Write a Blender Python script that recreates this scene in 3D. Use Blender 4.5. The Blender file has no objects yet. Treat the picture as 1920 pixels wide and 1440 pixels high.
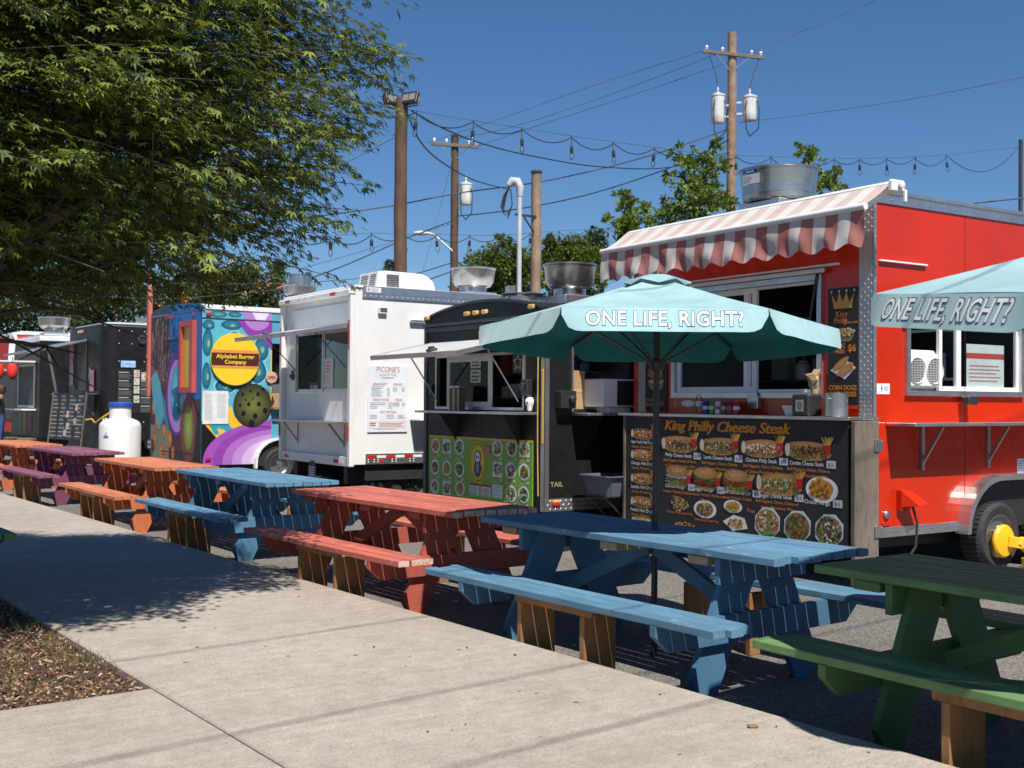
import bpy, bmesh, math, random
from mathutils import Vector, Matrix, Quaternion
random.seed(7)
scene = bpy.context.scene
COL = scene.collection

# ------------------------------------------------------------------ camera
F_PX, CAM_H = 2131.0, 1.5                       # focal length in px of a 1920 wide frame, eye height in m
PITCH, ROLL = math.atan(33.0 / F_PX), 0.00707
_fw = Vector((0, math.cos(PITCH), math.sin(PITCH)))
_up0 = Vector((1, 0, 0)).cross(_fw)
_rt = Vector((1, 0, 0)) * math.cos(ROLL) + _up0 * math.sin(ROLL)
_up = _up0 * math.cos(ROLL) - Vector((1, 0, 0)) * math.sin(ROLL)
cam_d = bpy.data.cameras.new('camera')
cam = bpy.data.objects.new('camera', cam_d)
COL.objects.link(cam)
m = Matrix((_rt, _up, -_fw)).transposed().to_4x4()
m.translation = (0, 0, CAM_H)
cam.matrix_world = m
cam_d.sensor_width = 36.0
cam_d.lens = 36.0 * F_PX / 1920.0
cam_d.clip_start, cam_d.clip_end = 0.05, 2000.0
cam_d.dof.use_dof = True
cam_d.dof.focus_distance = 7.6
cam_d.dof.aperture_fstop = 5.0
scene.camera = cam

def at(px, py, Y):
    """world point seen at photo pixel (px,py), at distance Y in front of the camera"""
    d = _fw + _rt * ((px - 960) / F_PX) - _up * ((py - 720) / F_PX)
    return Vector((0, 0, CAM_H)) + d * (Y / d.y)

# ------------------------------------------------------------------ light
SUN_DIR = Vector((-0.238, 0.637, -1.0)).normalized()     # direction the light travels
sun_el = math.asin(-SUN_DIR.z)
world = bpy.data.worlds.new('World')
scene.world = world
world.use_nodes = True
wn = world.node_tree
bg = wn.nodes['Background']
sky = wn.nodes.new('ShaderNodeTexSky')
sky.sky_type = 'NISHITA'
sky.sun_disc = False
sky.sun_elevation = sun_el
sky.sun_rotation = math.atan2(-SUN_DIR.x, -SUN_DIR.y)
sky.altitude = 60.0
sky.air_density = 1.0
sky.dust_density = 0.0
sky.ozone_density = 10.0
hs = wn.nodes.new('ShaderNodeHueSaturation')
hs.inputs['Saturation'].default_value = 1.06
wn.links.new(sky.outputs[0], hs.inputs['Color'])
wn.links.new(hs.outputs[0], bg.inputs[0])
bg.inputs[1].default_value = 0.066
sl = bpy.data.lights.new('sun', 'SUN')
sl.energy = 5.0
sl.angle = math.radians(0.53)
sl.color = (1.0, 0.95, 0.87)
sun = bpy.data.objects.new('sun', sl)
sun.rotation_euler = SUN_DIR.to_track_quat('-Z', 'Y').to_euler()
sun.location = (5, -12, 20)
COL.objects.link(sun)
scene.view_settings.view_transform = 'Standard'
scene.view_settings.look = 'None'
scene.view_settings.exposure = 0.5
scene.view_settings.gamma = 1.0
scene.cycles.max_bounces = 8
scene.cycles.transparent_max_bounces = 12
scene.cycles.use_denoising = True

# ------------------------------------------------------------------ materials
MATS = {}
def srgb(r, g, b):
    def c(x):
        x /= 255.0
        return x / 12.92 if x <= 0.04045 else ((x + 0.055) / 1.055) ** 2.4
    return (c(r), c(g), c(b))
class NT:
    def __init__(s, name):
        s.m = bpy.data.materials.new(name)
        s.m.use_nodes = True
        s.t = s.m.node_tree
        s.p = s.t.nodes['Principled BSDF']
    def n(s, typ, **kw):
        o = s.t.nodes.new('ShaderNode' + typ)
        for k, v in kw.items():
            if k.startswith('i_'):
                o.inputs[k[2:]].default_value = v
            else:
                setattr(o, k, v)
        return o
    def l(s, a, b):
        s.t.links.new(a, b)
    def coords(s, scale=(1, 1, 1), rnd=True):
        tc = s.n('TexCoord')
        mp = s.n('Mapping')
        mp.inputs['Scale'].default_value = scale
        s.l(tc.outputs['Object'], mp.inputs['Vector'])
        if rnd:
            oi = s.n('ObjectInfo')
            mul = s.n('Math', operation='MULTIPLY')
            mul.inputs[1].default_value = 37.0
            s.l(oi.outputs['Random'], mul.inputs[0])
            cx = s.n('CombineXYZ')
            s.l(mul.outputs[0], cx.inputs[0]); s.l(mul.outputs[0], cx.inputs[2])
            s.l(cx.outputs[0], mp.inputs['Location'])
        return mp.outputs[0]
    def noise(s, vec, scale, detail=4, rough=0.55):
        o = s.n('TexNoise')
        o.inputs['Scale'].default_value = scale
        o.inputs['Detail'].default_value = detail
        o.inputs['Roughness'].default_value = rough
        if vec is not None: s.l(vec, o.inputs['Vector'])
        return o.outputs[0]
    def ramp(s, fac, stops):
        o = s.n('ValToRGB')
        e = o.color_ramp.elements
        while len(e) < len(stops): e.new(0.5)
        for k, (p, c) in zip(e, stops):
            k.position = p
            k.color = (*c, 1) if len(c) == 3 else c
        s.l(fac, o.inputs[0])
        return o.outputs[0]
    def mix(s, fac, a, b, typ='MIX'):
        o = s.n('Mix', data_type='RGBA', blend_type=typ)
        if isinstance(fac, (int, float)): o.inputs[0].default_value = fac
        else: s.l(fac, o.inputs[0])
        for i, x in ((6, a), (7, b)):
            if isinstance(x, tuple): o.inputs[i].default_value = (*x, 1)
            else: s.l(x, o.inputs[i])
        return o.outputs[2]
    def bump(s, h, strength=0.3, dist=0.01, prev=None):
        o = s.n('Bump')
        o.inputs['Strength'].default_value = strength
        o.inputs['Distance'].default_value = dist
        s.l(h, o.inputs['Height'])
        if prev is not None: s.l(prev, o.inputs['Normal'])
        s.l(o.outputs[0], s.p.inputs['Normal'])
        return o.outputs[0]
    def set(s, **kw):
        for k, v in kw.items():
            s.p.inputs[k.replace('_', ' ')].default_value = v

def simple(name, color, rough=0.5, metal=0.0, var=0.12, scale=3.0, bump=0.0, bscale=40.0, coat=0.0, spec=0.5, grime=0.0):
    """plain surface with procedural unevenness"""
    if name in MATS: return MATS[name]
    t = NT(name)
    v = t.coords()
    a = t.noise(v, scale, 5)
    lo = tuple(c * (1 - var) for c in color); hi = tuple(min(1, c * (1 + var)) for c in color)
    col = t.ramp(a, [(0.3, lo), (0.7, hi)])
    if grime > 0:
        g = t.noise(t.coords((1, 1, 0.25)), scale * 2.3, 6, 0.65)
        gm = t.ramp(g, [(0.5, (0, 0, 0)), (0.75, (grime, grime, grime))])
        col = t.mix(gm, col, (0.09, 0.075, 0.06))
    t.l(col, t.p.inputs['Base Color'])
    r = t.ramp(t.noise(v, scale * 4, 4), [(0.3, (max(0.02, rough - 0.08),) * 3), (0.7, (min(1, rough + 0.1),) * 3)])
    t.l(r, t.p.inputs['Roughness'])
    t.set(Metallic=metal)
    t.p.inputs['Specular IOR Level'].default_value = spec
    if coat: t.p.inputs['Coat Weight'].default_value = coat; t.p.inputs['Coat Roughness'].default_value = 0.04
    if bump: t.bump(t.noise(v, bscale, 5 if bscale > 5 else 1), bump, 0.004 if bscale > 5 else 0.06)
    MATS[name] = t.m
    return t.m

def paint_wood(name, color, wear=(0.55, 0.45, 0.36), amount=0.66):
    amount -= 0.02
    t = NT(name)
    g = t.coords((9, 0.7, 9))
    grain = t.noise(g, 7, 6, 0.6)
    blot = t.noise(t.coords((1, 1, 1)), 2.2, 4)
    lo = tuple(c * 0.80 for c in color); hi = tuple(min(1, c * 1.16) for c in color)
    col = t.ramp(blot, [(0.3, lo), (0.72, hi)])
    oi = t.n('ObjectInfo')
    br = t.ramp(oi.outputs['Random'], [(0, (0.86,) * 3), (1, (1.08,) * 3)])
    col = t.mix(1.0, col, br, 'MULTIPLY')
    gl = t.ramp(grain, [(0.36, (0.78,) * 3), (0.6, (1.0,) * 3)])
    col = t.mix(0.8, col, gl, 'MULTIPLY')
    w = t.noise(t.coords((5, 1.2, 5)), 5.5, 7, 0.7)
    wm = t.ramp(w, [(amount, (0, 0, 0)), (amount + 0.05, (1, 1, 1))])
    col = t.mix(wm, col, wear)
    gd = t.ramp(t.noise(t.coords((3, 1.5, 3)), 6.5, 7, 0.72), [(0.58, (0, 0, 0)), (0.74, (0.55,) * 3)])
    col = t.mix(gd, col, tuple(c * 0.35 + 0.01 for c in color))
    t.l(col, t.p.inputs['Base Color'])
    t.set(Roughness=0.62)
    t.p.inputs['Specular IOR Level'].default_value = 0.35
    t.bump(grain, 0.35, 0.003)
    MATS[name] = t.m
    return t.m

def raw_wood(name, a, b, sc=(14, 14, 1.2)):
    t = NT(name)
    g = t.noise(t.coords(sc), 4, 6, 0.62)
    col = t.ramp(g, [(0.25, a), (0.55, b), (0.8, a)])
    bl = t.ramp(t.noise(t.coords(), 3.0, 4), [(0.3, (0.6,) * 3), (0.7, (1.1,) * 3)])
    col = t.mix(1.0, col, bl, 'MULTIPLY')
    t.l(col, t.p.inputs['Base Color'])
    t.set(Roughness=0.75)
    t.bump(g, 0.5, 0.004)
    MATS[name] = t.m
    return t.m

def metal(name, color, rough=0.32, brush=(1, 1, 30), grime=0.25):
    t = NT(name)
    b = t.noise(t.coords(brush), 6, 5)
    r = t.ramp(b, [(0.3, (max(0.05, rough - 0.1),) * 3), (0.7, (rough + 0.14,) * 3)])
    t.l(r, t.p.inputs['Roughness'])
    d = t.noise(t.coords((1, 1, 0.5)), 4.0, 6, 0.6)
    col = t.ramp(d, [(0.3, tuple(c * (1 - grime) for c in color)), (0.65, color)])
    t.l(col, t.p.inputs['Base Color'])
    t.set(Metallic=0.92)
    t.bump(t.noise(t.coords(), 2.5, 2), 0.12, 0.02)
    MATS[name] = t.m
    return t.m

def diamond_plate():
    t = NT('diamond_plate')
    tc = t.n('TexCoord')
    hs = []
    for ang in (45, -45):
        mp = t.n('Mapping')
        mp.inputs['Rotation'].default_value = (math.radians(ang), math.radians(ang), math.radians(ang))
        mp.inputs['Scale'].default_value = (16, 16, 16)
        t.l(tc.outputs['Object'], mp.inputs['Vector'])
        w = t.n('TexVoronoi', voronoi_dimensions='3D')
        w.inputs['Scale'].default_value = 1.6
        w.inputs['Randomness'].default_value = 0.0
        t.l(mp.outputs[0], w.inputs['Vector'])
        hs.append(t.ramp(w.outputs['Distance'], [(0.12, (1, 1, 1)), (0.3, (0, 0, 0))]))
    h = t.mix(0.5, hs[0], hs[1], 'ADD')
    t.l(t.ramp(t.noise(None, 6, 4), [(0.3, (0.42,) * 3), (0.7, (0.62,) * 3)]), t.p.inputs['Base Color'])
    t.set(Metallic=0.9, Roughness=0.28)
    t.bump(h, 1.0, 0.012)
    MATS['diamond_plate'] = t.m
    return t.m

def glass_mat(name, tint=(0.9, 0.95, 0.95), gloss=0.16):
    t = NT(name)
    out = t.t.nodes['Material Output']
    tr = t.n('BsdfTransparent'); tr.inputs[0].default_value = (*tint, 1)
    gl = t.n('BsdfGlossy'); gl.inputs['Roughness'].default_value = 0.02
    lw = t.n('LayerWeight'); lw.inputs[0].default_value = gloss
    mx = t.n('MixShader')
    t.l(lw.outputs['Fresnel'], mx.inputs[0]); t.l(tr.outputs[0], mx.inputs[1]); t.l(gl.outputs[0], mx.inputs[2])
    t.l(mx.outputs[0], out.inputs['Surface'])
    MATS[name] = t.m
    return t.m

def fabric(name, color=None, transl=0.35, attr=False, rough=0.85, weave=220.0, tcol=None, sheen=0.0):
    t = NT(name)
    if sheen:
        t.p.inputs['Sheen Weight'].default_value = sheen; t.p.inputs['Sheen Roughness'].default_value = 0.4
    out = t.t.nodes['Material Output']
    if attr:
        at_ = t.n('Attribute', attribute_name='Col'); base = at_.outputs['Color']
    else:
        base = t.ramp(t.noise(t.coords(), 2.2, 5), [(0.3, tuple(c * 0.9 for c in color)), (0.7, tuple(min(1, c * 1.08) for c in color))])
    soil = t.ramp(t.noise(t.coords(), 5.5, 6, 0.65), [(0.35, (0.82, 0.81, 0.78)), (0.6, (1, 1, 1))])
    base = t.mix(0.7, base, soil, 'MULTIPLY')
    t.l(base, t.p.inputs['Base Color'])
    t.set(Roughness=rough)
    t.p.inputs['Specular IOR Level'].default_value = 0.15
    nb = t.bump(t.noise(t.coords(), weave, 2), 0.25, 0.001)
    tl = t.n('BsdfTranslucent')
    if tcol: tl.inputs[0].default_value = (*tcol, 1)
    else: t.l(base, tl.inputs[0])
    mx = t.n('MixShader'); mx.inputs[0].default_value = transl
    t.l(t.p.outputs[0], mx.inputs[1]); t.l(tl.outputs[0], mx.inputs[2])
    t.l(mx.outputs[0], out.inputs['Surface'])
    MATS[name] = t.m
    return t.m

def print_mat(name, rough=0.45, coat=0.0):
    t = NT(name)
    a = t.n('Attribute', attribute_name='Col')
    dirt = t.ramp(t.noise(t.coords(rnd=False), 4.0, 6), [(0.35, (0.86,) * 3), (0.6, (1, 1, 1))])
    t.l(t.mix(0.8, a.outputs['Color'], dirt, 'MULTIPLY'), t.p.inputs['Base Color'])
    t.set(Roughness=rough)
    t.p.inputs['Specular IOR Level'].default_value = 0.3
    MATS[name] = t.m
    return t.m

def leaf_mat(name, a, b, transl=0.35):
    t = NT(name)
    out = t.t.nodes['Material Output']
    at_ = t.n('Attribute', attribute_name='Col')
    base = t.mix(at_.outputs['Fac'], a, b)
    t.l(base, t.p.inputs['Base Color'])
    t.set(Roughness=0.5)
    t.p.inputs['Specular IOR Level'].default_value = 0.35
    tl = t.n('BsdfTranslucent')
    t.l(t.mix(1.0, base, (1.0, 1.0, 0.45), 'MULTIPLY'), tl.inputs[0])
    mx = t.n('MixShader'); mx.inputs[0].default_value = transl
    t.l(t.p.outputs[0], mx.inputs[1]); t.l(tl.outputs[0], mx.inputs[2])
    t.l(mx.outputs[0], out.inputs['Surface'])
    MATS[name] = t.m
    return t.m

# ------------------------------------------------------------------ mesh builder
class MB:
    def __init__(s):
        s.v, s.f, s.c = [], [], []
    def add(s, vs, fs, col=(1, 1, 1)):
        o = len(s.v)
        s.v += [tuple(p) for p in vs]
        for f in fs:
            s.f.append(tuple(o + i for i in f))
            s.c.append(col)
        return s
    def box(s, x0, x1, y0, y1, z0, z1, ch=0.0, col=(1, 1, 1), M=None):
        if x1 < x0: x0, x1 = x1, x0
        if y1 < y0: y0, y1 = y1, y0
        if z1 < z0: z0, z1 = z1, z0
        if ch <= 0:
            vs = [Vector((x, y, z)) for z in (z0, z1) for y in (y0, y1) for x in (x0, x1)]
            fs = [(0, 2, 3, 1), (4, 5, 7, 6), (0, 1, 5, 4), (2, 6, 7, 3), (0, 4, 6, 2), (1, 3, 7, 5)]
        else:
            vs, idx, fs = [], {}, []
            X, Y, Z = (x0, x1), (y0, y1), (z0, z1)
            for i in (0, 1):
                for j in (0, 1):
                    for k in (0, 1):
                        dx, dy, dz = (ch if i == 0 else -ch), (ch if j == 0 else -ch), (ch if k == 0 else -ch)
                        for ax in range(3):
                            p = [X[i] + dx, Y[j] + dy, Z[k] + dz]
                            p[ax] = (X[i], Y[j], Z[k])[ax]
                            idx[(i, j, k, ax)] = len(vs); vs.append(Vector(p))
                        tri = (idx[(i, j, k, 0)], idx[(i, j, k, 1)], idx[(i, j, k, 2)])
                        fs.append(tri if (i + j + k) % 2 else tri[::-1])
            for ax in range(3):
                a, b = [q for q in range(3) if q != ax]
                for e in (0, 1):
                    loop = []
                    for (p, q) in ((0, 0), (1, 0), (1, 1), (0, 1)):
                        k = [0, 0, 0]; k[ax] = e; k[a] = p; k[b] = q
                        loop.append(idx[(*k, ax)])
                    fs.append(tuple(loop))
                for p in (0, 1):
                    for q in (0, 1):
                        k0 = [0, 0, 0]; k1 = [0, 0, 0]
                        k0[ax] = 0; k1[ax] = 1; k0[a] = k1[a] = p; k0[b] = k1[b] = q
                        fs.append((idx[(*k0, a)], idx[(*k1, a)], idx[(*k1, b)], idx[(*k0, b)]))
        if M is not None: vs = [M @ p for p in vs]
        return s.add(vs, fs, col)
    def tube(s, pts, r, n=8, col=(1, 1, 1), cap=True):
        pts = [Vector(p) for p in pts]
        rs = r if isinstance(r, (list, tuple)) else [r] * len(pts)
        vs, fs = [], []
        ref = None
        for i, p in enumerate(pts):
            d = (pts[min(i + 1, len(pts) - 1)] - pts[max(i - 1, 0)])
            d = d.normalized() if d.length > 1e-9 else Vector((0, 0, 1))
            if ref is None:
                ref = d.orthogonal().normalized()
            ref = (ref - d * ref.dot(d))
            ref = ref.normalized() if ref.length > 1e-6 else d.orthogonal().normalized()
            b = d.cross(ref)
            for k in range(n):
                a = 2 * math.pi * k / n
                vs.append(p + (ref * math.cos(a) + b * math.sin(a)) * rs[i])
        for i in range(len(pts) - 1):
            for k in range(n):
                k2 = (k + 1) % n
                fs.append((i * n + k, i * n + k2, (i + 1) * n + k2, (i + 1) * n + k))
        if cap:
            fs.append(tuple(range(n))[::-1]); fs.append(tuple((len(pts) - 1) * n + k for k in range(n)))
        return s.add(vs, fs, col)
    def lathe(s, prof, n=24, o=(0, 0, 0), axis='z', col=(1, 1, 1), cap=True):
        vs, fs = [], []
        for (r, h) in prof:
            for k in range(n):
                a = 2 * math.pi * k / n
                x, y = r * math.cos(a), r * math.sin(a)
                if axis == 'z': p = (o[0] + x, o[1] + y, o[2] + h)
                elif axis == 'x': p = (o[0] + h, o[1] + x, o[2] + y)
                else: p = (o[0] + x, o[1] + h, o[2] + y)
                vs.append(p)
        for i in range(len(prof) - 1):
            for k in range(n):
                k2 = (k + 1) % n
                fs.append((i * n + k, i * n + k2, (i + 1) * n + k2, (i + 1) * n + k))
        if cap:
            fs.append(tuple(range(n))[::-1]); fs.append(tuple((len(prof) - 1) * n + k for k in range(n)))
        return s.add(vs, fs, col)
    def prism(s, poly, fr, d0, d1, col=(1, 1, 1)):
        """poly in (s,t) of a frame, extruded between d0 and d1 along its normal"""
        n = len(poly)
        vs = [fr.p(a, b, d0) for a, b in poly] + [fr.p(a, b, d1) for a, b in poly]
        fs = [tuple(range(n)), tuple(range(n, 2 * n))[::-1]]
        for i in range(n):
            j = (i + 1) % n
            fs.append((i, j, n + j, n + i))
        return s.add(vs, fs, col)
    def beam(s, p0, p1, w, h, upv=(0, 0, 1), ch=0.0, col=(1, 1, 1)):
        p0, p1 = Vector(p0), Vector(p1)
        d = p1 - p0; L = d.length; d.normalize()
        x = d.cross(Vector(upv)); x.normalize(); z = x.cross(d)
        M = Matrix((x, d, z)).transposed().to_4x4(); M.translation = p0
        return s.box(-w / 2, w / 2, 0, L, -h / 2, h / 2, ch, col, M)
    def mesh(s, name, smooth=None, colors=False):
        me = bpy.data.meshes.new(name)
        me.from_pydata(s.v, [], s.f)
        if colors:
            ca = me.color_attributes.new('Col', 'FLOAT_COLOR', 'CORNER')
            buf = []
            for f, c in zip(s.f, s.c):
                if isinstance(c, list):
                    for q in c: buf += [q[0], q[1], q[2], 1.0]
                else:
                    buf += [c[0], c[1], c[2], 1.0] * len(f)
            ca.data.foreach_set('color', buf)
        bm = bmesh.new(); bm.from_mesh(me)
        if not colors: bmesh.ops.recalc_face_normals(bm, faces=bm.faces)
        bm.to_mesh(me); bm.free()
        if smooth is not None:
            me.shade_smooth()
            me.set_sharp_from_angle(angle=math.radians(smooth))
        return me
    def build(s, name, mat, parent=None, smooth=None, colors=False):
        me = s.mesh(name, smooth, colors)
        return obj(name, me, mat, parent)

def M_(n): return MATS[n] if isinstance(n, str) else n
def obj(name, me, mat=None, parent=None, loc=None, rot=None):
    if mat is not None and len(me.materials) == 0: me.materials.append(M_(mat))
    o = bpy.data.objects.new(name, me)
    COL.objects.link(o)
    if parent is not None: o.parent = parent
    if loc is not None: o.location = loc
    if rot is not None: o.rotation_euler = rot
    return o
def tag(o, label=None, cat=None, group=None, kind=None):
    if label: o['label'] = label
    if cat: o['category'] = cat
    if group: o['group'] = group
    if kind: o['kind'] = kind
    return o
def thing(name, label, cat, loc=(0, 0, 0), rotz=0.0, group=None, rot=None):
    o = bpy.data.objects.new(name, None)
    o.empty_display_size = 0.1
    COL.objects.link(o)
    o.location = loc
    o.rotation_euler = rot if rot else (0, 0, rotz)
    return tag(o, label, cat, group)

class Frame:
    def __init__(s, O, R, U):
        s.O, s.R, s.U = Vector(O), Vector(R).normalized(), Vector(U).normalized()
        s.N = s.R.cross(s.U)
    def p(s, a, b, d=0.0):
        return s.O + s.R * a + s.U * b + s.N * d
def end_frame(d=0.0):  return Frame((-d, 0, 0), (0, -1, 0), (0, 0, 1))     # s = -y
def side_frame(d=0.0): return Frame((0, -d, 0), (1, 0, 0), (0, 0, 1))      # s = x

TEXT = {}
def text_geo(body, bold=0.0, shear=0.0, align='CENTER', spacing=1.0):
    key = (body, bold, shear, align, spacing)
    if key in TEXT: return TEXT[key]
    c = bpy.data.curves.new('t', 'FONT')
    c.body = body
    c.align_x = align
    c.offset = bold
    c.shear = shear
    c.space_character = spacing
    c.resolution_u = 3
    o = bpy.data.objects.new('t', c)
    COL.objects.link(o)
    bpy.context.view_layer.update()
    me = bpy.data.meshes.new_from_object(o.evaluated_get(bpy.context.evaluated_depsgraph_get()))
    vs = [(v.co.x, v.co.y) for v in me.vertices]
    fs = [tuple(p.vertices) for p in me.polygons]
    bpy.data.objects.remove(o); bpy.data.curves.remove(c); bpy.data.meshes.remove(me)
    TEXT[key] = (vs, fs)
    return TEXT[key]

LAY = 0.0012
class Print(MB):
    """flat print: coloured shapes laid on a plane, each layer 1.2 mm above the one below"""
    def __init__(s, fr, base=0.0015):
        super().__init__(); s.fr, s.b = fr, base
    def poly(s, pts, col, lay=0):
        d = s.b + lay * LAY
        s.add([s.fr.p(a, b, d) for a, b in pts], [tuple(range(len(pts)))], col)
    def rect(s, a0, b0, a1, b1, col, lay=0):
        s.poly([(a0, b0), (a1, b0), (a1, b1), (a0, b1)], col, lay)
    def ell(s, a, b, ra, rb, col, lay=0, n=20, col2=None, rot=0.0, wob=0.0):
        d = s.b + lay * LAY
        cr, sr = math.cos(rot), math.sin(rot)
        pts = []
        for k in range(n):
            t = 2 * math.pi * k / n
            q = 1 + wob * math.sin(3 * t + a * 31) + wob * 0.6 * math.sin(5 * t + b * 17)
            x, y = ra * q * math.cos(t), rb * q * math.sin(t)
            pts.append((a + x * cr - y * sr, b + x * sr + y * cr))
        if col2 is None:
            s.poly(pts, col, lay)
        else:
            vs = [s.fr.p(a, b, d)] + [s.fr.p(x, y, d) for x, y in pts]
            o = len(s.v); s.v += [tuple(p) for p in vs]
            for k in range(n):
                s.f.append((o, o + 1 + k, o + 1 + (k + 1) % n)); s.c.append([col2, col, col])
    def text(s, body, a, b, size, col, lay=1, bold=0.0, shear=0.0, align='CENTER', width=None, spacing=1.0):
        vs, fs = text_geo(body, bold, shear, align, spacing)
        if not vs: return
        kx = size
        if width:
            w = max(v[0] for v in vs) - min(v[0] for v in vs)
            kx = width / w
        d = s.b + lay * LAY
        s.add([s.fr.p(a + x * kx, b + y * size, d) for x, y in vs], fs, col)
    def lines(s, a0, a1, b, n, h, gap, col, lay=1, rag=0.25):
        for k in range(n):
            s.rect(a0, b - k * (h + gap) - h, a1 - random.random() * rag * (a1 - a0), b - k * (h + gap), col, lay)
    def specks(s, a, b, ra, rb, cols, n, size, lay=2):
        for k in range(n):
            t, r = random.random() * 6.283, math.sqrt(random.random())
            z = size * random.uniform(0.6, 1.4)
            s.ell(a + ra * r * math.cos(t), b + rb * r * math.sin(t), z, z * random.uniform(0.5, 1.0), random.choice(cols), lay + (k % 3), 6, rot=random.random() * 3)
    def out(s, name, parent, mat='print', label=None):
        o = s.build(name, mat, parent, colors=True)
        if label: o['label'] = label
        return o

# shared materials
concrete_done = False
BLACKP = simple('black_paint', (0.012, 0.012, 0.013), 0.42, 0, 0.2, 2.0, spec=0.3, grime=0.05)
simple('black_matte', (0.02, 0.02, 0.022), 0.6)
simple('black_plastic', (0.025, 0.025, 0.027), 0.42)
simple('rubber', (0.028, 0.027, 0.026), 0.8, 0, 0.25, 8, 0.4, 60)
simple('red_paint', (0.51, 0.022, 0.002), 0.26, 0, 0.09, 1.2, coat=0.35, spec=0.3, bump=0.12, bscale=1.6, grime=0.05)
simple('white_paint', (0.72, 0.71, 0.69), 0.4, 0, 0.04, 2.0, coat=0.15, grime=0.10)
simple('white_plastic', (0.74, 0.73, 0.70), 0.45, 0, 0.05, 3, grime=0.06)
simple('white_trim', (0.72, 0.72, 0.72), 0.4, 0, 0.05, 3, grime=0.15)
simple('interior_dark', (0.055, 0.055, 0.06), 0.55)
simple('cardboard', (0.36, 0.22, 0.11), 0.85, 0, 0.1, 5)
simple('yellow_paint', (0.85, 0.46, 0.01), 0.35, 0, 0.08, 5, coat=0.3, grime=0.15)
simple('red_plastic', (0.5, 0.015, 0.012), 0.25)
simple('amber_plastic', (0.55, 0.36, 0.12), 0.35)
simple('grey_plastic', (0.09, 0.11, 0.14), 0.5)
simple('cable_black', (0.02, 0.02, 0.02), 0.55)
simple('cable_grey', (0.055, 0.055, 0.06), 0.6)
simple('grey_pvc', (0.46, 0.48, 0.5), 0.5, grime=0.2)
simple('transformer_grey', (0.62, 0.62, 0.6), 0.45, 0, 0.06, 4, grime=0.45)
metal('aluminium', (0.62, 0.62, 0.62), 0.34)
metal('spun_aluminium', (0.52, 0.52, 0.52), 0.26, (1, 1, 40), 0.35)
metal('steel', (0.5, 0.5, 0.5), 0.3)
metal('dark_steel', (0.12, 0.12, 0.125), 0.45)
diamond_plate()
glass_mat('window_glass', gloss=0.09)
glass_mat('bulb_glass', (0.97, 0.97, 0.97), 0.25)
print_mat('print'); print_mat('mural', 0.5); print_mat('person_print', 0.8)
raw_wood('brown_wood', (0.16, 0.075, 0.028), (0.34, 0.17, 0.06))
raw_wood('grey_wood', (0.085, 0.066, 0.05), (0.19, 0.155, 0.12))
raw_wood('pole_wood', (0.045, 0.026, 0.017), (0.115, 0.066, 0.04), (9, 9, 0.5))
raw_wood('pole_wood_pale', (0.14, 0.088, 0.06), (0.33, 0.225, 0.155), (9, 9, 0.6))
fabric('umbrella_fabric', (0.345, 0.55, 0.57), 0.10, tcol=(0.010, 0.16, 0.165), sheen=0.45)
fabric('umbrella_shaded_underside', (0.03, 0.19, 0.195), 0.05)  # darker teal for added inner sheets, underside shade put into the colour
fabric('striped_fabric', None, 0.25, attr=True)
# ------------------------------------------------------------------ ground
TH = math.radians(36.8)
def uv(u, v, z=0.0):
    return Vector((-math.sin(TH) * u + math.cos(TH) * v, math.cos(TH) * u + math.sin(TH) * v, z))

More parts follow.
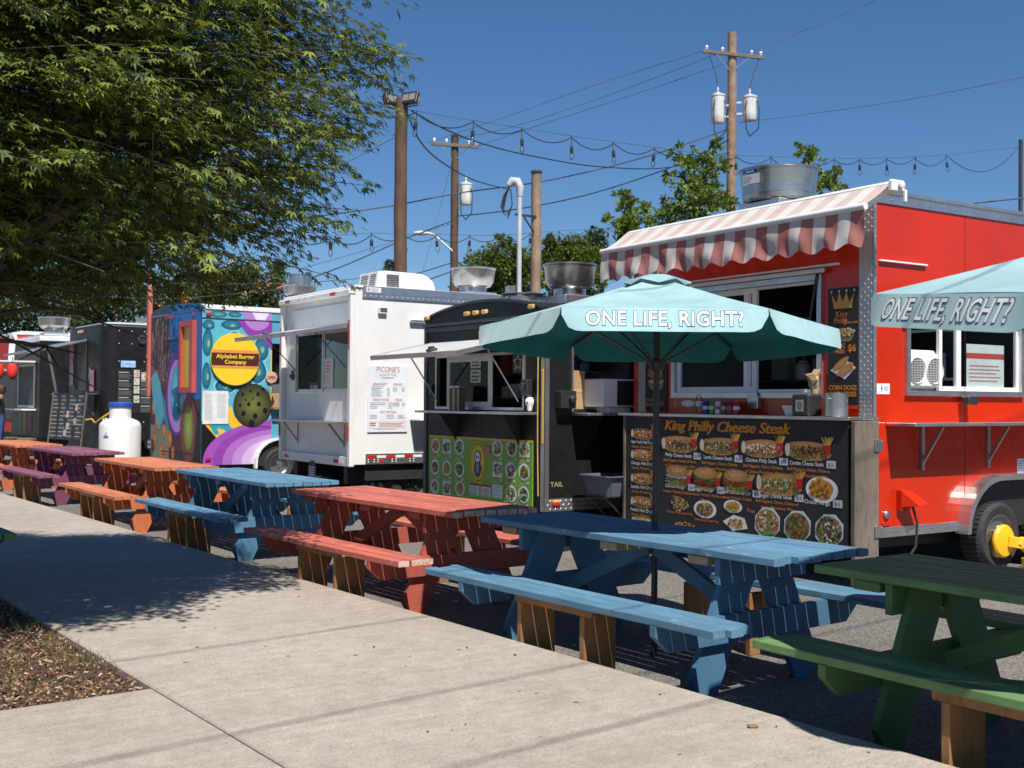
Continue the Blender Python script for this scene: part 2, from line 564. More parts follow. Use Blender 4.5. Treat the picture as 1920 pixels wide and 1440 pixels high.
def ground_mats():
    t = NT('asphalt')
    v = t.coords(rnd=False)
    big = t.noise(v, 0.35, 5, 0.6)
    col = t.ramp(big, [(0.3, (0.115, 0.108, 0.1)), (0.7, (0.165, 0.155, 0.143))])
    sp = t.n('TexVoronoi'); sp.inputs['Scale'].default_value = 95.0
    t.l(v, sp.inputs['Vector'])
    spc = t.ramp(sp.outputs['Color'], [(0.2, (0.5,) * 3), (0.9, (1.75, 1.7, 1.6))])
    col = t.mix(0.85, col, spc, 'MULTIPLY')
    st = t.noise(v, 1.3, 6, 0.7)
    sm = t.ramp(st, [(0.55, (0, 0, 0)), (0.72, (0.65,) * 3)])
    col = t.mix(sm, col, (0.07, 0.064, 0.058))
    t.l(col, t.p.inputs['Base Color']); t.set(Roughness=0.92)
    t.bump(sp.outputs['Distance'], 0.6, 0.006)
    MATS['asphalt'] = t.m
    t = NT('concrete')
    v = t.coords(rnd=False)
    big = t.noise(v, 0.55, 6, 0.6)
    col = t.ramp(big, [(0.28, (0.335, 0.285, 0.236)), (0.72, (0.43, 0.376, 0.322))])
    tc = t.n('TexCoord'); mp = t.n('Mapping')
    mp.inputs['Rotation'].default_value = (0, 0, math.radians(14)); mp.inputs['Scale'].default_value = (1.0, 9, 1)
    t.l(tc.outputs['Object'], mp.inputs['Vector'])
    br = t.ramp(t.noise(mp.outputs[0], 3.0, 5, 0.6), [(0.3, (0.86,) * 3), (0.7, (1.06,) * 3)])
    col = t.mix(0.9, col, br, 'MULTIPLY')
    fine = t.ramp(t.noise(v, 85, 4, 0.75), [(0.34, (0.55,) * 3), (0.52, (1.0,) * 3), (0.75, (1.16,) * 3)])
    col = t.mix(0.75, col, fine, 'MULTIPLY')
    mid = t.ramp(t.noise(v, 9, 6, 0.7), [(0.33, (0.80,) * 3), (0.6, (1.04,) * 3)])
    col = t.mix(0.8, col, mid, 'MULTIPLY')
    stn = t.ramp(t.noise(v, 1.7, 7, 0.7), [(0.54, (0, 0, 0)), (0.72, (0.5,) * 3)])
    col = t.mix(stn, col, (0.22, 0.185, 0.15))
    vo = t.n('TexVoronoi'); vo.inputs['Scale'].default_value = 7.0
    t.l(v, vo.inputs['Vector'])
    spots = t.ramp(vo.outputs['Distance'], [(0.028, (1, 1, 1)), (0.045, (0, 0, 0))])
    col = t.mix(spots, col, (0.1, 0.085, 0.07))
    t.l(col, t.p.inputs['Base Color']); t.set(Roughness=0.88)
    t.bump(t.noise(v, 160, 4, 0.7), 0.35, 0.003)
    MATS['concrete'] = t.m
    t = NT('soil')
    v = t.coords(rnd=False)
    t.l(t.ramp(t.noise(v, 30, 7, 0.7), [(0.3, (0.035, 0.022, 0.014)), (0.7, (0.11, 0.07, 0.042))]), t.p.inputs['Base Color'])
    t.set(Roughness=1.0); t.bump(t.noise(v, 45, 6, 0.7), 1.0, 0.02)
    MATS['soil'] = t.m
ground_mats()
g = MB()
g.add([(-600, -60, 0), (600, -60, 0), (600, 900, 0), (-600, 900, 0)], [(0, 1, 2, 3)])
tag(g.build('ground', 'asphalt'), kind='structure')

SW = 0.15                                          # kerb height
KV, MV = 3.89, 1.86                                # kerb line, planting-bed line (distance across the row)
side = thing('sidewalk', 'pale concrete sidewalk', None)
del side['label']
tag(side, kind='structure')
def slab(u0, u1, v0, v1):
    # slab with a rounded kerb edge, its own joints left open
    b = MB()
    b.box(v0, v1, u0, u1, -0.02, SW, 0.008)
    o = b.build('slab', 'concrete', side)
    o.rotation_euler = (0, 0, TH)
    return o
J = 0.006
slab(-6.0, 17.25, MV + J, KV)
slab(-6.0, 5.27, -3.2, MV - J)
slab(12.6 + J, 17.25, -6.0, MV - J)
bed = MB()
bed.box(-3.6, MV - 0.002, 5.28, 12.59, -0.02, SW - 0.03)
o = bed.build('planting_bed', 'soil'); o.rotation_euler = (0, 0, TH); tag(o, kind='structure')

# bark mulch and grass in the bed
t = NT('bark')
a = t.n('Attribute', attribute_name='Col'); t.l(a.outputs['Color'], t.p.inputs['Base Color']); t.set(Roughness=0.9)
MATS['bark'] = t.m
ch = MB()
rr = random.Random(3)
BC = [(0.15, 0.08, 0.042), (0.24, 0.125, 0.055), (0.085, 0.048, 0.028), (0.36, 0.22, 0.11), (0.055, 0.033, 0.022), (0.20, 0.09, 0.04), (0.12, 0.065, 0.035), (0.07, 0.042, 0.028), (0.10, 0.055, 0.03), (0.42, 0.32, 0.22)]
for k in range(15000):
    u = 5.30 + 4.0 * rr.random() ** 1.25
    v = MV - 0.01 - 2.2 * rr.random()
    p = uv(u, v, SW - 0.03 + rr.uniform(0.0, 0.028))
    L, W, T = rr.uniform(0.010, 0.030) * (1.9 if rr.random() < .12 else 1), rr.uniform(0.005, 0.014), rr.uniform(0.003, 0.009)
    q = Quaternion((0, 0, 1), rr.uniform(0, 6.28)) @ Quaternion((1, 0, 0), rr.uniform(-0.5, 0.5)) @ Quaternion((0, 1, 0), rr.uniform(-0.7, 0.7))
    M = Matrix.Translation(p) @ q.to_matrix().to_4x4()
    vs = [M @ Vector(c) for c in ((-L / 2, -W / 2 * rr.random(), 0), (L / 2, -W / 2, 0), (L / 2 * 0.9, W / 2, 0), (-L / 2 * 0.9, W / 2 * rr.random(), 0), (-L / 3, 0, T), (L / 3, 0, T))]
    ch.add(vs, [(0, 1, 5, 4), (1, 2, 5), (2, 3, 4, 5), (3, 0, 4)], rr.choice(BC))
tag(ch.build('bark_mulch', 'bark', colors=True), 'loose brown bark mulch covering the planting bed', 'mulch', kind='stuff')
gr = MB()
for (u, v, n) in ((6.55, 1.72, 46), (6.9, 1.2, 40), (6.05, 1.74, 50), (6.0, 1.25, 40), (5.75, 1.35, 26), (6.4, 0.95, 40), (7.1, 1.75, 40), (6.3, 1.5, 24)):
    for k in range(n):
        p = uv(u + rr.gauss(0, 0.09), v + rr.gauss(0, 0.06), SW - 0.02)
        d = Vector((rr.gauss(0, 0.4), rr.gauss(0, 0.4), 1)).normalized(); L = rr.uniform(0.03, 0.09)
        s_ = d.orthogonal().normalized() * 0.0022
        bend = Vector((rr.gauss(0, 0.02), rr.gauss(0, 0.02), 0))
        gr.add([p - s_, p + s_, p + d * L * 0.6 + s_ * 0.7, p + d * L + bend, p + d * L * 0.6 - s_ * 0.7], [(0, 1, 2, 3, 4)], (rr.random(),) * 3)
leaf_mat('grass', (0.05, 0.075, 0.02), (0.2, 0.19, 0.07), 0.2)
tag(gr.build('grass_tufts', 'grass', colors=True), 'small green and dry grass tufts in the bark mulch', 'grass', kind='stuff')
# fallen leaves and crumbs on the paving
lt = MB()
for k in range(70):
    u, v = rr.uniform(2.6, 11.0), rr.uniform(MV + 0.05, KV - 0.05)
    p = uv(u, v, SW + 0.003); L = rr.uniform(0.006, 0.02)
    q = Quaternion((0, 0, 1), rr.uniform(0, 6.28))
    vs = [p + q @ Vector(c) for c in ((-L, 0, 0), (0, -L * 0.45, 0.002), (L, 0, 0.004), (0, L * 0.45, 0.003))]
    lt.add(vs, [(0, 1, 2), (0, 2, 3)], rr.choice([(0.05, 0.035, 0.02), (0.1, 0.06, 0.03), (0.03, 0.025, 0.02), (0.3, 0.25, 0.18)]))
for k in range(60):
    u, v = rr.uniform(2.6, 14.0), rr.uniform(KV + 0.05, KV + 2.4)
    p = uv(u, v, 0.004); L = rr.uniform(0.008, 0.022)
    q = Quaternion((0, 0, 1), rr.uniform(0, 6.28))
    vs = [p + q @ Vector(c) for c in ((-L, 0, 0), (0, -L * 0.5, 0.003), (L, 0, 0.005), (0, L * 0.5, 0.003))]
    lt.add(vs, [(0, 1, 2), (0, 2, 3)], rr.choice([(0.32, 0.26, 0.18), (0.12, 0.07, 0.03), (0.4, 0.36, 0.3)]))
tag(lt.build('leaf_litter', 'bark', colors=True), 'tiny fallen leaves and crumbs scattered on the paving', 'litter', kind='stuff')
b = MB(); b.box(-0.022, 0.022, -0.012, 0.012, 0, 0.012, 0.004)
o = b.build('bark_chip', 'brown_wood'); o.location = at(1412, 1337, 4.75); o.location.z = SW + 0.001; o.rotation_euler = (0, 0, 0.1)
tag(o, 'small brown bark chip lying on the sidewalk near the kerb', 'bark chip')

# ------------------------------------------------------------------ picnic tables
WOODS = {}
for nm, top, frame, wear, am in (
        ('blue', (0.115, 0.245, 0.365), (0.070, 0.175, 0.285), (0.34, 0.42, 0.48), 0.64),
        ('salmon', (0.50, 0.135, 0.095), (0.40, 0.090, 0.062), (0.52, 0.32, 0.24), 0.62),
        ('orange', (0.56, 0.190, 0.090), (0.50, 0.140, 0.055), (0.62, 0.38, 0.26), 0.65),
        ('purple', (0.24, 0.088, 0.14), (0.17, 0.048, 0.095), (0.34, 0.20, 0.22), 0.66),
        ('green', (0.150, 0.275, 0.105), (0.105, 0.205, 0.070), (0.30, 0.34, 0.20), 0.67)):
    # frame paint darkened against the boards to imitate shade under the tabletop
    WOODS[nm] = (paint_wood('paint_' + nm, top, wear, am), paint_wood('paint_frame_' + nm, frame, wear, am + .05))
def worn_end(name, color):
    t = NT(name)
    n1 = t.noise(t.coords((1, 1, 1)), 28, 6, 0.7)
    f = t.ramp(n1, [(0.40, (0, 0, 0)), (0.52, (1, 1, 1))])
    t.l(t.mix(f, color, (0.55, 0.44, 0.34)), t.p.inputs['Base Color']); t.set(Roughness=0.85)
    t.bump(n1, 0.4, 0.003)
    return t.m
ENDS = {'salmon': worn_end('worn_end_salmon', (0.5, 0.13, 0.09))}

PL, BLN = 2.42, 2.41
raw_wood('bare_wood', (0.36, 0.22, 0.11), (0.52, 0.35, 0.19))
def plank_mesh(name, L, seed):
    r = random.Random(seed)
    b = MB(); n = 6
    vs, fs = [], []
    # long board, chamfered, with a slightly wavy edge
    sec = [(-.0418, .004), (-.0418, .034), (-.0385, .038), (.0385, .038), (.0418, .034), (.0418, .004), (.0385, 0), (-.0385, 0)]
    for i in range(n + 1):
        y = -L / 2 + L * i / n
        dx, dz = r.gauss(0, 0.0012), r.gauss(0, 0.0012)
        for (x, z) in sec: vs.append((x + dx, y, z + dz))
    for i in range(n):
        for k in range(8):
            k2 = (k + 1) % 8
            fs.append((i * 8 + k, i * 8 + k2, (i + 1) * 8 + k2, (i + 1) * 8 + k))
    b.add(vs, fs); b.add(vs[:8], [tuple(range(8))]); b.add(vs[-8:], [tuple(range(8))])
    return b.mesh(name)
TEMPLATE = {}
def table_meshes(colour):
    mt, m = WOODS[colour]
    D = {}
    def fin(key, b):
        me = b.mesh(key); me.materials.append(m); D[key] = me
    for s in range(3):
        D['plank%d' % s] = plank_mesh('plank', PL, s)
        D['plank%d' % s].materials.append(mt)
        if colour in ENDS:
            D['plank%d' % s].materials.append(ENDS[colour])
            for p in D['plank%d' % s].polygons:
                if abs(p.normal.y) > 0.9: p.material_index = 1
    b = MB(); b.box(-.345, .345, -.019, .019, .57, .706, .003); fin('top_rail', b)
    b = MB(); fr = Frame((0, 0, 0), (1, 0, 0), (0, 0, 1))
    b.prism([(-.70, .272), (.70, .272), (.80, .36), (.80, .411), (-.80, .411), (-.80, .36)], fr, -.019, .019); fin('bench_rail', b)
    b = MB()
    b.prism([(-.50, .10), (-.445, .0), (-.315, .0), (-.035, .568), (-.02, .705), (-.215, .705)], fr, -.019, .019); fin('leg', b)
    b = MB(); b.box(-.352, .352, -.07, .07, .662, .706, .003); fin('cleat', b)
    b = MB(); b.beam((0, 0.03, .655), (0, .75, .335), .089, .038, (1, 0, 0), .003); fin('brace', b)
    b = MB(); b.box(-.12, .12, -.019, .019, 0.0, .368, .003); me = b.mesh('support_post'); me.materials.append(M_('brown_wood')); D['post'] = me
    b = MB(); b.box(-.019, .019, -.33, .33, .369, .411, .003); me = b.mesh('support_header'); me.materials.append(M_('brown_wood')); D['header'] = me
    return D
def picnic_table(colour, loc, rot, label, z=0.0, seed=0, supports=True, cut=0):
    # the cut=1 table has unpainted cleats
    r = random.Random(seed)
    if colour not in TEMPLATE: TEMPLATE[colour] = table_meshes(colour)
    D = TEMPLATE[colour]
    t = thing('picnic_table', label, 'picnic table', (loc[0], loc[1], z), rot, 'picnic tables in a row along the kerb')
    for i in range(8):
        x = -.3695 + .0924 * (i + .5)
        dy = r.gauss(0, .005)
        if cut and i == 1: dy += .05
        obj('tabletop_plank', D['plank%d' % r.randrange(3)], None, t, (x, dy, .709 + r.gauss(0, .001)), (0, r.gauss(0, .006), r.gauss(0, .0006)))
    for sx in (-1, 1):
        for i in range(3):
            x = sx * .6625 + (i - 1) * .0924
            obj('bench_plank', D['plank%d' % r.randrange(3)], None, t, (x, r.gauss(0, .011), .413 + r.gauss(0, .001)), (0, r.gauss(0, .008), r.gauss(0, .0008)))
    for sy in (-1, 1):
        for sx in (1, -1):
            o = obj('leg', D['leg'], None, t, (0, sy * .78, 0)); o.scale = (sx, 1, 1)
        obj('top_rail', D['top_rail'], None, t, (0, sy * .82, 0))
        obj('bench_rail', D['bench_rail'], None, t, (0, sy * .82, 0))
        o = obj('brace', D['brace'], None, t, (0, 0, 0)); o.scale = (1, sy, 1)
    for y in (.93, .0, -.69):
        me = D['cleat']
        if cut: me = me.copy(); me.materials.clear(); me.materials.append(M_('bare_wood'))
        obj('cleat', me, None, t, (0, y, 0))
    if supports:
        for sx in (-1, 1):
            for y in (.26 + r.gauss(0, .02), -.28 + r.gauss(0, .02)):
                obj('support_post', D['post'], None, t, (sx * .645, y, .001), (0, 0, r.gauss(0, .05)))
            obj('support_header', D['header'], None, t, (sx * .745, 0, 0))
    return t
R = math.radians
picnic_table('blue', (.831, 6.681), R(37.3), 'blue picnic table under the whole teal umbrella', seed=1, cut=1)
picnic_table('salmon', (-.833, 8.875), R(37.3), 'salmon red picnic table with chipped plank ends between two blue tables', seed=2)
picnic_table('blue', (-2.615, 11.451), R(35.3), 'blue picnic table with leaf shadow on its bench, without umbrella', seed=3)
picnic_table('orange', (-4.293, 13.628), R(35.1), 'bright orange picnic table beside the purple table', seed=4)
picnic_table('purple', (-6.499, 16.865), R(36.9), 'plum purple picnic table', seed=5)
picnic_table('orange', (-8.35, 19.35), R(36.5), 'farthest orange picnic table behind the purple one', seed=6)
picnic_table('green', (2.43, 4.57), R(36.3), 'green picnic table in the right foreground shaded by an umbrella', seed=7)
picnic_table('green', uv(9.42, 1.15), TH, 'dark green bench end poking in at the left edge under the maple', z=SW - 0.02, seed=8, supports=False)

# ------------------------------------------------------------------ umbrellas
simple('lettering_white', (0.80, 0.80, 0.78), 0.8); simple('lettering_blue', (0.012, 0.05, 0.15), 0.8)
def umbrella(c, a0, label, text_edges, dz=0.0, tilt=-2.6):
    """hexagonal market umbrella; a0 = angle of its first corner"""
    t = thing('patio_umbrella', label, 'umbrella', (c[0], c[1], 0), 0, 'teal patio umbrellas over the tables', rot=(R(tilt), R(.6), 0))
    RAD, ZR, ZT, DROP = 1.07, 1.955 + dz, 2.265 + dz, 0.13
    cor = [Vector((RAD * math.cos(a0 + k * math.pi / 3), RAD * math.sin(a0 + k * math.pi / 3), ZR)) for k in range(6)]
    apex = Vector((0, 0, ZT))
    # canopy: six panels sagging between the ribs
    b = MB(); n = 12
    for k in range(6):
        A, B = cor[k], cor[(k + 1) % 6]
        g = []
        for i in range(n + 1):
            rr_ = 0.14 + 0.86 * i / n
            for j in range(9):
                s_ = j / 8
                p = apex.lerp(A.lerp(B, s_), rr_)
                sag = 4 * s_ * (1 - s_)
                p.z -= 0.026 * sag * math.sin(math.pi * min(1, rr_)) + 0.010 * math.sin(math.pi * rr_) + 0.0035 * sag * math.sin(rr_ * 16 + k * 2 + s_ * 5)
                p += (p - Vector((0, 0, p.z))).normalized() * (-0.006 * sag * rr_)
                g.append(p)
        fs = [(i * 9 + j, i * 9 + j + 1, (i + 1) * 9 + j + 1, (i + 1) * 9 + j) for i in range(n) for j in range(8)]
        b.add(g, fs)
    me = b.mesh('canopy', None)
    bm = bmesh.new(); bm.from_mesh(me); bmesh.ops.remove_doubles(bm, verts=bm.verts, dist=0.002); bm.to_mesh(me); bm.free()
    me.shade_smooth(); me.set_sharp_from_angle(angle=R(14))
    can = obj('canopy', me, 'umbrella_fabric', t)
    m2 = me.copy(); m2.materials.clear(); m2.materials.append(M_('umbrella_shaded_underside'))
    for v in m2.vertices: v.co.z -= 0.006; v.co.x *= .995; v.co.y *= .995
    obj('shaded_underside', m2, None, t)  # added dark copy just below the canopy, painted as its shaded underside
    # vent cap
    b = MB(); vs, fs = [], []
    for i, (q, z) in enumerate(((0.02, ZT + .012), (0.10, ZT - .002), (0.20, ZT - .034), (0.205, ZT - .052))):
        for k in range(24):
            aa = a0 + 2 * math.pi * k / 24
            rad = q * (1 - 0.10 * abs(math.sin(3 * (aa - a0))))
            vs.append((rad * math.cos(aa), rad * math.sin(aa), z + (0.012 * math.cos(6 * (aa - a0)) if i == 3 else 0)))
    for i in range(3):
        for k in range(24): fs.append((i * 24 + k, i * 24 + (k + 1) % 24, (i + 1) * 24 + (k + 1) % 24, (i + 1) * 24 + k))
    b.add(vs, fs); b.build('vent_cap', 'umbrella_fabric', t, smooth=40)
    # valance: one flap for each edge, rounded at both lower corners
    for k in range(6):
        A, B = cor[k], cor[(k + 1) % 6]
        e = (B - A); L = e.length; e.normalize()
        outw = ((A + B) / 2); outw.z = 0; outw.normalize()
        nx, nz = 28, 5
        def drop_at(s_):
            edge = min(s_, 1 - s_) * L
            return DROP * (1.0 if edge > 0.11 else 0.30 + 0.70 * math.sqrt(max(0, 1 - ((0.11 - edge) / 0.11) ** 2)))
        def vpt(s_, dn, off=0.0):
            # point of the valance: s_ along the edge, dn metres below the rim
            q = dn / DROP
            edge = min(s_, 1 - s_) * L
            p = A + e * (L * s_)
            p.z += -0.001 - dn
            return p + outw * (-0.006 * 4 * s_ * (1 - s_) + 0.006 * q * math.cos(s_ * 9 + k) - 0.03 * q * (1 - min(1, edge / 0.2)) + 0.004 + 0.42 * dn + off)
        for nm, mt, off in (('valance', 'umbrella_fabric', 0.0), ('valance_shaded_inside', 'umbrella_shaded_underside', -0.004)):
            g = [vpt(i / nx, drop_at(i / nx) * j / nz, off) for i in range(nx + 1) for j in range(nz + 1)]
            fs = [(i * (nz + 1) + j, i * (nz + 1) + j + 1, (i + 1) * (nz + 1) + j + 1, (i + 1) * (nz + 1) + j) for i in range(nx) for j in range(nz)]
            b = MB(); b.add(g, fs)
            o_ = b.build(nm, mt, t, smooth=40)
            if off == 0.0: val = o_
        if k in text_edges:
            sgn = 1 if e.cross(Vector((0, 0, 1))).dot(outw) > 0 else -1
            for (nm, bold, mt, d) in (('lettering_outline', 0.045, 'lettering_blue', 0.002), ('lettering', 0.014, 'lettering_white', 0.0035)):
                vs, f2 = text_geo('ONE LIFE, RIGHT?', bold, 0, 'CENTER', 1.06)
                q = MB(); q.add([vpt(.5 + sgn * x * 0.0985 / L, .097 - y * 0.114, d) for x, y in vs], f2)
                q.build(nm, mt, val)
    for k in range(6):
        b = MB(); b.tube([apex * 0.99 - Vector((0, 0, .05)), cor[k] * 1.0 - Vector((0, 0, .025))], .009, 6)
        h = b.build('rib', 'black_plastic', t)
        b = MB(); mid = apex.lerp(cor[k], 0.55) - Vector((0, 0, .04))
        b.tube([Vector((0, 0, 1.72)), mid], .007, 6); b.build('strut', 'black_plastic', t)
    b = MB(); b.lathe([(.019, 0.002), (.019, 2.20)], 14); b.build('pole', 'black_plastic', t, smooth=40)
    b = MB(); b.lathe([(.03, 1.69), (.042, 1.70), (.042, 1.75), (.03, 1.76)], 14); b.build('runner_hub', 'black_plastic', t, smooth=40)
    b = MB(); b.lathe([(.028, ZT + .005), (.03, ZT + .012), (.02, ZT + .028), (.004, ZT + .032)], 12); b.build('finial', 'black_plastic', t, smooth=40)
    return t
umbrella((.85, 6.75), R(-5), 'whole teal patio umbrella with white lettering over the blue table', (4,))
umbrella((2.46, 4.43), R(221), 'cut-off teal patio umbrella at the right edge of the picture', (5,), -.04, 5.0)
# ------------------------------------------------------------------ shared trailer parts
def wheel(parent, x, y, z, r, w, rimmat='steel', name='wheel'):
    """wheel whose outer face looks to -y"""
    e = bpy.data.objects.new(name, None); COL.objects.link(e); e.parent = parent; e.location = (x, y, z); e.empty_display_size = .05
    b = MB(); b.lathe([(r * .60, 0), (r * .66, -.012), (r * .88, -.018), (r * .97, .004), (r, .03), (r, w - .03), (r * .95, w), (r * .6, w)], 40, axis='y', cap=False)
    for k in range(44):
        a = 2 * math.pi * k / 44
        c, s_ = math.cos(a), math.sin(a)
        M = Matrix(((c, 0, -s_, 0), (0, 1, 0, 0), (s_, 0, c, 0), (0, 0, 0, 1)))
        b.box(r - .012, r + .006, .016, w - .016, -.010, .010, 0, M=M)
    b.build('tyre', 'rubber', e, smooth=35)
    b = MB(); b.lathe([(r * .62, .004), (r * .64, -.006), (r * .60, -.008), (r * .54, .03), (r * .34, .022), (r * .20, .012), (r * .19, -.012), (r * .10, -.02), (.001, -.02)], 32, axis='y', cap=False)
    b.build('rim', rimmat, e, smooth=35)
    b = MB()
    for k in range(5):
        a = 2 * math.pi * k / 5
        b.lathe([(.011, .02), (.011, -.006), (.006, -.01)], 6, (r * .28 * math.cos(a), 0, r * .28 * math.sin(a)), 'y')
    b.build('lug_nuts', 'steel', e)
    return e
def exhaust_fan(parent, x, y, z, rt=.35, rb=.32, h=.36, kind='bowl', label=None):
    e = bpy.data.objects.new('exhaust_fan', None); COL.objects.link(e); e.parent = parent; e.location = (x, y, z); e.empty_display_size = .05
    b = MB(); b.box(-rb * .8, rb * .8, -rb * .8, rb * .8, -.02, .09, .01); b.build('curb', 'aluminium', e)
    b = MB()
    if kind == 'drum':
        b.lathe([(rb * .9, .09), (rb, .11), (rt, h - .015), (rt + .012, h - .012), (rt + .012, h), (rt - .01, h), (rt - .02, h * .4), (.02, h * .35)], 40, cap=False)
    else:
        b.lathe([(rb * .62, .09), (rb * .62, .17), (rb * .80, .19), (rt * .93, h * .55), (rt, h - .03), (rt + .014, h - .02), (rt + .014, h), (rt - .01, h), (rt - .03, h * .6), (.02, h * .5)], 40, cap=False)
    b.build('bowl', 'spun_aluminium', e, smooth=30)
    b = MB(); b.box(-.05, .05, rt * .98, rt * .98 + .08, h * .55, h * .55 + .17, .006); b.build('junction_box', 'aluminium', e)
    b = MB(); b.tube([(0, rt + .04, h * .55), (0, rt + .06, h * .3), (0, rt + .12, .12), (0, rt + .05, -.01)], .012, 8); b.build('conduit', 'grey_pvc', e, smooth=40)
    return e
def walls(b, x, y0, y1, z0, z1, op, t=.05, plane='end'):
    """wall with one opening op=(lo,hi,zlo,zhi)"""
    def bx(a0, a1, c0, c1):
        if a1 - a0 < 1e-4 or c1 - c0 < 1e-4: return
        if plane == 'end': b.box(x, x + t, a0, a1, c0, c1)
        else: b.box(a0, a1, x, x + t, c0, c1)
    if op is None: bx(y0, y1, z0, z1); return
    l, h, zl, zh = op
    bx(y0, y1, z0, zl); bx(y0, y1, zh, z1); bx(y0, l, zl, zh); bx(h, y1, zl, zh)
def ring(b, fr, a0, b0, a1, b1, w, d0, d1):
    """rectangular frame in a Frame's plane"""
    for (p, q, r_, s_) in ((a0, b0, a1, b0 + w), (a0, b1 - w, a1, b1), (a0, b0 + w, a0 + w, b1 - w), (a1 - w, b0 + w, a1, b1 - w)):
        b.prism([(p, q), (r_, q), (r_, s_), (p, s_)], fr, d0, d1)
def sheet(b, fr, a0, b0, a1, b1, d0, d1):
    b.prism([(a0, b0), (a1, b0), (a1, b1), (a0, b1)], fr, d0, d1)
BUN = (0.50, 0.25, 0.09); BUNL = (0.62, 0.40, 0.18); MEAT = (0.11, 0.05, 0.03); CHEESE = (0.75, 0.6, 0.3); GREEN = (0.16, 0.30, 0.05); REDF = (0.5, 0.06, 0.03); FRY = (0.72, 0.42, 0.08); CREAM = (0.72, 0.66, 0.52); WHT = (0.78, 0.78, 0.76)
ORG = (0.80, 0.27, 0.02)
def fries(P, s, t, k=1.0, lay=2, box=True):
    for i in range(9):
        a = (i - 4) * .011 * k
        P.poly([(s + a * .5 - .004 * k, t), (s + a * .5 + .004 * k, t), (s + a * 1.5 + .004 * k, t + .085 * k * random.uniform(.7, 1)), (s + a * 1.5 - .004 * k, t + .085 * k)], FRY if i % 2 else (0.55, 0.28, 0.05), lay + i % 2)
    if box: P.poly([(s - .03 * k, t - .07 * k), (s + .03 * k, t - .07 * k), (s + .045 * k, t + .02 * k), (s - .04 * k, t + .01 * k)], (0.45, 0.02, 0.02), lay + 2)
def sub_roll(P, s, t, w, h, fill, top=True):
    v = random.uniform(.8, 1.1); tilt = random.uniform(-.04, .04)
    P.ell(s, t - h * .16, w / 2, h * .36, (0.50 * v, 0.28 * v, 0.08), 1, 26, (0.36, 0.18, 0.05), rot=tilt, wob=.02)
    P.ell(s + w * .01, t + h * .24, w * .48, h * .24, (0.40 * v, 0.17 * v, 0.05), 3, 26, (0.55 * v, 0.31 * v, 0.12), rot=tilt, wob=.02)
    P.specks(s + w * .03, t + h * .02, w * .44, h * .24, fill + [fill[0]], 120, .011, 5)
    P.ell(s - w * .45, t + .02 * h, w * .06, h * .34, (0.62, 0.52, 0.38), 9, 16, wob=.05)
def burger(P, s, t, w, h, layers):
    v = random.uniform(.85, 1.1)
    P.ell(s, t - h * .36, w * .42, h * .16, (0.46, 0.25, 0.08), 1, 20)
    for i, c in enumerate(layers):
        P.ell(s + random.uniform(-.01, .01), t - h * .28 + i * h * .13, w * .47, h * .10, c, 2 + i, 22, wob=.09)
        P.specks(s, t - h * .28 + i * h * .13, w * .46, h * .07, [c, tuple(x * .5 for x in c), tuple(min(.8, x * 1.5) for x in c)], 26, .009, 3 + i)
    P.ell(s, t + h * .24, w * .45, h * .27, (0.40 * v, 0.17 * v, 0.05), 9, 24, (0.58 * v, 0.32 * v, 0.12))
    P.specks(s, t + h * .32, w * .3, h * .13, [(0.7, 0.55, 0.33)], 30, .004, 10)
def plate(P, s, t, ra, rb, cols, n=45, white=True, sz=.011):
    if white: P.ell(s, t, ra, rb, WHT, 1, 28); P.ell(s, t, ra * .74, rb * .74, tuple(c * .8 for c in cols[0]), 2, 28, wob=.05)
    P.specks(s, t, ra * .66, rb * .66, cols, n, sz * 1.25, 3)

def tread(b, fr, a0, b0, a1, b1, d, step=.034):
    # raised lozenges of tread plate, alternating left and right
    na, nb = max(1, int((a1 - a0) / step)), max(1, int((b1 - b0) / step))
    for i in range(na):
        for j in range(nb):
            ca, cb = a0 + (i + .5) * (a1 - a0) / na, b0 + (j + .5) * (b1 - b0) / nb
            sg = 1 if (i + j) % 2 else -1; L, W = step * .40, step * .13
            ua, ub = .707 * sg, .707
            p = [(ca + ua * L, cb + ub * L), (ca - ub * W * sg, cb + ua * W * sg), (ca - ua * L, cb - ub * L), (ca + ub * W * sg, cb - ua * W * sg)]
            vs = [fr.p(x, y, d) for x, y in p] + [fr.p(ca + ua * L * .3, cb + ub * L * .3, d + .003), fr.p(ca - ua * L * .3, cb - ub * L * .3, d + .003)]
            b.add(vs, [(0, 1, 4), (1, 2, 5), (1, 5, 4), (2, 3, 5), (3, 0, 4), (3, 4, 5)])
def goods(parent, x, y0, y1, z, seed, depth=.22):
    # shelf with jars, tubs and boxes seen through a serving window
    r = random.Random(seed)
    b = MB(); b.box(x, x + depth, y0, y1, z - .025, z); sh = b.build('interior_shelf', 'steel', parent)
    y = y0 + .08
    while y < y1 - .15:
        w = r.uniform(.05, .11); h = r.uniform(.10, .26); b = MB()
        if r.random() < .5: b.lathe([(w * .9, .001), (w, .01), (w, h * .8), (w * .6, h * .9), (w * .6, h)], 14, (x + depth / 2, y + w, z))
        else: b.box(x + .03, x + depth - .03, y, y + 2 * w, z + .001, z + h, .006)
        b.build('stored_item', simple('goods_%d' % r.randrange(5), [(.6, .58, .55), (.4, .1, .06), (.5, .36, .12), (.12, .2, .3), (.3, .3, .3)][r.randrange(5)], .5), sh, smooth=40)
        y += 2 * w + r.uniform(.02, .12)
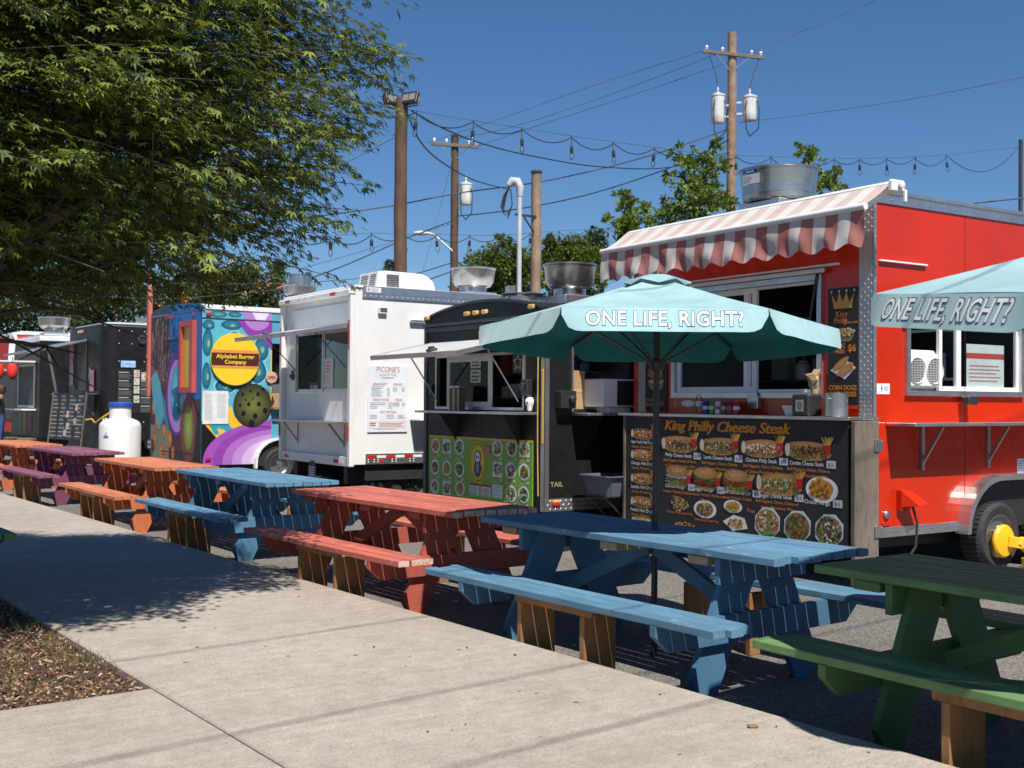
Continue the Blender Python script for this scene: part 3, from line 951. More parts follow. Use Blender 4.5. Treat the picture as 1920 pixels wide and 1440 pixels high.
# ------------------------------------------------------------------ red trailer (right)
RED = thing('red_food_trailer', 'red food trailer with striped awning and black cheese steak menu board', 'food truck', (3.018, 9.5, 0), R(33))
metal('dull_plate', (.52, .52, .53), .42)
RW, RL, RZ0, RZ1 = 3.15, 6.0, .38, 3.27
b = MB()
walls(b, 0, .05, RW, RZ0, RZ1, (.56, 2.50, 1.57, 2.62))
walls(b, 0, 0, RL, RZ0, RZ1, (.43, 2.06, 1.62, 2.33), plane='side')
b.box(RL - .05, RL, .05, RW, RZ0, RZ1); b.box(.05, RL - .05, RW - .05, RW, RZ0, RZ1)
b.build('body', 'red_paint', RED)
b = MB(); b.box(-.02, RL + .02, -.02, RW + .02, RZ1 + .001, RZ1 + .045, .01); b.build('roof', 'aluminium', RED)
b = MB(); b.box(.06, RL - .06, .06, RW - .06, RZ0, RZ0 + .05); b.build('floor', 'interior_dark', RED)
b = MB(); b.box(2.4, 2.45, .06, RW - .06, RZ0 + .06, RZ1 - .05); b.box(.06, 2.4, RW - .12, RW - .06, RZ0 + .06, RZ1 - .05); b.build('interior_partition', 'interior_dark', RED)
sf, ef = side_frame(), end_frame()
goods(RED, 1.3, .3, 2.7, 1.75, 1); goods(RED, 1.3, .3, 2.7, 2.2, 2)
# riveted aluminium edges
b = MB(); b.box(-.012, RL, -.012, -.001, RZ1 - .075, RZ1 - .001); b.build('upper_rail', 'aluminium', RED)
b = MB(); b.box(-.012, 1.17, -.014, -.001, RZ0, RZ0 + .085, .003); b.build('lower_rail', 'aluminium', RED)
b = MB(); b.box(-.012, -.001, .142, RW, RZ0, RZ0 + .085, .003); b.build('lower_rail', 'aluminium', RED)
b = MB(); b.box(-.010, -.001, -.012, .14, RZ0 + .09, RZ1 - .08); b.box(-.010, .03, -.010, -.001, RZ0 + .09, RZ1 - .08); cp_ = b.build('corner_plate', 'dull_plate', RED)
b = MB(); tread(b, ef, -.138, RZ0 + .095, .008, RZ1 - .085, .0101); b.build('tread_pattern', 'aluminium', cp_)['kind'] = 'stuff'
b = MB()
for k in range(26):
    b.lathe([(.009, 0), (.007, -.006), (.002, -.008)], 8, (.05 + k * .17, -.012, RZ1 - .04), 'y')
for k in range(7):
    b.lathe([(.009, 0), (.007, -.006), (.002, -.008)], 8, (.04 + k * .18, -.0142, RZ0 + .045), 'y')
for k in range(22):
    b.lathe([(.006, 0), (.005, -.005), (.001, -.006)], 6, (.022, -.0102, RZ0 + .15 + k * .125), 'y')
b.build('rivets', 'steel', RED)['kind'] = 'stuff'
b = MB(); b.box(1.232, 1.236, -.0025, -.0005, RZ0 + .09, RZ1 - .08); b.build('panel_seam', 'black_matte', RED)
b = MB(); b.box(.06, .68, -.03, -.001, 2.70, 2.715, .003); b.build('drip_rail', 'white_trim', RED)
b = MB(); b.box(-.03, -.001, .35, 2.7, 2.70, 2.72, .004); b.build('drip_rail', 'white_trim', RED)
# front window: aluminium frame, sliding sashes, open half on the right
w_ = bpy.data.objects.new('serving_window', None); COL.objects.link(w_); w_.parent = RED
b = MB(); ring(b, ef, -2.52, 1.55, -.54, 2.64, .05, -.04, .03); b.build('frame', 'aluminium', w_)
for (a0, a1, d) in ((-2.465, -1.42, .0), (-1.50, -1.335, .012)):
    b = MB(); ring(b, ef, a0, 1.602, a1, 2.586, .055, -.03 + d, d); b.build('sash', 'white_trim', w_)
b = MB(); sheet(b, ef, -2.41, 1.657, -1.475, 2.53, -.018, -.014); b.build('pane', 'window_glass', w_)
b = MB(); sheet(b, ef, -1.33, 1.602, -.592, 1.63, -.03, .0); b.build('sill_rail', 'white_trim', w_)
b = MB(); sheet(b, ef, -1.33, 2.56, -.592, 2.586, -.03, .0); b.build('head_rail', 'white_trim', w_)
b = MB(); b.box(-.06, -.032, .48, 2.52, 2.645, 2.685, .003); b.build('lift_door_header', 'aluminium', RED)
b = MB(); b.tube([(-.035, .575, 2.66), (-.06, .70, 1.95)], .012, 8); b.tube([(-.06, .70, 1.95), (-.06, .72, 1.85)], .007, 6); b.build('gas_strut', 'black_plastic', RED)
# side window
w_ = bpy.data.objects.new('side_window', None); COL.objects.link(w_); w_.parent = RED
b = MB(); ring(b, sf, .40, 1.575, 2.09, 2.36, .045, -.04, .035); b.build('frame', 'aluminium', w_)
for (a0, a1, d) in ((.86, 1.14, .010), (1.14, 2.045, .0)):
    b = MB(); ring(b, sf, a0, 1.622, a1, 2.313, .04, -.03 + d, d); b.build('sash', 'white_trim', w_)
    b = MB(); sheet(b, sf, a0 + .04, 1.662, a1 - .04, 2.273, -.016 + d, -.013 + d); b.build('pane', 'window_glass', w_)
b = MB(); b.box(.36, .405, -.07, -.036, 2.22, 2.27, .004); b.box(2.03, 2.09, -.07, -.036, 2.22, 2.27, .004); b.build('latch', 'black_plastic', RED)
# poster in side window and fan inside
P = Print(sf, -.03); P.rect(1.30, 1.66, 1.86, 2.05, (0.62, 0.60, 0.58)); P.rect(1.30, 1.92, 1.86, 1.97, (0.5, 0.06, 0.05), 1); P.lines(1.34, 1.82, 1.86, 5, .012, .022, (0.45, 0.2, 0.2), 1)
P.out('window_poster', RED)
wf = thing('window_fan', 'white twin-drum fan standing inside the red trailer side window', 'fan', RED.matrix_world @ Vector((0, 0, 0)))
wf.matrix_world = Matrix.Translation((3.018, 9.5, 0)) @ Matrix.Rotation(R(33), 4, 'Z') @ Matrix.Translation((.70, .03, 1.615))
b = MB(); b.box(-.245, .245, -.02, .16, 0, .36, .05); b.build('housing', 'white_plastic', wf)
for cx in (-.12, .12):
    b = MB(); b.lathe([(.105, -.022), (.112, -.034), (.118, -.022)], 28, (cx, 0, .18), 'y', cap=False)
    for k in range(9):
        b.box(cx - .1 * math.sqrt(max(0, 1 - ((k - 4) / 5) ** 2)), cx + .1 * math.sqrt(max(0, 1 - ((k - 4) / 5) ** 2)), -.031, -.027, .18 + (k - 4) * .021 - .0015, .18 + (k - 4) * .021 + .0015)
        h = .1 * math.sqrt(max(0, 1 - ((k - 4) / 5) ** 2)); b.box(cx + (k - 4) * .021 - .0015, cx + (k - 4) * .021 + .0015, -.0265, -.023, .18 - h, .18 + h)
    b.build('grille', 'white_trim', wf, smooth=40)
    b = MB(); b.lathe([(.103, -.0205), (.001, -.0208)], 24, (cx, 0, .18), 'y', cap=False); b.build('drum', 'interior_dark', wf)
# side shelf
b = MB(); b.box(.16, 2.6, -.30, -.002, 1.318, 1.345, .004); sh = b.build('side_shelf', 'aluminium', RED)
for x in (.62, 1.55):
    b = MB(); b.box(x - .018, x + .018, -.03, -.002, .93, 1.316); b.beam((x, -.02, 1.0), (x, -.22, 1.312), .02, .03); b.build('bracket', 'steel', sh)
b = MB(); b.box(1.13, 1.26, -.12, -.036, 1.50, 1.575, .006); b.build('ticket_box', 'dark_steel', RED)
# power inlet with a hood and its cord
b = MB(); b.prism([(.30, .60), (.42, .60), (.42, .77), (.30, .77)], sf, .001, .05); b.add([(.30, -.05, .77), (.42, -.05, .77), (.52, -.16, .66), (.38, -.17, .645), (.30, -.05, .63), (.42, -.05, .62)], [(0, 1, 2, 3), (0, 3, 4), (1, 5, 2)])
b.build('power_inlet', 'red_paint', RED)
b = MB(); b.tube([(.40, -.08, .66), (.42, -.12, .5), (.40, -.12, .3), (.28, -.10, .16), (.1, -.08, .08), (-.1, .05, .03)], .011, 8); b.build('cord', 'cable_black', RED, smooth=40)
b = MB(); b.lathe([(.035, -.001), (.035, -.015), (.02, -.03), (.001, -.032)], 16, (.165, 0, .57), 'y'); b.build('water_inlet', 'steel', RED, smooth=40)
b = MB(); b.box(.11, .21, -.016, -.001, .475, .505, .003); b.build('marker_light', 'red_plastic', RED)
b = MB(); b.box(-.02, -.001, .01, .10, .40, .56, .004); b.build('tail_light', 'red_plastic', RED)
P = Print(sf); P.rect(.045, 1.585, .21, 1.675, WHT); P.rect(.105, 1.60, .11, 1.66, (.05, .05, .2), 1); P.poly([(.10, 1.625), (.12, 1.625), (.108, 1.66)], (.05, .05, .2), 1); P.lines(.14, .20, 1.65, 3, .006, .008, (.3, .3, .4), 1); P.out('sticker', RED)
P = Print(sf); P.rect(2.02, .86, 2.12, 1.0, (.55, .6, .7)); P.lines(2.03, 2.11, .98, 5, .008, .012, (.1, .15, .4), 1); P.out('sticker', RED)
# wheels and fender
for x in (1.66, 2.42): wheel(RED, x, -.055, .31, .31, .2)
b = MB(); arc = []
for k in range(13):
    a = math.pi * (1 - .5 * k / 12); arc.append((1.62 + .47 * math.cos(a), .36 + .46 * math.sin(a)))
arc += [(2.46 + .47 * math.cos(math.pi * (.5 - .5 * k / 12)), .36 + .46 * math.sin(math.pi * (.5 - .5 * k / 12))) for k in range(13)]
for i in range(len(arc) - 1):
    (x0, z0), (x1, z1) = arc[i], arc[i + 1]
    cx, cz = 2.04, .36
    o0 = Vector((x0 - max(1.62, min(2.46, x0)), 0, z0 - .36)).normalized() * .05; o1 = Vector((x1 - max(1.62, min(2.46, x1)), 0, z1 - .36)).normalized() * .05
    if o0.length < .01: o0 = Vector((0, 0, .05))
    if o1.length < .01: o1 = Vector((0, 0, .05))
    vs = []
    for y in (-.13, -.001):
        vs += [(x0, y, z0), (x1, y, z1), (x1 + o1.x, y, z1 + o1.z), (x0 + o0.x, y, z0 + o0.z)]
    b.add(vs, [(0, 1, 2, 3), (4, 7, 6, 5), (3, 2, 6, 7), (0, 4, 5, 1)])
b.build('fender', 'aluminium', RED)
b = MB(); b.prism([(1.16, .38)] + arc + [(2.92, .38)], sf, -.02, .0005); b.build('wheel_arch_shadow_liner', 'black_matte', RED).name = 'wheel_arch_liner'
b = MB(); b.box(.3, RL - .3, .3, RW - .3, .24, .375); b.build('chassis', 'black_matte', RED)
wheel(RED, 1.66, RW - .25, .31, .31, .2); wheel(RED, 2.42, RW - .25, .31, .31, .2)
exhaust_fan(RED, .30, 1.36, RZ1 + .045, .365, .335, .40, 'drum')
P = Print(Frame((.30 - .372, 1.36, RZ1), (0, -1, 0), (0, 0, 1))); P.rect(-.10, .38, .06, .42, (.02, .10, .35)); P.text('econ-air', -.005, .39, .028, WHT, 1, .01); P.rect(-.10, .28, .12, .37, (.55, .55, .55)); P.lines(-.09, .03, .36, 5, .006, .008, (.35, .35, .36), 1); P.out('fan_label', RED)
# awning
aw = bpy.data.objects.new('awning', None); COL.objects.link(aw); aw.parent = RED
A0, A1 = -.33, 3.06
b = MB(); b.box(-.20, -.06, A0 + .02, A1 - .02, 3.22, 3.30, .02); b.build('case', 'white_trim', aw)
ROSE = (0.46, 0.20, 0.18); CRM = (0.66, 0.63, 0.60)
nst = 26; sw = (A1 - A0) / nst
b = MB(); N = 8; rows = 6
for i in range(nst * N):
    y0, y1 = A1 - sw * i / N, A1 - sw * (i + 1) / N
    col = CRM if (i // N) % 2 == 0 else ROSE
    col = tuple(c * 1.12 for c in col) if col is CRM else (0.64, 0.52, 0.49)  # top cloth paler than the valance, sunlit wash put into the stripe colours
    for j in range(rows):
        q0, q1 = j / rows, (j + 1) / rows
        def pt(y, q): return (-.17 - .33 * q, y, 3.295 - .22 * q - .014 * math.sin(math.pi * q) - .004 * math.sin(y * 4))
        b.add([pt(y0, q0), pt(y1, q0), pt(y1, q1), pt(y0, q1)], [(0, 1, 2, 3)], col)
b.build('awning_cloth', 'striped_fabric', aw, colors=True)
b = MB(); b.tube([(-.505, A0 - .01, 3.062), (-.505, A1 + .01, 3.062)], .028, 12); b.build('front_bar', 'white_trim', aw, smooth=40)
b = MB(); g = []; nz = 8; NN = nst * N
def vp(i, j):
    y = A1 - sw * i / N; q = j / nz
    ph = (i / N)
    drop = .285 + .022 * math.cos(math.pi * ph) 
    fold = .016 * q * math.sin(y * 9.0 + 2 * math.sin(y * 3)) + .010 * q * math.sin(y * 23 + q * 5) + .012 * math.sin(q * 6 + y * 5) * q
    return (-.51 + fold - .03 * q, y, 3.04 - drop * q)
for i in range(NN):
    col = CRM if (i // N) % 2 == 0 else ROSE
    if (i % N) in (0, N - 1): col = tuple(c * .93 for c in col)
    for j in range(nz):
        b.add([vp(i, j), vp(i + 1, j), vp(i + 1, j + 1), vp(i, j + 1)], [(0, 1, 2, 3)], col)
me = b.mesh('valance', None, True)
bm = bmesh.new(); bm.from_mesh(me); bmesh.ops.remove_doubles(bm, verts=bm.verts, dist=.0005); bm.to_mesh(me); bm.free(); me.shade_smooth()
obj('valance', me, 'striped_fabric', aw)
for y in (A0 + .06, A1 - .06):
    b = MB(); b.beam((-.12, y, 3.25), (-.30, y + .06, 3.12), .03, .045); b.beam((-.30, y + .06, 3.12), (-.49, y, 3.05), .03, .04); b.build('arm', 'white_trim', aw)
b = MB(); b.box(-.21, -.05, A0 - .03, A0 + .018, 3.21, 3.31, .012); b.lathe([(.022, 0), (.03, -.015), (.03, -.03), (.012, -.036)], 14, (-.12, A0 - .03, 3.265), 'y'); b.box(-.09, -.06, A0 - .06, A0 - .032, 3.13, 3.23, .006); b.build('end_cap', 'white_trim', aw)
# counter, menu board and side post
b = MB(); b.box(-.365, -.002, -.06, 2.96, 1.362, 1.392, .005); b.build('counter', 'steel', RED)
mb = MB(); mb.box(-.335, -.315, -.03, 2.86, .27, 1.355); board = mb.build('menu_board', 'black_matte', RED)
b = MB(); b.box(-.345, -.05, -.105, -.062, .02, 1.36, .004); b.build('side_board', 'grey_wood', RED)
b = MB(); b.box(-.345, -.31, 2.865, 2.90, .02, 1.36, .004); b.build('side_board', 'grey_wood', RED)
for z in (.45, 1.16):
    b = MB(); b.box(-.11, -.03, -.118, -.107, z - .05, z + .05, .003); b.box(-.03, -.012, -.118, -.02, z - .04, z + .04, .003); b.build('hinge', 'steel', RED)
P = Print(Frame((-.335, 2.85, 0), (0, -1, 0), (0, 0, 1)))
for q_ in (0, 1, 2): P.text('King Philly Cheese Steak', 1.405 + q_ * .006, 1.235, .135, ORG, 1 + q_ * .2, .012, .25, width=1.65)
def item(s, t, name, lines, w=.42, price=True, ns=.05):
    P.text(name, s - .03, t, ns, WHT, 1, .006, width=w)
    if price: P.rect(s + w / 2 + .0, t - .012, s + w / 2 + .10, t + .052, (.55, .56, .62), 1); P.text('$15', s + w / 2 + .05, t + .004, .04, (.05, .05, .08), 2)
    for i, L in enumerate(lines): P.text(L, s - .01, t - .05 - i * .05, .04, ORG, 1, .004)
row1 = ((.82, 'Philly Cheese Steak'), (1.37, 'Lamb Cheese Steak'), (1.92, 'Chicken Philly Steak'), (2.45, 'Combo Cheese Steak'))
fl = ([MEAT, (.2, .1, .06), CREAM], [MEAT, CREAM, GREEN], [CREAM, (.5, .4, .25), REDF], [(.05, .03, .02), (.3, .22, .06), MEAT])
for (s, nm), f_ in zip(row1, fl):
    sub_roll(P, s, 1.10, .50, .165, f_); fries(P, s + .21, 1.14, 1.0, 5)
    item(s + .01, .975, nm, ['Bell Peppers, Onion, Choices', 'of Cheese Provolone, Wiz'], .38)
for (s, nm, ly) in ((.79, 'Chicken Burger', [GREEN, (.35, .16, .05), WHT]), (1.19, 'Veggie Burger', [MEAT, REDF, GREEN]), (1.60, 'Double Chicken Burger', [GREEN, REDF, (.42, .2, .06), WHT])):
    burger(P, s, .79, .36, .21, ly); fries(P, s + .17, .79, .9, 8)
    item(s, .672, nm, ['Lettuce, Tomato, Pickles,', 'Cheese'], .30 if nm[0] != 'D' else .40)
sub_roll(P, 2.12, .795, .52, .20, [GREEN, CREAM, (.3, .15, .05)]); fries(P, 2.36, .84, 1.0, 8)
item(2.10, .672, 'Veggie Cheese Steak', ['Bell Peppers, Onion, Choice of', 'cheese Provolone, Wiz'], .40)
plate(P, 2.60, .78, .175, .11, [(.6, .26, .04)], 0)
for (ds, dt) in ((-.08, .03), (-.02, .06), (.05, .03), (-.03, -.02), (.07, -.03), (-.09, -.04), (.02, .0)):
    P.ell(2.60 + ds, .79 + dt, .044, .036, (.62, .27, .03), 4 + int(abs(ds) * 50) % 3, 14, (.5, .2, .02)); P.ell(2.60 + ds, .79 + dt, .018, .014, (.28, .10, .02), 7, 10)
item(2.58, .655, 'Onion Rings', [], .28)
P.specks(.81, .52, .14, .07, [(.45, .25, .1), (.6, .45, .25), (.3, .15, .07)], 80, .012, 2); P.text('Chicken Steak Over Fries', .82, .425, .036, ORG, 1)
plate(P, 1.18, .50, .155, .085, [(.3, .17, .07), (.55, .42, .22), (.2, .1, .05)], 80); P.text('Lamb Steak Over Fries', 1.2, .385, .036, ORG, 1)
plate(P, 1.55, .555, .12, .06, [FRY, (.6, .34, .06)], 60); P.text('Fries', 1.78, .52, .05, ORG, 1)
P.poly([(1.42, .41), (1.55, .33), (1.74, .37), (1.70, .46), (1.56, .48)], WHT, 1); P.specks(1.59, .405, .1, .045, [(.55, .33, .06), (.25, .12, .03), (.7, .5, .12)], 60, .012, 3)
for (s, pal) in ((1.98, [(.6, .16, .06), (.75, .7, .62), GREEN, (.65, .3, .12)]), (2.33, [(.13, .06, .03), (.2, .09, .05), GREEN, (.5, .1, .05)]), (2.68, [(.05, .04, .04), (.7, .68, .62), GREEN, (.45, .08, .04)])):
    P.ell(s, .445, .165, .145, (.60, .62, .66), 1, 8, rot=.39); P.ell(s, .445, .14, .122, (.16, .2, .08), 2, 16); P.specks(s, .445, .125, .11, pal, 130, .014, 3)
for (z, nm) in ((1.18, 'New York Hot Dog'), (.965, 'Chicago Hot Dog'), (.725, 'Seattle Hot Dog'), (.49, 'Polish Hot Dog')):
    sub_roll(P, .26, z + .005, .34, .12, [(.5, .3, .1), CREAM, REDF]); fries(P, .44, z + .03, .9, 8)
    P.text(nm, .24, z - .095, .05, WHT, 1, .006, width=.34); P.rect(.43, z - .10, .50, z - .05, (.55, .56, .62), 2); P.text('Onion, Mustard', .23, z - .14, .036, ORG, 1, width=.28)
sub_roll(P, .26, .31, .30, .08, [CREAM, GREEN]); P.specks(.9, .32, .14, .03, [FRY, (.5, .2, .08)], 40, .014, 2)
P.out('menu_print', board)
# posters on the front
pb = MB(); pb.box(-.012, -.002, .145, .475, 1.46, 2.50); po = pb.build('poster', 'black_matte', RED)
P = Print(Frame((-.012, .475, 1.46), (0, -1, 0), (0, 0, 1)))
GOLD = (.55, .33, .08)
P.poly([(.07, .86), (.26, .86), (.29, .99), (.235, .91), (.205, 1.0), (.165, .92), (.125, 1.0), (.095, .91), (.04, .99)], GOLD, 1)
for s in (.04, .125, .205, .29): P.ell(s, 1.01, .012, .012, (.45, .55, .7), 2, 8)
P.text('King', .15, .79, .07, ORG, 1, .02); P.text('Philly', .14, .735, .07, ORG, 1, .02); P.text('Cheese steak', .25, .73, .03, ORG, 1, .01)
P.specks(.165, .655, .13, .035, [CREAM, (.6, .45, .2), FRY], 70, .013, 2); P.poly([(.05, .63), (.29, .63), (.25, .575), (.10, .575)], (.25, .17, .1), 1)
P.text('CLASSIC', .11, .525, .05, ORG, 1, .02, width=.16); P.text('FRIES', .13, .475, .05, ORG, 1, .02); P.text('$6', .265, .49, .085, ORG, 1, .02)
P.poly([(.03, .33), (.19, .25), (.31, .35), (.20, .42)], WHT, 1); P.ell(.15, .39, .10, .030, (.50, .21, .06), 3, 18, (.6, .3, .1), rot=.55); P.ell(.19, .33, .10, .032, (.52, .22, .06), 5, 18, (.62, .32, .12), rot=.45); P.specks(.25, .36, .06, .03, [FRY], 20, .012, 2)
P.text('CORN DOGS', .165, .16, .058, ORG, 1, .022, width=.30); P.text('WITH FRIES', .165, .105, .058, ORG, 1, .022, width=.30); P.text('$10', .165, .04, .06, ORG, 1, .022)
P.rect(-.002, -.002, .332, .03, (.5, .04, .02), 2)
P.out('poster_print', po)
pb = MB(); pb.box(-.012, -.002, 2.60, 2.94, 1.415, 1.90); po = pb.build('poster', 'black_matte', RED)
P = Print(Frame((-.012, 2.94, 1.415), (0, -1, 0), (0, 0, 1)))
burger(P, .17, .34, .26, .24, [GREEN, CHEESE, MEAT, GREEN, REDF]); fries(P, .22, .43, .7, 2, False); P.rect(.02, .02, .32, .03, (.05, .02, .01), 0); P.rect(.16, .02, .18, .3, (.02, .015, .012), 0); P.text('SALMON', .09, .10, .045, ORG, 1, .02, width=.14); P.text('BURGER', .09, .05, .045, ORG, 1, .02, width=.14); P.text('$15', .25, .06, .055, ORG, 1, .02)
P.out('poster_print', po)
b = MB(); b.box(-.008, -.002, 2.95, 3.07, 1.40, RZ1 - .1); cp_ = b.build('corner_plate', 'dull_plate', RED)
b = MB(); tread(b, ef, -3.068, 1.41, -2.952, RZ1 - .11, .0081); b.build('tread_pattern', 'aluminium', cp_)['kind'] = 'stuff'
P = Print(ef); P.rect(-2.50, 1.455, -2.46, 1.535, (.5, .3, .2)); P.ell(-2.29, 1.495, .10, .032, WHT, 0, 24); P.rect(-2.11, 1.465, -1.96, 1.53, (.4, .03, .1)); P.poly([(-2.07, 1.475), (-2.0, 1.475), (-2.02, 1.51), (-2.04, 1.525)], WHT, 1); P.out('stickers', RED)
b = MB(); b.box(-.06, -.002, 1.27, 1.405, 1.45, 1.57, .005); b.box(-.055, -.045, 1.285, 1.39, 1.57, 1.60); b.build('utensil_box', 'steel', RED)

def red_pt(x, y, z):
    c, s_ = math.cos(R(33)), math.sin(R(33))
    return (3.018 + c * x - s_ * y, 9.5 + s_ * x + c * y, z)
# ---- things standing on the red trailer's counter
simple('can_steel', (.6, .6, .6), .25, .9)
def drink_can(y, body, band, label):
    t = thing('drink_can', label, 'can', red_pt(-.18, y, 1.393), R(33), 'drink cans on the counter')
    b = MB(); b.lathe([(.026, 0), (.033, .008), (.033, .110), (.027, .120), (.027, .123)], 20)
    b.build('can_body', simple('can_' + '_'.join('%d' % (c * 255) for c in body), body, .25, .3, .05), t, smooth=40)
    b = MB(); b.lathe([(.0335, .045), (.0335, .078)], 20, cap=False); b.build('band', simple('band_' + '_'.join('%d' % (c * 255) for c in band), band, .3), t, smooth=40)
    b = MB(); b.lathe([(.0275, .1232), (.0265, .1215), (.001, .1215)], 20, cap=False); b.build('lid', 'can_steel', t)
for y, bc, wc, lb in ((1.832, (.01, .03, .22), (.6, .6, .65), 'dark blue drink can next to the water bottle on the counter'),
                      (1.743, (.02, .25, .05), (.5, .6, .2), 'green drink can on the red trailer counter'),
                      (1.662, (.62, .62, .62), (.4, .05, .05), 'silver white drink can on the red trailer counter'),
                      (1.582, (.12, .06, .03), (.5, .35, .15), 'brown drink can on the red trailer counter'),
                      (1.502, (.25, .02, .06), (.35, .05, .12), 'dark cherry red drink can, second from the right of its row'),
                      (1.420, (.5, .015, .015), (.7, .65, .65), 'bright red drink can, rightmost in the row on the counter')):
    drink_can(y, bc, wc, lb)
t = thing('water_bottle', 'clear plastic water bottle left of the drink cans', 'bottle', red_pt(-.18, 1.93, 1.393), R(33))
b = MB(); b.lathe([(.03, 0), (.033, .01), (.033, .06), (.030, .07), (.033, .08), (.033, .14), (.025, .165), (.013, .185), (.013, .20)], 18); b.build('bottle_body', 'bulb_glass', t, smooth=50)
b = MB(); b.lathe([(.0345, .075), (.0345, .125)], 18, cap=False); b.build('label_band', simple('bottle_label', (.45, .55, .65), .4), t)
b = MB(); b.lathe([(.0145, .197), (.0145, .215)], 14); b.build('cap', 'white_plastic', t)
t = thing('napkin_dispenser', 'black napkin dispenser on the red trailer counter', 'napkin dispenser', red_pt(-.20, .54, 1.393), R(33))
b = MB(); b.box(-.09, .09, -.10, .10, .0, .19, .015); b.build('case', 'black_plastic', t)
b = MB(); b.box(-.095, -.091, -.045, .045, .04, .14, .001); b.build('face_plate', 'steel', t)
P = Print(Frame((-.095, .03, .05), (0, -1, 0), (0, 0, 1))); P.ell(.03, .04, .03, .04, (.2, .16, .12)); P.out('emblem', t)
t = thing('paper_bag', 'crumpled brown paper bag behind the napkin dispenser', 'paper bag', red_pt(-.10, .57, 1.584), R(33))
b = MB(); rb_ = random.Random(5); vs = []; 
for i in range(6):
    for k in range(8):
        a = 2 * math.pi * k / 8; w = (.03 + .055 * (i / 5)) * rb_.uniform(.75, 1.2)
        vs.append((w * .6 * math.cos(a), w * math.sin(a) * 1.0 - .03 + .05 * (i / 5) * rb_.random(), .002 + .195 * i / 5 + (rb_.uniform(-.03, .02) if i == 5 else 0)))
b.add(vs, [(i * 8 + k, i * 8 + (k + 1) % 8, (i + 1) * 8 + (k + 1) % 8, (i + 1) * 8 + k) for i in range(5) for k in range(8)] + [tuple(range(8))]); b.build('bag', simple('kraft', (.45, .30, .17), .9, 0, .15, 12, .5, 30), t)
t = thing('steel_pot', 'round stainless steel pot on the counter beside the napkin dispenser', 'pot', red_pt(-.17, .245, 1.393), R(33))
b = MB(); b.lathe([(.095, 0), (.10, .006), (.10, .195), (.105, .20), (.098, .20), (.095, .02), (.001, .02)], 32, cap=False); b.build('pot_wall', 'steel', t, smooth=30)
b = MB(); b.tube([(-.10, -.03, .15), (-.125, -.02, .155), (-.125, .02, .155), (-.10, .03, .15)], .005, 6); b.build('handle', 'steel', t)
t = thing('paper_tray', 'small white food tray on the counter', 'tray', red_pt(-.2, .71, 1.393), R(33))
b = MB(); b.add([(-.04, -.04, 0), (.04, -.04, 0), (.04, .04, 0), (-.04, .04, 0), (-.06, -.07, .09), (.06, -.07, .09), (.06, .07, .09), (-.06, .07, .09)], [(3, 2, 1, 0), (0, 1, 5, 4), (1, 2, 6, 5), (2, 3, 7, 6), (3, 0, 4, 7)]); b.build('tray_wall', 'white_plastic', t)
# yellow wheel lock
t = thing('wheel_lock', 'yellow wheel lock clamped on the red trailer wheel', 'wheel lock', red_pt(1.66, -.08, 0), R(33))
b = MB(); b.lathe([(.150, .0), (.150, -.02), (.135, -.035), (.05, -.05), (.001, -.05)], 32, (-.02, -.02, .27), 'y'); b.build('cover_plate', 'yellow_paint', t, smooth=35)
b = MB(); b.beam((0, -.06, .27), (.12, -.13, .25), .05, .10, ch=.006); b.beam((.09, -.12, .28), (.36, -.18, .05), .05, .09, ch=.006); b.build('arm', 'yellow_paint', t)
b = MB(); b.beam((.34, -.18, .08), (.36, .02, .05), .05, .08, ch=.006); b.build('jaw', 'yellow_paint', t)

# ---- shop across the lot to the right: out of frame, seen mirrored in the red trailer's side window
t = thing('shop_building', 'shop with red NAILS lettering, seen only as a reflection in the side window', 'shop', (22.5, 10.0, 0))
b = MB(); b.box(0, 6, -7, 7, 0, 4.2, .02); b.build('wall', simple('stucco', (.62, .60, .56), .9, 0, .06, 2, .3, 60), t)
b = MB(); b.box(-.25, 6.2, -7.2, 7.2, 4.201, 4.45, .02); b.build('parapet', 'grey_plastic', t)
for y in (-5, -2.4, 2.4, 5):
    b = MB(); b.box(-.03, -.002, y - 1, y + 1, .7, 1.9); w2 = b.build('shop_window', 'interior_dark', t)
    b = MB(); ring(b, Frame((-.03, y, 0), (0, -1, 0), (0, 0, 1)), -1.05, .65, 1.05, 1.95, .06, .001, .03); b.build('frame', 'aluminium', w2)
b = MB(); b.box(-.05, -.002, -.5, .5, 0.01, 1.95); b.build('door', 'dark_steel', t)
P = Print(Frame((-.02, 0, 2.25), (0, -1, 0), (0, 0, 1))); P.text('NAILS', .0, 0, .55, (.6, .02, .02), 1, .03, width=1.25); P.out('sign_lettering', t)
# ------------------------------------------------------------------ black trailer with green banner
def part_empty(name, parent):
    e = bpy.data.objects.new(name, None); COL.objects.link(e); e.parent = parent; e.empty_display_size = .05
    return e
TACO = thing('black_food_trailer', 'black arched-roof food trailer with green food photo banner', 'food truck', (.349, 12.0, 0), R(34.5))
TW, TL, TZ0 = 2.52, 4.4, .34
b = MB()
walls(b, 0, .04, TW, TZ0, 2.40, (.38, 2.23, 1.42, 2.04), .04)
walls(b, 0, 0, TL, TZ0, 2.40, (.36, 1.55, 1.42, 2.0), .04, plane='side')
b.box(TL - .04, TL, .04, TW, TZ0, 2.40); b.box(.04, TL - .04, TW - .04, TW, TZ0, 2.40)
b.build('body', 'black_paint', TACO)
arch = [(-TW, 2.401)] + [(-TW + TW * k / 16, 2.50 + .155 * math.sin(math.pi * k / 16) ** .75) for k in range(17)] + [(0, 2.401)]
b = MB(); fr = Frame((0, 0, 0), (0, -1, 0), (0, 0, 1)); b.prism(arch, fr, -TL, 0.0); b.build('arched_roof', 'black_paint', TACO, smooth=25)
b = MB()
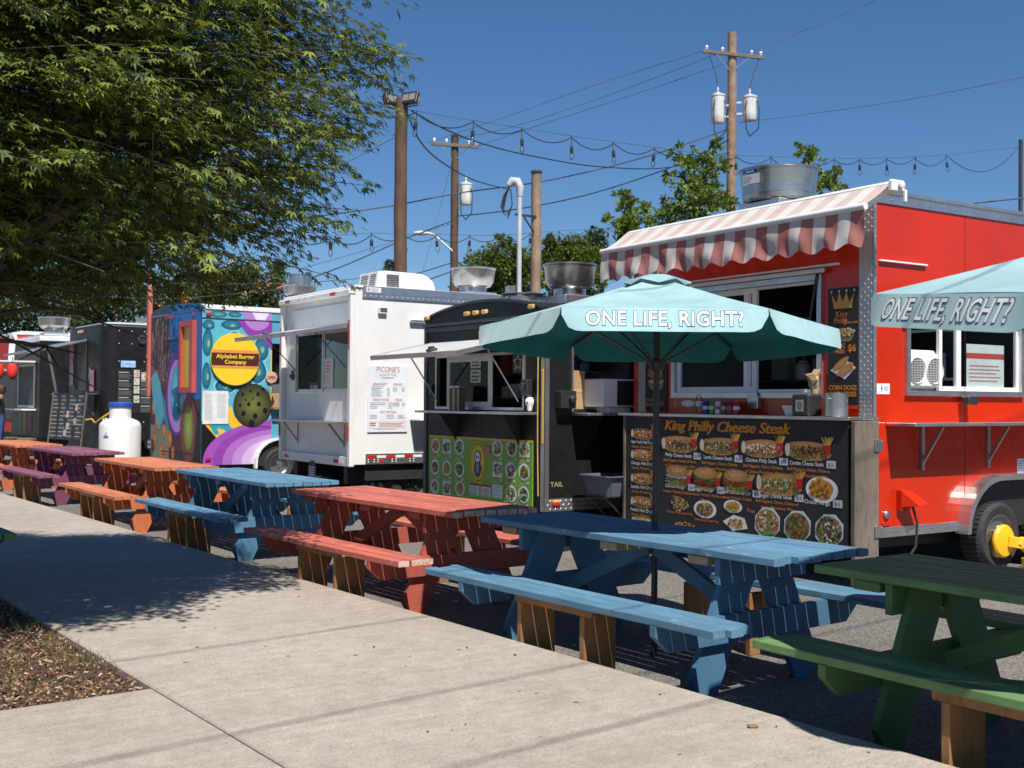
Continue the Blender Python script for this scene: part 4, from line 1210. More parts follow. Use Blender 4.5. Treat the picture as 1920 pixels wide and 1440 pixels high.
for i in range(16):
    (s0, t0), (s1, t1) = arch[1 + i], arch[2 + i]
    b.prism([(s0, t0 - .018), (s1, t1 - .018), (s1, t1 + .012), (s0, t0 + .012)], fr, .001, .02)
b.build('roof_edge_trim', 'dark_steel', TACO)
b = MB(); b.box(-.05, -.001, .02, TW - .02, 2.405, 2.44, .006); b.box(-.03, -.001, .06, TW - .06, 2.34, 2.395, .004); b.build('header_rail', 'dark_steel', TACO)
for a in (2.44, 1.52, 1.33, 1.14, .22):
    b = MB(); b.box(-.05, -.001, a - .05, a + .05, 2.495, 2.545, .012); b.build('marker_light', 'amber_plastic', TACO)
b = MB(); b.box(-.01, -.001, -.01, .06, TZ0, 2.40); b.box(-.01, .05, -.01, -.001, TZ0, 2.40); b.build('corner_trim', 'aluminium', TACO)
b = MB(); b.box(-.01, -.001, TW - .06, TW + .01, TZ0, 2.40); b.build('corner_trim', 'dark_steel', TACO)
b = MB(); b.box(-.025, -.0105, .0, .045, 1.05, 1.85, .01); b.build('tail_strip', 'amber_plastic', TACO)
b = MB(); b.tube([(-.02, .10, 2.0), (-.03, .09, 1.5), (-.02, .10, 1.0), (-.02, .085, .5)], .006, 6); b.build('cable', simple('cable_yellow', (.6, .45, .12), .5), TACO)
goods(TACO, .85, .4, 2.3, 1.55, 3); goods(TACO, .85, .4, 2.3, 1.85, 4)
w_ = part_empty('serving_window', TACO)
b = MB(); ring(b, ef, -2.24, 1.405, -.36, 2.05, .03, -.03, .02); b.build('frame', 'aluminium', w_)
b = MB(); ring(b, ef, -2.0, 1.436, -1.04, 2.02, .06, -.025, .0); b.build('sash', 'white_trim', w_)
b = MB(); sheet(b, ef, -1.94, 1.497, -1.10, 1.96, -.014, -.01); b.build('pane', 'window_glass', w_)
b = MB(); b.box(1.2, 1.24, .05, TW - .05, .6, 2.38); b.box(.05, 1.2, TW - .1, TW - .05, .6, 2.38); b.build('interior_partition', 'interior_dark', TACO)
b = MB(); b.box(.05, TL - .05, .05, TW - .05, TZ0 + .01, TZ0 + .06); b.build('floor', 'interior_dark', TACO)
P = Print(ef, -.006); 
for (a, z) in ((1.37, 1.96), (1.37, 1.79)):
    P.rect(-a - .11, z - .075, -a + .11, z + .075, (.62, .60, .56)); P.lines(-a - .08, -a + .08, z + .05, 3, .018, .025, (.1, .1, .1), 1)
P.ell(-1.62, 1.97, .055, .075, (.02, .02, .02), 0, 16); P.ell(-1.62, 1.97, .045, .062, (.35, .35, .35), 1, 16); P.ell(-1.62, 1.97, .038, .052, (.03, .03, .03), 2, 16)
P.out('window_notices', TACO)
P = Print(ef, -.03); 
star = [( -.55 + .1 * (1 if k % 2 == 0 else .45) * math.cos(math.pi / 2 + k * math.pi / 5), 1.93 + .1 * (1 if k % 2 == 0 else .45) * math.sin(math.pi / 2 + k * math.pi / 5)) for k in range(10)]
P.poly(star, (.7, .65, .4), 0); P.poly([(-.55 + (s_ + .55) * .75, 1.93 + (t_ - 1.93) * .75) for s_, t_ in star], (.03, .03, .03), 1); P.out('star_sign', TACO)
# lift-up door
b = MB(); M = Matrix.Translation((-.02, 0, 2.19)) @ Matrix.Rotation(R(-12.5), 4, 'Y')
b.box(-.86, 0, .36, 2.30, -.018, .018, .004, M=M); fl_ = b.build('lift_door', simple('door_white', (.55, .55, .54), .45, 0, .08, 2, grime=.2), TACO)
b = MB(); 
for (y0, y1, x0, x1) in ((.36, 2.30, -.875, -.855), (.352, .372, -.86, 0), (2.288, 2.31, -.86, 0)): b.box(x0, x1, y0, y1, -.026, .026, 0, M=M)
b.build('door_edge', 'aluminium', fl_)
b = MB(); b.box(-.80, -.70, 1.02, 1.12, .02, .05, .008, M=M); b.box(-.78, -.72, 1.04, 1.10, .05, .075, .008, M=M); b.build('latch', 'dark_steel', fl_)
for y in (.45, 2.16):
    b = MB(); b.tube([(-.03, y, 1.50), (-.45, y, 2.08)], .009, 6); b.build('gas_strut', 'steel', TACO)
b = MB(); b.box(-.30, -.002, .10, 2.25, 1.36, 1.388, .004); shf = b.build('counter', 'aluminium', TACO)
for y in (.45, 1.75):
    b = MB(); b.add([(-.003, y, 1.358), (-.26, y, 1.358), (-.003, y, 1.02), (-.003, y + .012, 1.358), (-.26, y + .012, 1.358), (-.003, y + .012, 1.02)], [(0, 1, 2), (5, 4, 3), (0, 3, 4, 1), (1, 4, 5, 2), (0, 2, 5, 3)]); b.build('bracket', 'dark_steel', shf)
b = MB(); b.box(-.08, -.002, .22, .34, 1.56, 1.74, .008); b.box(-.11, -.08, .25, .33, 1.62, 1.70, .01); b.build('switch_box', 'dark_steel', TACO)
b = MB(); b.box(-.05, -.002, 2.28, 2.36, 1.58, 1.70, .008); b.build('latch_box', 'dark_steel', TACO)
# skull ornament
sk = MB(); sk.lathe([(.002, .075), (.03, .07), (.05, .045), (.052, .015), (.04, -.02), (.028, -.045), (.03, -.06), (.018, -.075), (.001, -.075)], 16, (-.03, .235, 1.475)); so = sk.build('skull_ornament', 'white_plastic', TACO, smooth=50)
b = MB()
for dy in (-.02, .02): b.lathe([(.014, 0), (.001, -.006)], 10, (-.078, .235 + dy, 1.485), 'x')
b.box(-.076, -.07, .228, .242, 1.44, 1.46); b.build('eye_sockets', 'black_matte', so)
# green banner
bb = MB(); bb.box(-.012, -.002, .20, 2.385, .37, 1.085); ban = bb.build('menu_banner', simple('banner_green', (.17, .36, .03), .4, 0, .05, 3), TACO)
P = Print(Frame((-.012, 0, 0), (0, -1, 0), (0, 0, 1)))
for k in range(46):
    s = -2.385 + k * .0475; P.poly([(s, 1.083), (s + .047, 1.083), (s + .024, 1.045)], (.75, .45, .02), 1)
P.rect(-2.383, 1.062, -.202, 1.083, (.75, .45, .02), 2)
PAL = [[(.5, .25, .08), (.6, .4, .15)], [(.3, .15, .06), GREEN, CREAM, (.1, .05, .03)], [(.06, .08, .03), GREEN, CREAM], [(.35, .2, .07), (.2, .1, .04), CREAM], [(.6, .35, .05), (.1, .06, .04), GREEN], [(.7, .5, .05), (.06, .05, .04), CREAM], [REDF, CREAM, GREEN]]
cells = [(2.223, .96), (1.963, .96), (1.678, .965), (.876, .978), (.591, .985), (.348, .985), (2.236, .70), (1.959, .70), (1.674, .70), (.873, .741), (.61, .744), (.352, .74), (2.233, .465), (1.956, .465), (1.659, .475), (.596, .49), (.359, .495)]
for i, (a, z) in enumerate(cells):
    if i % 4 == 1: P.poly([(-a - .10, z - .085), (-a + .10, z - .085), (-a + .085, z + .085), (-a - .085, z + .085)], WHT, 1); P.specks(-a, z, .075, .06, PAL[i % 7], 60, .016, 3)
    else: plate(P, -a, z, .105, .092, PAL[i % 7], 60, sz=.014)
    P.lines(-a - .1, -a + .03, z - .105, 2, .009, .006, (.6, .22, .12), 1); P.rect(-a + .05, z - .13, -a + .09, z - .10, (.6, .65, .5), 1); P.lines(-a - .1, -a + .05, z - .135, 2, .006, .008, (.45, .6, .3), 1)
P.ell(-1.274, .80, .17, .235, (.75, .48, .02), 1, 28); P.ell(-1.274, .80, .155, .218, (.12, .06, .02), 2, 28); P.ell(-1.274, .80, .145, .205, (.78, .50, .03), 3, 28)
P.ell(-1.274, .73, .075, .10, (.03, .05, .14), 4, 18); P.ell(-1.274, .86, .07, .082, (.03, .05, .14), 4, 18); P.ell(-1.274, .862, .05, .06, (.75, .76, .78), 5, 16); P.ell(-1.294, .862, .014, .018, (.03, .05, .12), 6, 8); P.ell(-1.254, .862, .014, .018, (.03, .05, .12), 6, 8); P.rect(-1.296, .803, -1.252, .818, (.6, .6, .64), 6)
for k in range(5): P.rect(-1.31 + abs(k - 2) * .005, .775 - k * .022, -1.238 - abs(k - 2) * .005, .785 - k * .022, (.6, .62, .68), 6)
for (x0, x1) in ((-1.33, -1.36), (-1.21, -1.18)): P.poly([(x0, .77), (x0 + .012, .77), (x1 + .012, .68), (x1, .68)], (.03, .05, .14), 4)

P.rect(-1.15, .92, -1.0, 1.0, (.5, .03, .03), 1); P.lines(-1.14, -1.01, .98, 3, .01, .012, (.7, .4, .4), 2)
for a in (1.341, 1.107):
    P.rect(-a - .10, .42, -a + .10, .55, (.68, .68, .66), 1); P.rect(-a - .10, .53, -a + .10, .555, (.45, .03, .08), 2); P.lines(-a - .085, -a + .085, .51, 4, .012, .012, (.25, .25, .28), 2)
P.rect(-.97, .42, -.76, .57, (.66, .68, .68), 2); P.lines(-.95, -.78, .55, 4, .01, .02, (.45, .47, .5), 3)
P.out('banner_print', ban)
# side: electrical box, opening with counter, diamond plate skirt
b = MB(); b.box(.13, .33, -.12, -.0015, 1.43, 1.62, .008); b.lathe([(.04, 0), (.04, -.04), (.02, -.05)], 14, (.26, -.12, 1.53), 'y'); b.build('power_box', 'black_plastic', TACO)
b = MB(); b.box(.345, .365, -.02, -.001, 1.40, 2.40); b.build('door_post', 'aluminium', TACO)
b = MB(); b.box(.34, 2.0, -.32, -.002, 1.355, 1.385, .004); b.build('side_counter', 'aluminium', TACO)
b = MB(); b.add([(.55, -.003, 1.354), (.55, -.28, 1.354), (.55, -.003, .95), (.562, -.003, 1.354), (.562, -.28, 1.354), (.562, -.003, .95)], [(0, 1, 2), (5, 4, 3), (0, 3, 4, 1), (1, 4, 5, 2), (0, 2, 5, 3)]); b.build('bracket', 'black_paint', TACO)
b = MB(); b.box(.012, TL, -.014, -.0105, TZ0 + .0, TZ0 + .135); sk_ = b.build('skirt', 'dull_plate', TACO)
b = MB(); tread(b, side_frame(.014), .015, TZ0 + .004, 1.5, TZ0 + .132, .0001); b.build('tread_pattern', 'aluminium', sk_)['kind'] = 'stuff'
b = MB(); b.box(.09, .19, -.035, -.0145, .40, .43, .005); b.build('clearance_light', 'red_plastic', TACO)
b = MB(); b.box(.09, .19, -.035, -.0145, .432, .46, .005); b.build('clearance_light', 'amber_plastic', TACO)
P = Print(side_frame(.001)); P.text('TAIL', .075, .60, .07, (.30, .24, .11), 0, .02, align='LEFT', width=.17); P.out('lettering', TACO)
exhaust_fan(TACO, .9, .76, 2.63, .30, .30, .46); exhaust_fan(TACO, .55, 1.2, 2.64, .23, .26, .12, 'drum')
for x in (1.6, 2.35): wheel(TACO, x, .05, .30, .30, .19)
b = MB(); b.box(.2, TL - .1, .25, TW - .25, .2, TZ0 - .002); b.build('chassis', 'black_matte', TACO)
b = MB(); b.beam((-.02, .3, .36), (-.25, .02, .01), .03, .03); b.build('stabiliser_jack', 'dark_steel', TACO)
def taco_pt(x, y, z):
    c, s_ = math.cos(R(34.5)), math.sin(R(34.5)); return (.349 + c * x - s_ * y, 12 + s_ * x + c * y, z)
for k, (y, lb) in enumerate(((1.57, 'left clear jar of brown seasoning on the black trailer counter'), (1.46, 'right clear jar of brown seasoning on the black trailer counter'))):
    t = thing('seasoning_jar', lb, 'jar', taco_pt(-.15, y, 1.3885), R(34.5), 'seasoning jars on the counter')
    b = MB(); b.box(-.048, .048, -.048, .048, 0, .26, .008); b.build('jar_wall', simple('seasoning', (.16, .085, .04), .6, 0, .5, 60), t)
    b = MB(); b.box(-.05, .05, -.05, .05, .261, .29, .008); b.build('lid', 'aluminium', t)
    for q in (-.052, .042): 
        b = MB(); b.box(-.052, -.049, q, q + .01, 0, .26); b.build('edge_strip', 'white_trim', t)
t = thing('window_air_conditioner', 'white window air conditioner beside the cardboard boxes', 'air conditioner', taco_pt(.86, -.10, 1.45), R(34.5))
b = MB(); b.box(-.30, .30, -.17, .30, 0, .30, .012); b.build('case', 'white_plastic', t)
b = MB(); b.box(-.10, .285, -.178, -.1705, .018, .282); b.build('coil_screen', 'dark_steel', t)
for k in range(10):
    b = MB(); b.box(-.306, -.301, -.15, .1, .03 + k * .025, .043 + k * .025); b.build('louvre', 'white_trim', t)
b = MB(); b.box(-.16, .16, -.1, .2, -.064, -.0005, .01); b.build('stand', 'white_plastic', t)
for (x, z, w, h, lb) in ((.48, 1.42, .17, .42, 'tall brown cardboard box behind the air conditioner'), (.63, 1.42, .12, .30, 'smaller cardboard box against the air conditioner')):
    t = thing('cardboard_box', lb, 'box', taco_pt(x, .10, z), R(34.5))
    b = MB(); b.box(-w / 2, w / 2, -.06, .2, 0, h, .004); b.build('box_wall', 'cardboard', t)
    b = MB(); b.box(-w / 2 - .002, w / 2 + .002, -.063, -.0605, h * .45, h * .52); b.build('tape', simple('tape', (.45, .33, .2), .3), t)
t = thing('folding_stand', 'black folding stand holding the grey tub', 'stand', taco_pt(.66, -.42, 0), R(34.5))
for s in (-1, 1):
    b = MB(); b.tube([(-.28, s * .17, .01), (.28, s * .17, .50)], .011, 8); b.build('leg', 'dark_steel', t, smooth=40)
    b = MB(); b.tube([(.28, s * .145, .01), (-.28, s * .145, .50)], .011, 8); b.build('leg', 'dark_steel', t, smooth=40)
for x in (-.28, .28):
    b = MB(); b.tube([(x, -.17, .50), (x, .17, .50)], .011, 8); b.build('top_bar', 'dark_steel', t, smooth=40)
b = MB(); b.box(-.30, .30, -.19, .19, .513, .525, .003); b.build('tray', 'black_plastic', t)
t = thing('bus_tub', 'grey plastic bus tub on the black folding stand', 'tub', taco_pt(.66, -.42, .526), R(34.5))
b = MB()
def rr_ring(w, d, z): return [(x * w + sx, y * d + sy, z) for (x, y, sx, sy) in ((-1, -1, .04, 0), (1, -1, -.04, 0), (1, -1, 0, .04), (1, 1, 0, -.04), (1, 1, -.04, 0), (-1, 1, .04, 0), (-1, 1, 0, -.04), (-1, -1, 0, .04))]
lv = [rr_ring(.28, .19, 0), rr_ring(.325, .235, .20), rr_ring(.35, .26, .20), rr_ring(.35, .26, .215), rr_ring(.32, .23, .212), rr_ring(.275, .185, .012)]
vs = [p for L in lv for p in L]; b.add(vs, [(i * 8 + k, i * 8 + (k + 1) % 8, (i + 1) * 8 + (k + 1) % 8, (i + 1) * 8 + k) for i in range(5) for k in range(8)] + [tuple(range(8)), tuple(range(40, 48))]); b.build('tub_wall', 'grey_plastic', t)

# ------------------------------------------------------------------ white trailer
WHITE = thing('white_food_trailer', 'white box food trailer with printed deli menu on its side', 'food truck', (-2.146, 15.5, 0), R(34))
WW, WL, WZ0, WZ1 = 2.45, 5.2, .625, 3.03
b = MB()
walls(b, .0, .04, WW, WZ0, WZ1, (.14, 2.0, 1.60, 2.52), .04)
b.box(0, WL, 0, .04, WZ0, WZ1); b.box(WL - .04, WL, .04, WW, WZ0, WZ1); b.box(.04, WL - .04, WW - .04, WW, WZ0, WZ1)
b.build('body', 'white_paint', WHITE)
b = MB(); b.box(-.02, WL + .02, -.02, WW + .02, WZ1 + .001, WZ1 + .05, .02); b.build('roof', 'white_paint', WHITE)
b = MB(); b.box(.10, WL, -.022, -.0205, WZ1 - .055, WZ1 + .045); b.box(.10, WL, -.02, -.0015, WZ1 - .12, WZ1 - .001); b.build('upper_rail', 'aluminium', WHITE)
b = MB(); b.box(.17, WL, -.016, -.001, WZ0, WZ0 + .145, .003); b.build('lower_rail', 'aluminium', WHITE)
b = MB()
for k in range(60): b.lathe([(.009, 0), (.002, -.006)], 6, (.14 + k * .083, -.0205, WZ1 - .09), 'y')
for x in (.21, .30, .36, .58, .64, .86, .92):
    for z in (WZ0 + .03, WZ0 + .062): b.lathe([(.011, 0), (.004, -.008)], 8, (x, -.0165, z), 'y')
for k in range(34): b.lathe([(.006, 0), (.001, -.004)], 6, (.145, -.0008, WZ0 + .2 + k * .065), 'y')
b.build('rivets', 'white_trim', WHITE)['kind'] = 'stuff'
for x in (.20, .49, .77, 1.05):
    b = MB(); b.box(x, x + .13, -.019, -.0165, WZ0 + .085, WZ0 + .12); b.build('reflector', 'red_plastic', WHITE)
    b = MB(); b.box(x + .14, x + .28, -.019, -.0165, WZ0 + .085, WZ0 + .12); b.build('reflector', 'white_trim', WHITE)
b = MB(); b.box(.385, .445, -.019, -.0165, WZ0 + .02, WZ0 + .055); b.build('reflector', 'red_plastic', WHITE)
# end wall: cap, corner posts, panel
b = MB(); b.box(-.10, -.001, -.02, WW + .02, WZ1 - .09, WZ1 + .0, .02); b.build('end_cap', 'white_paint', WHITE)
for (y0, y1) in ((-.01, .075), (WW - .075, WW + .01)):
    b = MB(); b.box(-.075, -.001, y0, y1, WZ0 - .03, WZ1 - .091, .008); b.build('corner_post', 'white_paint', WHITE)
b = MB(); b.box(-.06, -.001, .078, WW - .078, WZ0 - .03, WZ0 + .10, .006); b.build('sill', 'white_paint', WHITE)
b = MB(); b.box(-.03, -.001, .12, 2.12, 2.54, 2.86, .015); b.build('upper_panel', 'white_paint', WHITE)
b = MB()
for y in (.6, 1.2, 1.45, 1.7, 2.1): b.lathe([(.012, 0), (.008, -.008), (.001, -.01)], 8, (-.10, y, WZ1 - .045), 'x')
b.build('marker_dots', 'dark_steel', WHITE)
for (y, z) in ((2.02, WZ1 - .045), (.42, WZ1 - .045), (2.1, WZ0 + .03), (.35, WZ0 + .03)):
    dx = -.1035 if z > 2 else -.0635
    b = MB(); b.box(dx, dx + .003, y, y + .17, z - .025, z + .025); b.build('reflector', 'red_plastic', WHITE)
    b = MB(); b.box(dx, dx + .003, y - .13, y - .002, z - .025, z + .025); b.build('reflector', 'white_trim', WHITE)
for y in (.035, WW - .035):
    b = MB(); b.box(-.095, -.076, y - .02, y + .02, .95, 1.16, .008); b.build('tail_light', 'red_plastic', WHITE)
    b = MB(); b.box(-.078, -.0755, y - .018, y + .018, 2.2, 2.6); b.build('reflector', 'red_plastic', WHITE)
goods(WHITE, .95, .25, 2.1, 1.72, 5)
w_ = part_empty('serving_window', WHITE)
b = MB(); ring(b, ef, -2.02, 1.585, -.12, 2.535, .04, -.03, .015); b.build('frame', 'aluminium', w_)
b = MB(); ring(b, ef, -1.98, 1.626, -1.05, 2.493, .035, -.03, -.008); b.build('sash', 'aluminium', w_)
b = MB(); ring(b, ef, -1.045, 1.626, -.16, 2.493, .035, -.03, -.016); b.build('sash', 'aluminium', w_)
b = MB(); sheet(b, ef, -1.945, 1.661, -1.085, 2.458, -.022, -.019); b.build('pane', 'window_glass', w_)
b = MB(); sheet(b, ef, -1.055, 1.661, -.195, 2.458, -.026, -.023); b.build('pane', 'window_glass', w_)
# quilted steel back wall inside
b = MB(); b.box(1.3, 1.34, .05, WW - .05, WZ0 + .02, WZ1 - .02); b.box(.05, 1.3, WW - .1, WW - .05, WZ0 + .02, WZ1 - .02); b.box(.05, 1.3, .045, .06, WZ0 + .02, WZ1 - .02); b.build('interior_partition', 'interior_dark', WHITE)
b = MB()
for i in range(12):
    for j in range(5):
        cy, cz = .15 + i * .18 + (j % 2) * .09, 1.95 + j * .12
        b.add([(1.299, cy - .085, cz), (1.299, cy, cz - .115), (1.299, cy + .085, cz), (1.299, cy, cz + .115), (1.275, cy, cz)], [(0, 1, 4), (1, 2, 4), (2, 3, 4), (3, 0, 4)])
b.build('quilted_steel', 'steel', WHITE)['kind'] = 'stuff'
b = MB(); b.box(.05, 1.3, .05, WW - .05, WZ1 - .03, WZ1 - .01); b.box(.05, 1.3, .05, WW - .05, WZ0 + .01, WZ0 + .05); b.build('interior_ceiling', 'interior_dark', WHITE)
P = Print(ef, -.018); P.rect(-1.08, 1.68, -.72, 2.10, (.66, .65, .62)); P.lines(-.98, -.82, 2.05, 4, .02, .025, (.5, .25, .22), 1); P.lines(-1.0, -.8, 1.84, 3, .012, .03, (.45, .35, .32), 1)
P.rect(-1.53, 1.61, -1.22, 1.76, (.05, .05, .06), 0); P.text('CLOSED', -1.375, 1.66, .075, (.6, .6, .62), 1, .03, width=.27)
P.out('window_notices', WHITE)
b = MB(); M = Matrix.Translation((-.04, 0, 2.535)) @ Matrix.Rotation(R(-10), 4, 'Y')
b.box(-.92, 0, .14, 2.0, -.02, .02, .004, M=M); fl_ = b.build('lift_door', 'white_paint', WHITE)
b = MB(); b.box(-.935, -.915, .13, 2.01, -.03, .03, .003, M=M); b.box(-.92, 0, .128, .142, -.03, .026, 0, M=M); b.box(-.92, 0, 1.998, 2.012, -.03, .026, 0, M=M); b.build('door_edge', 'aluminium', fl_)
b = MB(); b.box(-.86, -.80, 1.0, 1.10, .021, .05, .006, M=M); b.build('latch', 'dark_steel', fl_)
for y in (.20, 1.95):
    b = MB(); b.tube([(-.03, y, 1.95), (-.5, y, 2.42)], .008, 6); b.build('gas_strut', 'black_plastic', WHITE)
b = MB(); b.box(-.32, -.002, .02, 2.25, 1.185, 1.212, .004); shf = b.build('counter', 'aluminium', WHITE)
for y in (.30, 1.9):
    b = MB(); b.box(-.02, -.002, y - .015, y + .015, .86, 1.184); b.beam((-.01, y, .9), (-.24, y, 1.18), .02, .025); b.build('bracket', 'steel', shf)
b = MB(); b.box(-.03, -.001, 2.05, 2.12, 1.80, 1.95, .008); b.lathe([(.025, 0), (.025, -.03)], 10, (-.03, 2.085, 1.86), 'x'); b.build('door_lock', 'dark_steel', WHITE)
P = Print(Frame((-.065, 0, 0), (0, -1, 0), (0, 0, 1))); P.rect(-1.36, .33, -1.10, .56, (.07, .08, .13)); P.lines(-1.34, -1.12, .54, 5, .02, .018, (.5, .52, .58), 1); P.ell(-1.23, .585, .1, .045, (.02, .02, .02), 0, 8); P.out('hanging_plate', WHITE)
# printed deli menu on the side
sb = MB(); sb.box(.195, .81, -.018, -.002, 1.065, 1.985); sg = sb.build('menu_sign', simple('sign_white', (.70, .73, .76), .35), WHITE)
P = Print(Frame((.195, -.018, 1.065), (1, 0, 0), (0, 0, 1))); DR = (.42, .10, .08); DK = (.22, .24, .3)
P.rect(.004, .004, .611, .916, (.70, .73, .76), 0)
P.text("PICONE'S", .307, .83, .105, DR, 1, .0, width=.36); P.text('QUALITY DELI', .307, .775, .05, DK, 1, width=.28); P.rect(.21, .745, .40, .757, DK, 1)
P.text('BREAKFAST*', .185, .645, .05, DR, 1, .012, width=.22); P.text('DRINKS', .46, .645, .05, DR, 1, .012, width=.14)
P.lines(.05, .30, .63, 1, .007, .01, DK, 1); 
for k in range(5): P.rect(.05, .60 - k * .026, .05 + random.uniform(.12, .2), .610 - k * .026, DK, 1); P.rect(.29, .60 - k * .026, .335, .610 - k * .026, DK, 1)
for k in range(3): P.rect(.38, .61 - k * .022, .45, .619 - k * .022, DK, 1); P.rect(.52, .61 - k * .022, .565, .619 - k * .022, DK, 1)
P.text('SANDWICHES', .20, .43, .05, DR, 1, .012, width=.24); P.text('SIDES', .48, .43, .05, DR, 1, .012, width=.11)
for k in range(4): P.rect(.03, .40 - k * .024, .03 + random.uniform(.1, .25), .409 - k * .024, DK, 1); P.rect(.31, .40 - k * .024, .37, .409 - k * .024, DK, 1)
for k in range(3): P.rect(.38, .40 - k * .02, .49, .409 - k * .02, DK, 1); P.rect(.53, .40 - k * .02, .57, .409 - k * .02, DK, 1)
P.text('HOT SPECIALS', .31, .26, .05, DR, 1, .012, width=.25)
for k in range(3): P.rect(.03, .23 - k * .022, .14, .239 - k * .022, DK, 1); P.rect(.29, .23 - k * .022, .40, .239 - k * .022, DK, 1)
P.rect(.45, .185, .59, .24, DR, 1); P.rect(.453, .188, .587, .237, (.70, .73, .76), 2); P.lines(.47, .57, .23, 2, .01, .01, DK, 3)
P.rect(.02, .14, .595, .143, DR, 1); P.lines(.03, .13, .13, 2, .016, .012, DR, 1); P.lines(.17, .58, .125, 3, .008, .012, DR, 1); P.rect(.02, .055, .595, .058, DR, 1); P.lines(.08, .52, .045, 1, .007, .01, DK, 1)
P.out('menu_print', sg)
b = MB(); b.box(.34, .47, -.05, -.002, 2.70, 2.79, .008); b.box(.35, .46, -.09, -.05, 2.775, 2.79, .004); b.build('vent_hood', 'white_paint', WHITE)
b = MB(); b.box(.86, 2.4, -.30, -.002, 1.225, 1.25, .004); b.build('side_shelf', 'white_paint', WHITE)
b = MB(); b.box(.84, 2.4, -.06, -.002, 2.60, 2.64, .006); b.build('drip_ledge', 'aluminium', WHITE)
# rooftop air conditioner
ac = part_empty('roof_air_conditioner', WHITE)
b = MB(); frs = Frame((0, 0, 0), (1, 0, 0), (0, 0, 1))
b.prism([(.46, 3.08), (1.42, 3.08), (1.42, 3.16), (1.38, 3.24), (1.30, 3.30), (1.20, 3.335), (.62, 3.345), (.50, 3.33)], Frame((0, .30, 0), (1, 0, 0), (0, 0, 1)), -.56, 0)
b.build('shroud', 'white_plastic', ac, smooth=40)
for k in range(7):
    b = MB(); b.box(.63, .83, .292, .2995, 3.125 + k * .026, 3.138 + k * .026); b.build('louvre', 'interior_dark', ac)
    b = MB(); b.box(.455 + .005 * k, .4585 + .005 * k, .34, .52, 3.12 + k * .027, 3.132 + k * .027); b.build('louvre', 'interior_dark', ac)
    b = MB(); b.box(.455 + .005 * k, .4585 + .005 * k, .58, .80, 3.12 + k * .027, 3.132 + k * .027); b.build('louvre', 'interior_dark', ac)
exhaust_fan(WHITE, 2.4, .82, WZ1 + .05, .345, .34, .47)
P = Print(side_frame(.0225)); P.rect(.15, WZ1 - .04, .38, WZ1 + .03, (.66, .66, .68)); P.ell(.19, WZ1 - .005, .022, .022, (.3, .32, .4), 1, 12); P.lines(.23, .36, WZ1 + .018, 3, .01, .008, (.45, .47, .55), 1); P.out('maker_label', WHITE)
for x in (1.0, 1.95): wheel(WHITE, x, .12, .38, .38, .24, 'dark_steel')
for x in (1.0, 1.95): wheel(WHITE, x, WW - .36, .38, .38, .24, 'dark_steel')
b = MB(); b.box(.05, WL, .30, .42, .34, WZ0 - .001); b.box(.05, WL, WW - .42, WW - .30, .34, WZ0 - .001); b.box(.2, 2.6, .05, .09, .40, .62); b.build('chassis', 'black_matte', WHITE)
b = MB(); b.beam((.35, .2, .5), (.15, .2, .01), .05, .05); b.beam((.35, .2, .5), (.62, .2, .01), .05, .05); b.box(.05, .75, .15, .25, .005, .03); b.build('stabiliser_stand', 'dark_steel', WHITE)
# ------------------------------------------------------------------ mural (burger) trailer
BURG = thing('mural_food_trailer', 'food trailer painted with a colourful mural and a round burger sign', 'food truck', (-5.545, 20.3, 0), rot=(0, 0, R(38)))
BW, BL_, BZ0, BZ1 = 2.50, 5.0, .32, 3.15
b = MB()
walls(b, 0, 0, BL_, BZ0, BZ1, (1.36, 2.75, 1.36, 2.55), .04, plane='side')
b.box(0, .04, .04, BW, BZ0, BZ1); b.box(BL_ - .04, BL_, .04, BW, BZ0, BZ1); b.box(.04, BL_ - .04, BW - .04, BW, BZ0, BZ1)
b.build('body', simple('mural_base', (.09, .32, .43), .35, 0, .15, 2), BURG)
arch = [(-BW, BZ1 - .05)] + [(-BW + BW * k / 14, BZ1 + .001 + .14 * math.sin(math.pi * k / 14) ** .6) for k in range(15)] + [(0, BZ1 - .05)]
b = MB(); b.prism(arch, fr, -BL_, -.06); b.build('arched_roof', 'white_paint', BURG, smooth=25)
b = MB(); b.prism([(q[0], q[1] + .012) for q in arch], fr, -.059, .0); b.build('arched_end_panel', simple('mural_end', (.035, .05, .10), .5, 0, .5, 4), BURG)
b = MB(); b.box(.06, BL_, -.02, -.001, BZ1 - .03, BZ1 + .02, .006); b.build('roof_rail', 'white_paint', BURG)
b = MB(); b.box(.0, BL_, -.012, -.001, 2.955, 2.97); b.build('belt_rail', 'black_matte', BURG)
AQ = (.10, .40, .52); AQL = (.24, .58, .66); NAVY = (.012, .085, .16); PUR = (.24, .045, .33); PURL = (.42, .20, .52); LIL = (.56, .42, .66); YEL = (.78, .46, .02); BLK = (.008, .008, .010)
P = Print(side_frame(), .001)
P.rect(.0, BZ0, 1.36, 2.954, AQ, 0)
P.rect(.0, 2.971, 1.36, BZ1 - .035, AQ, 0)
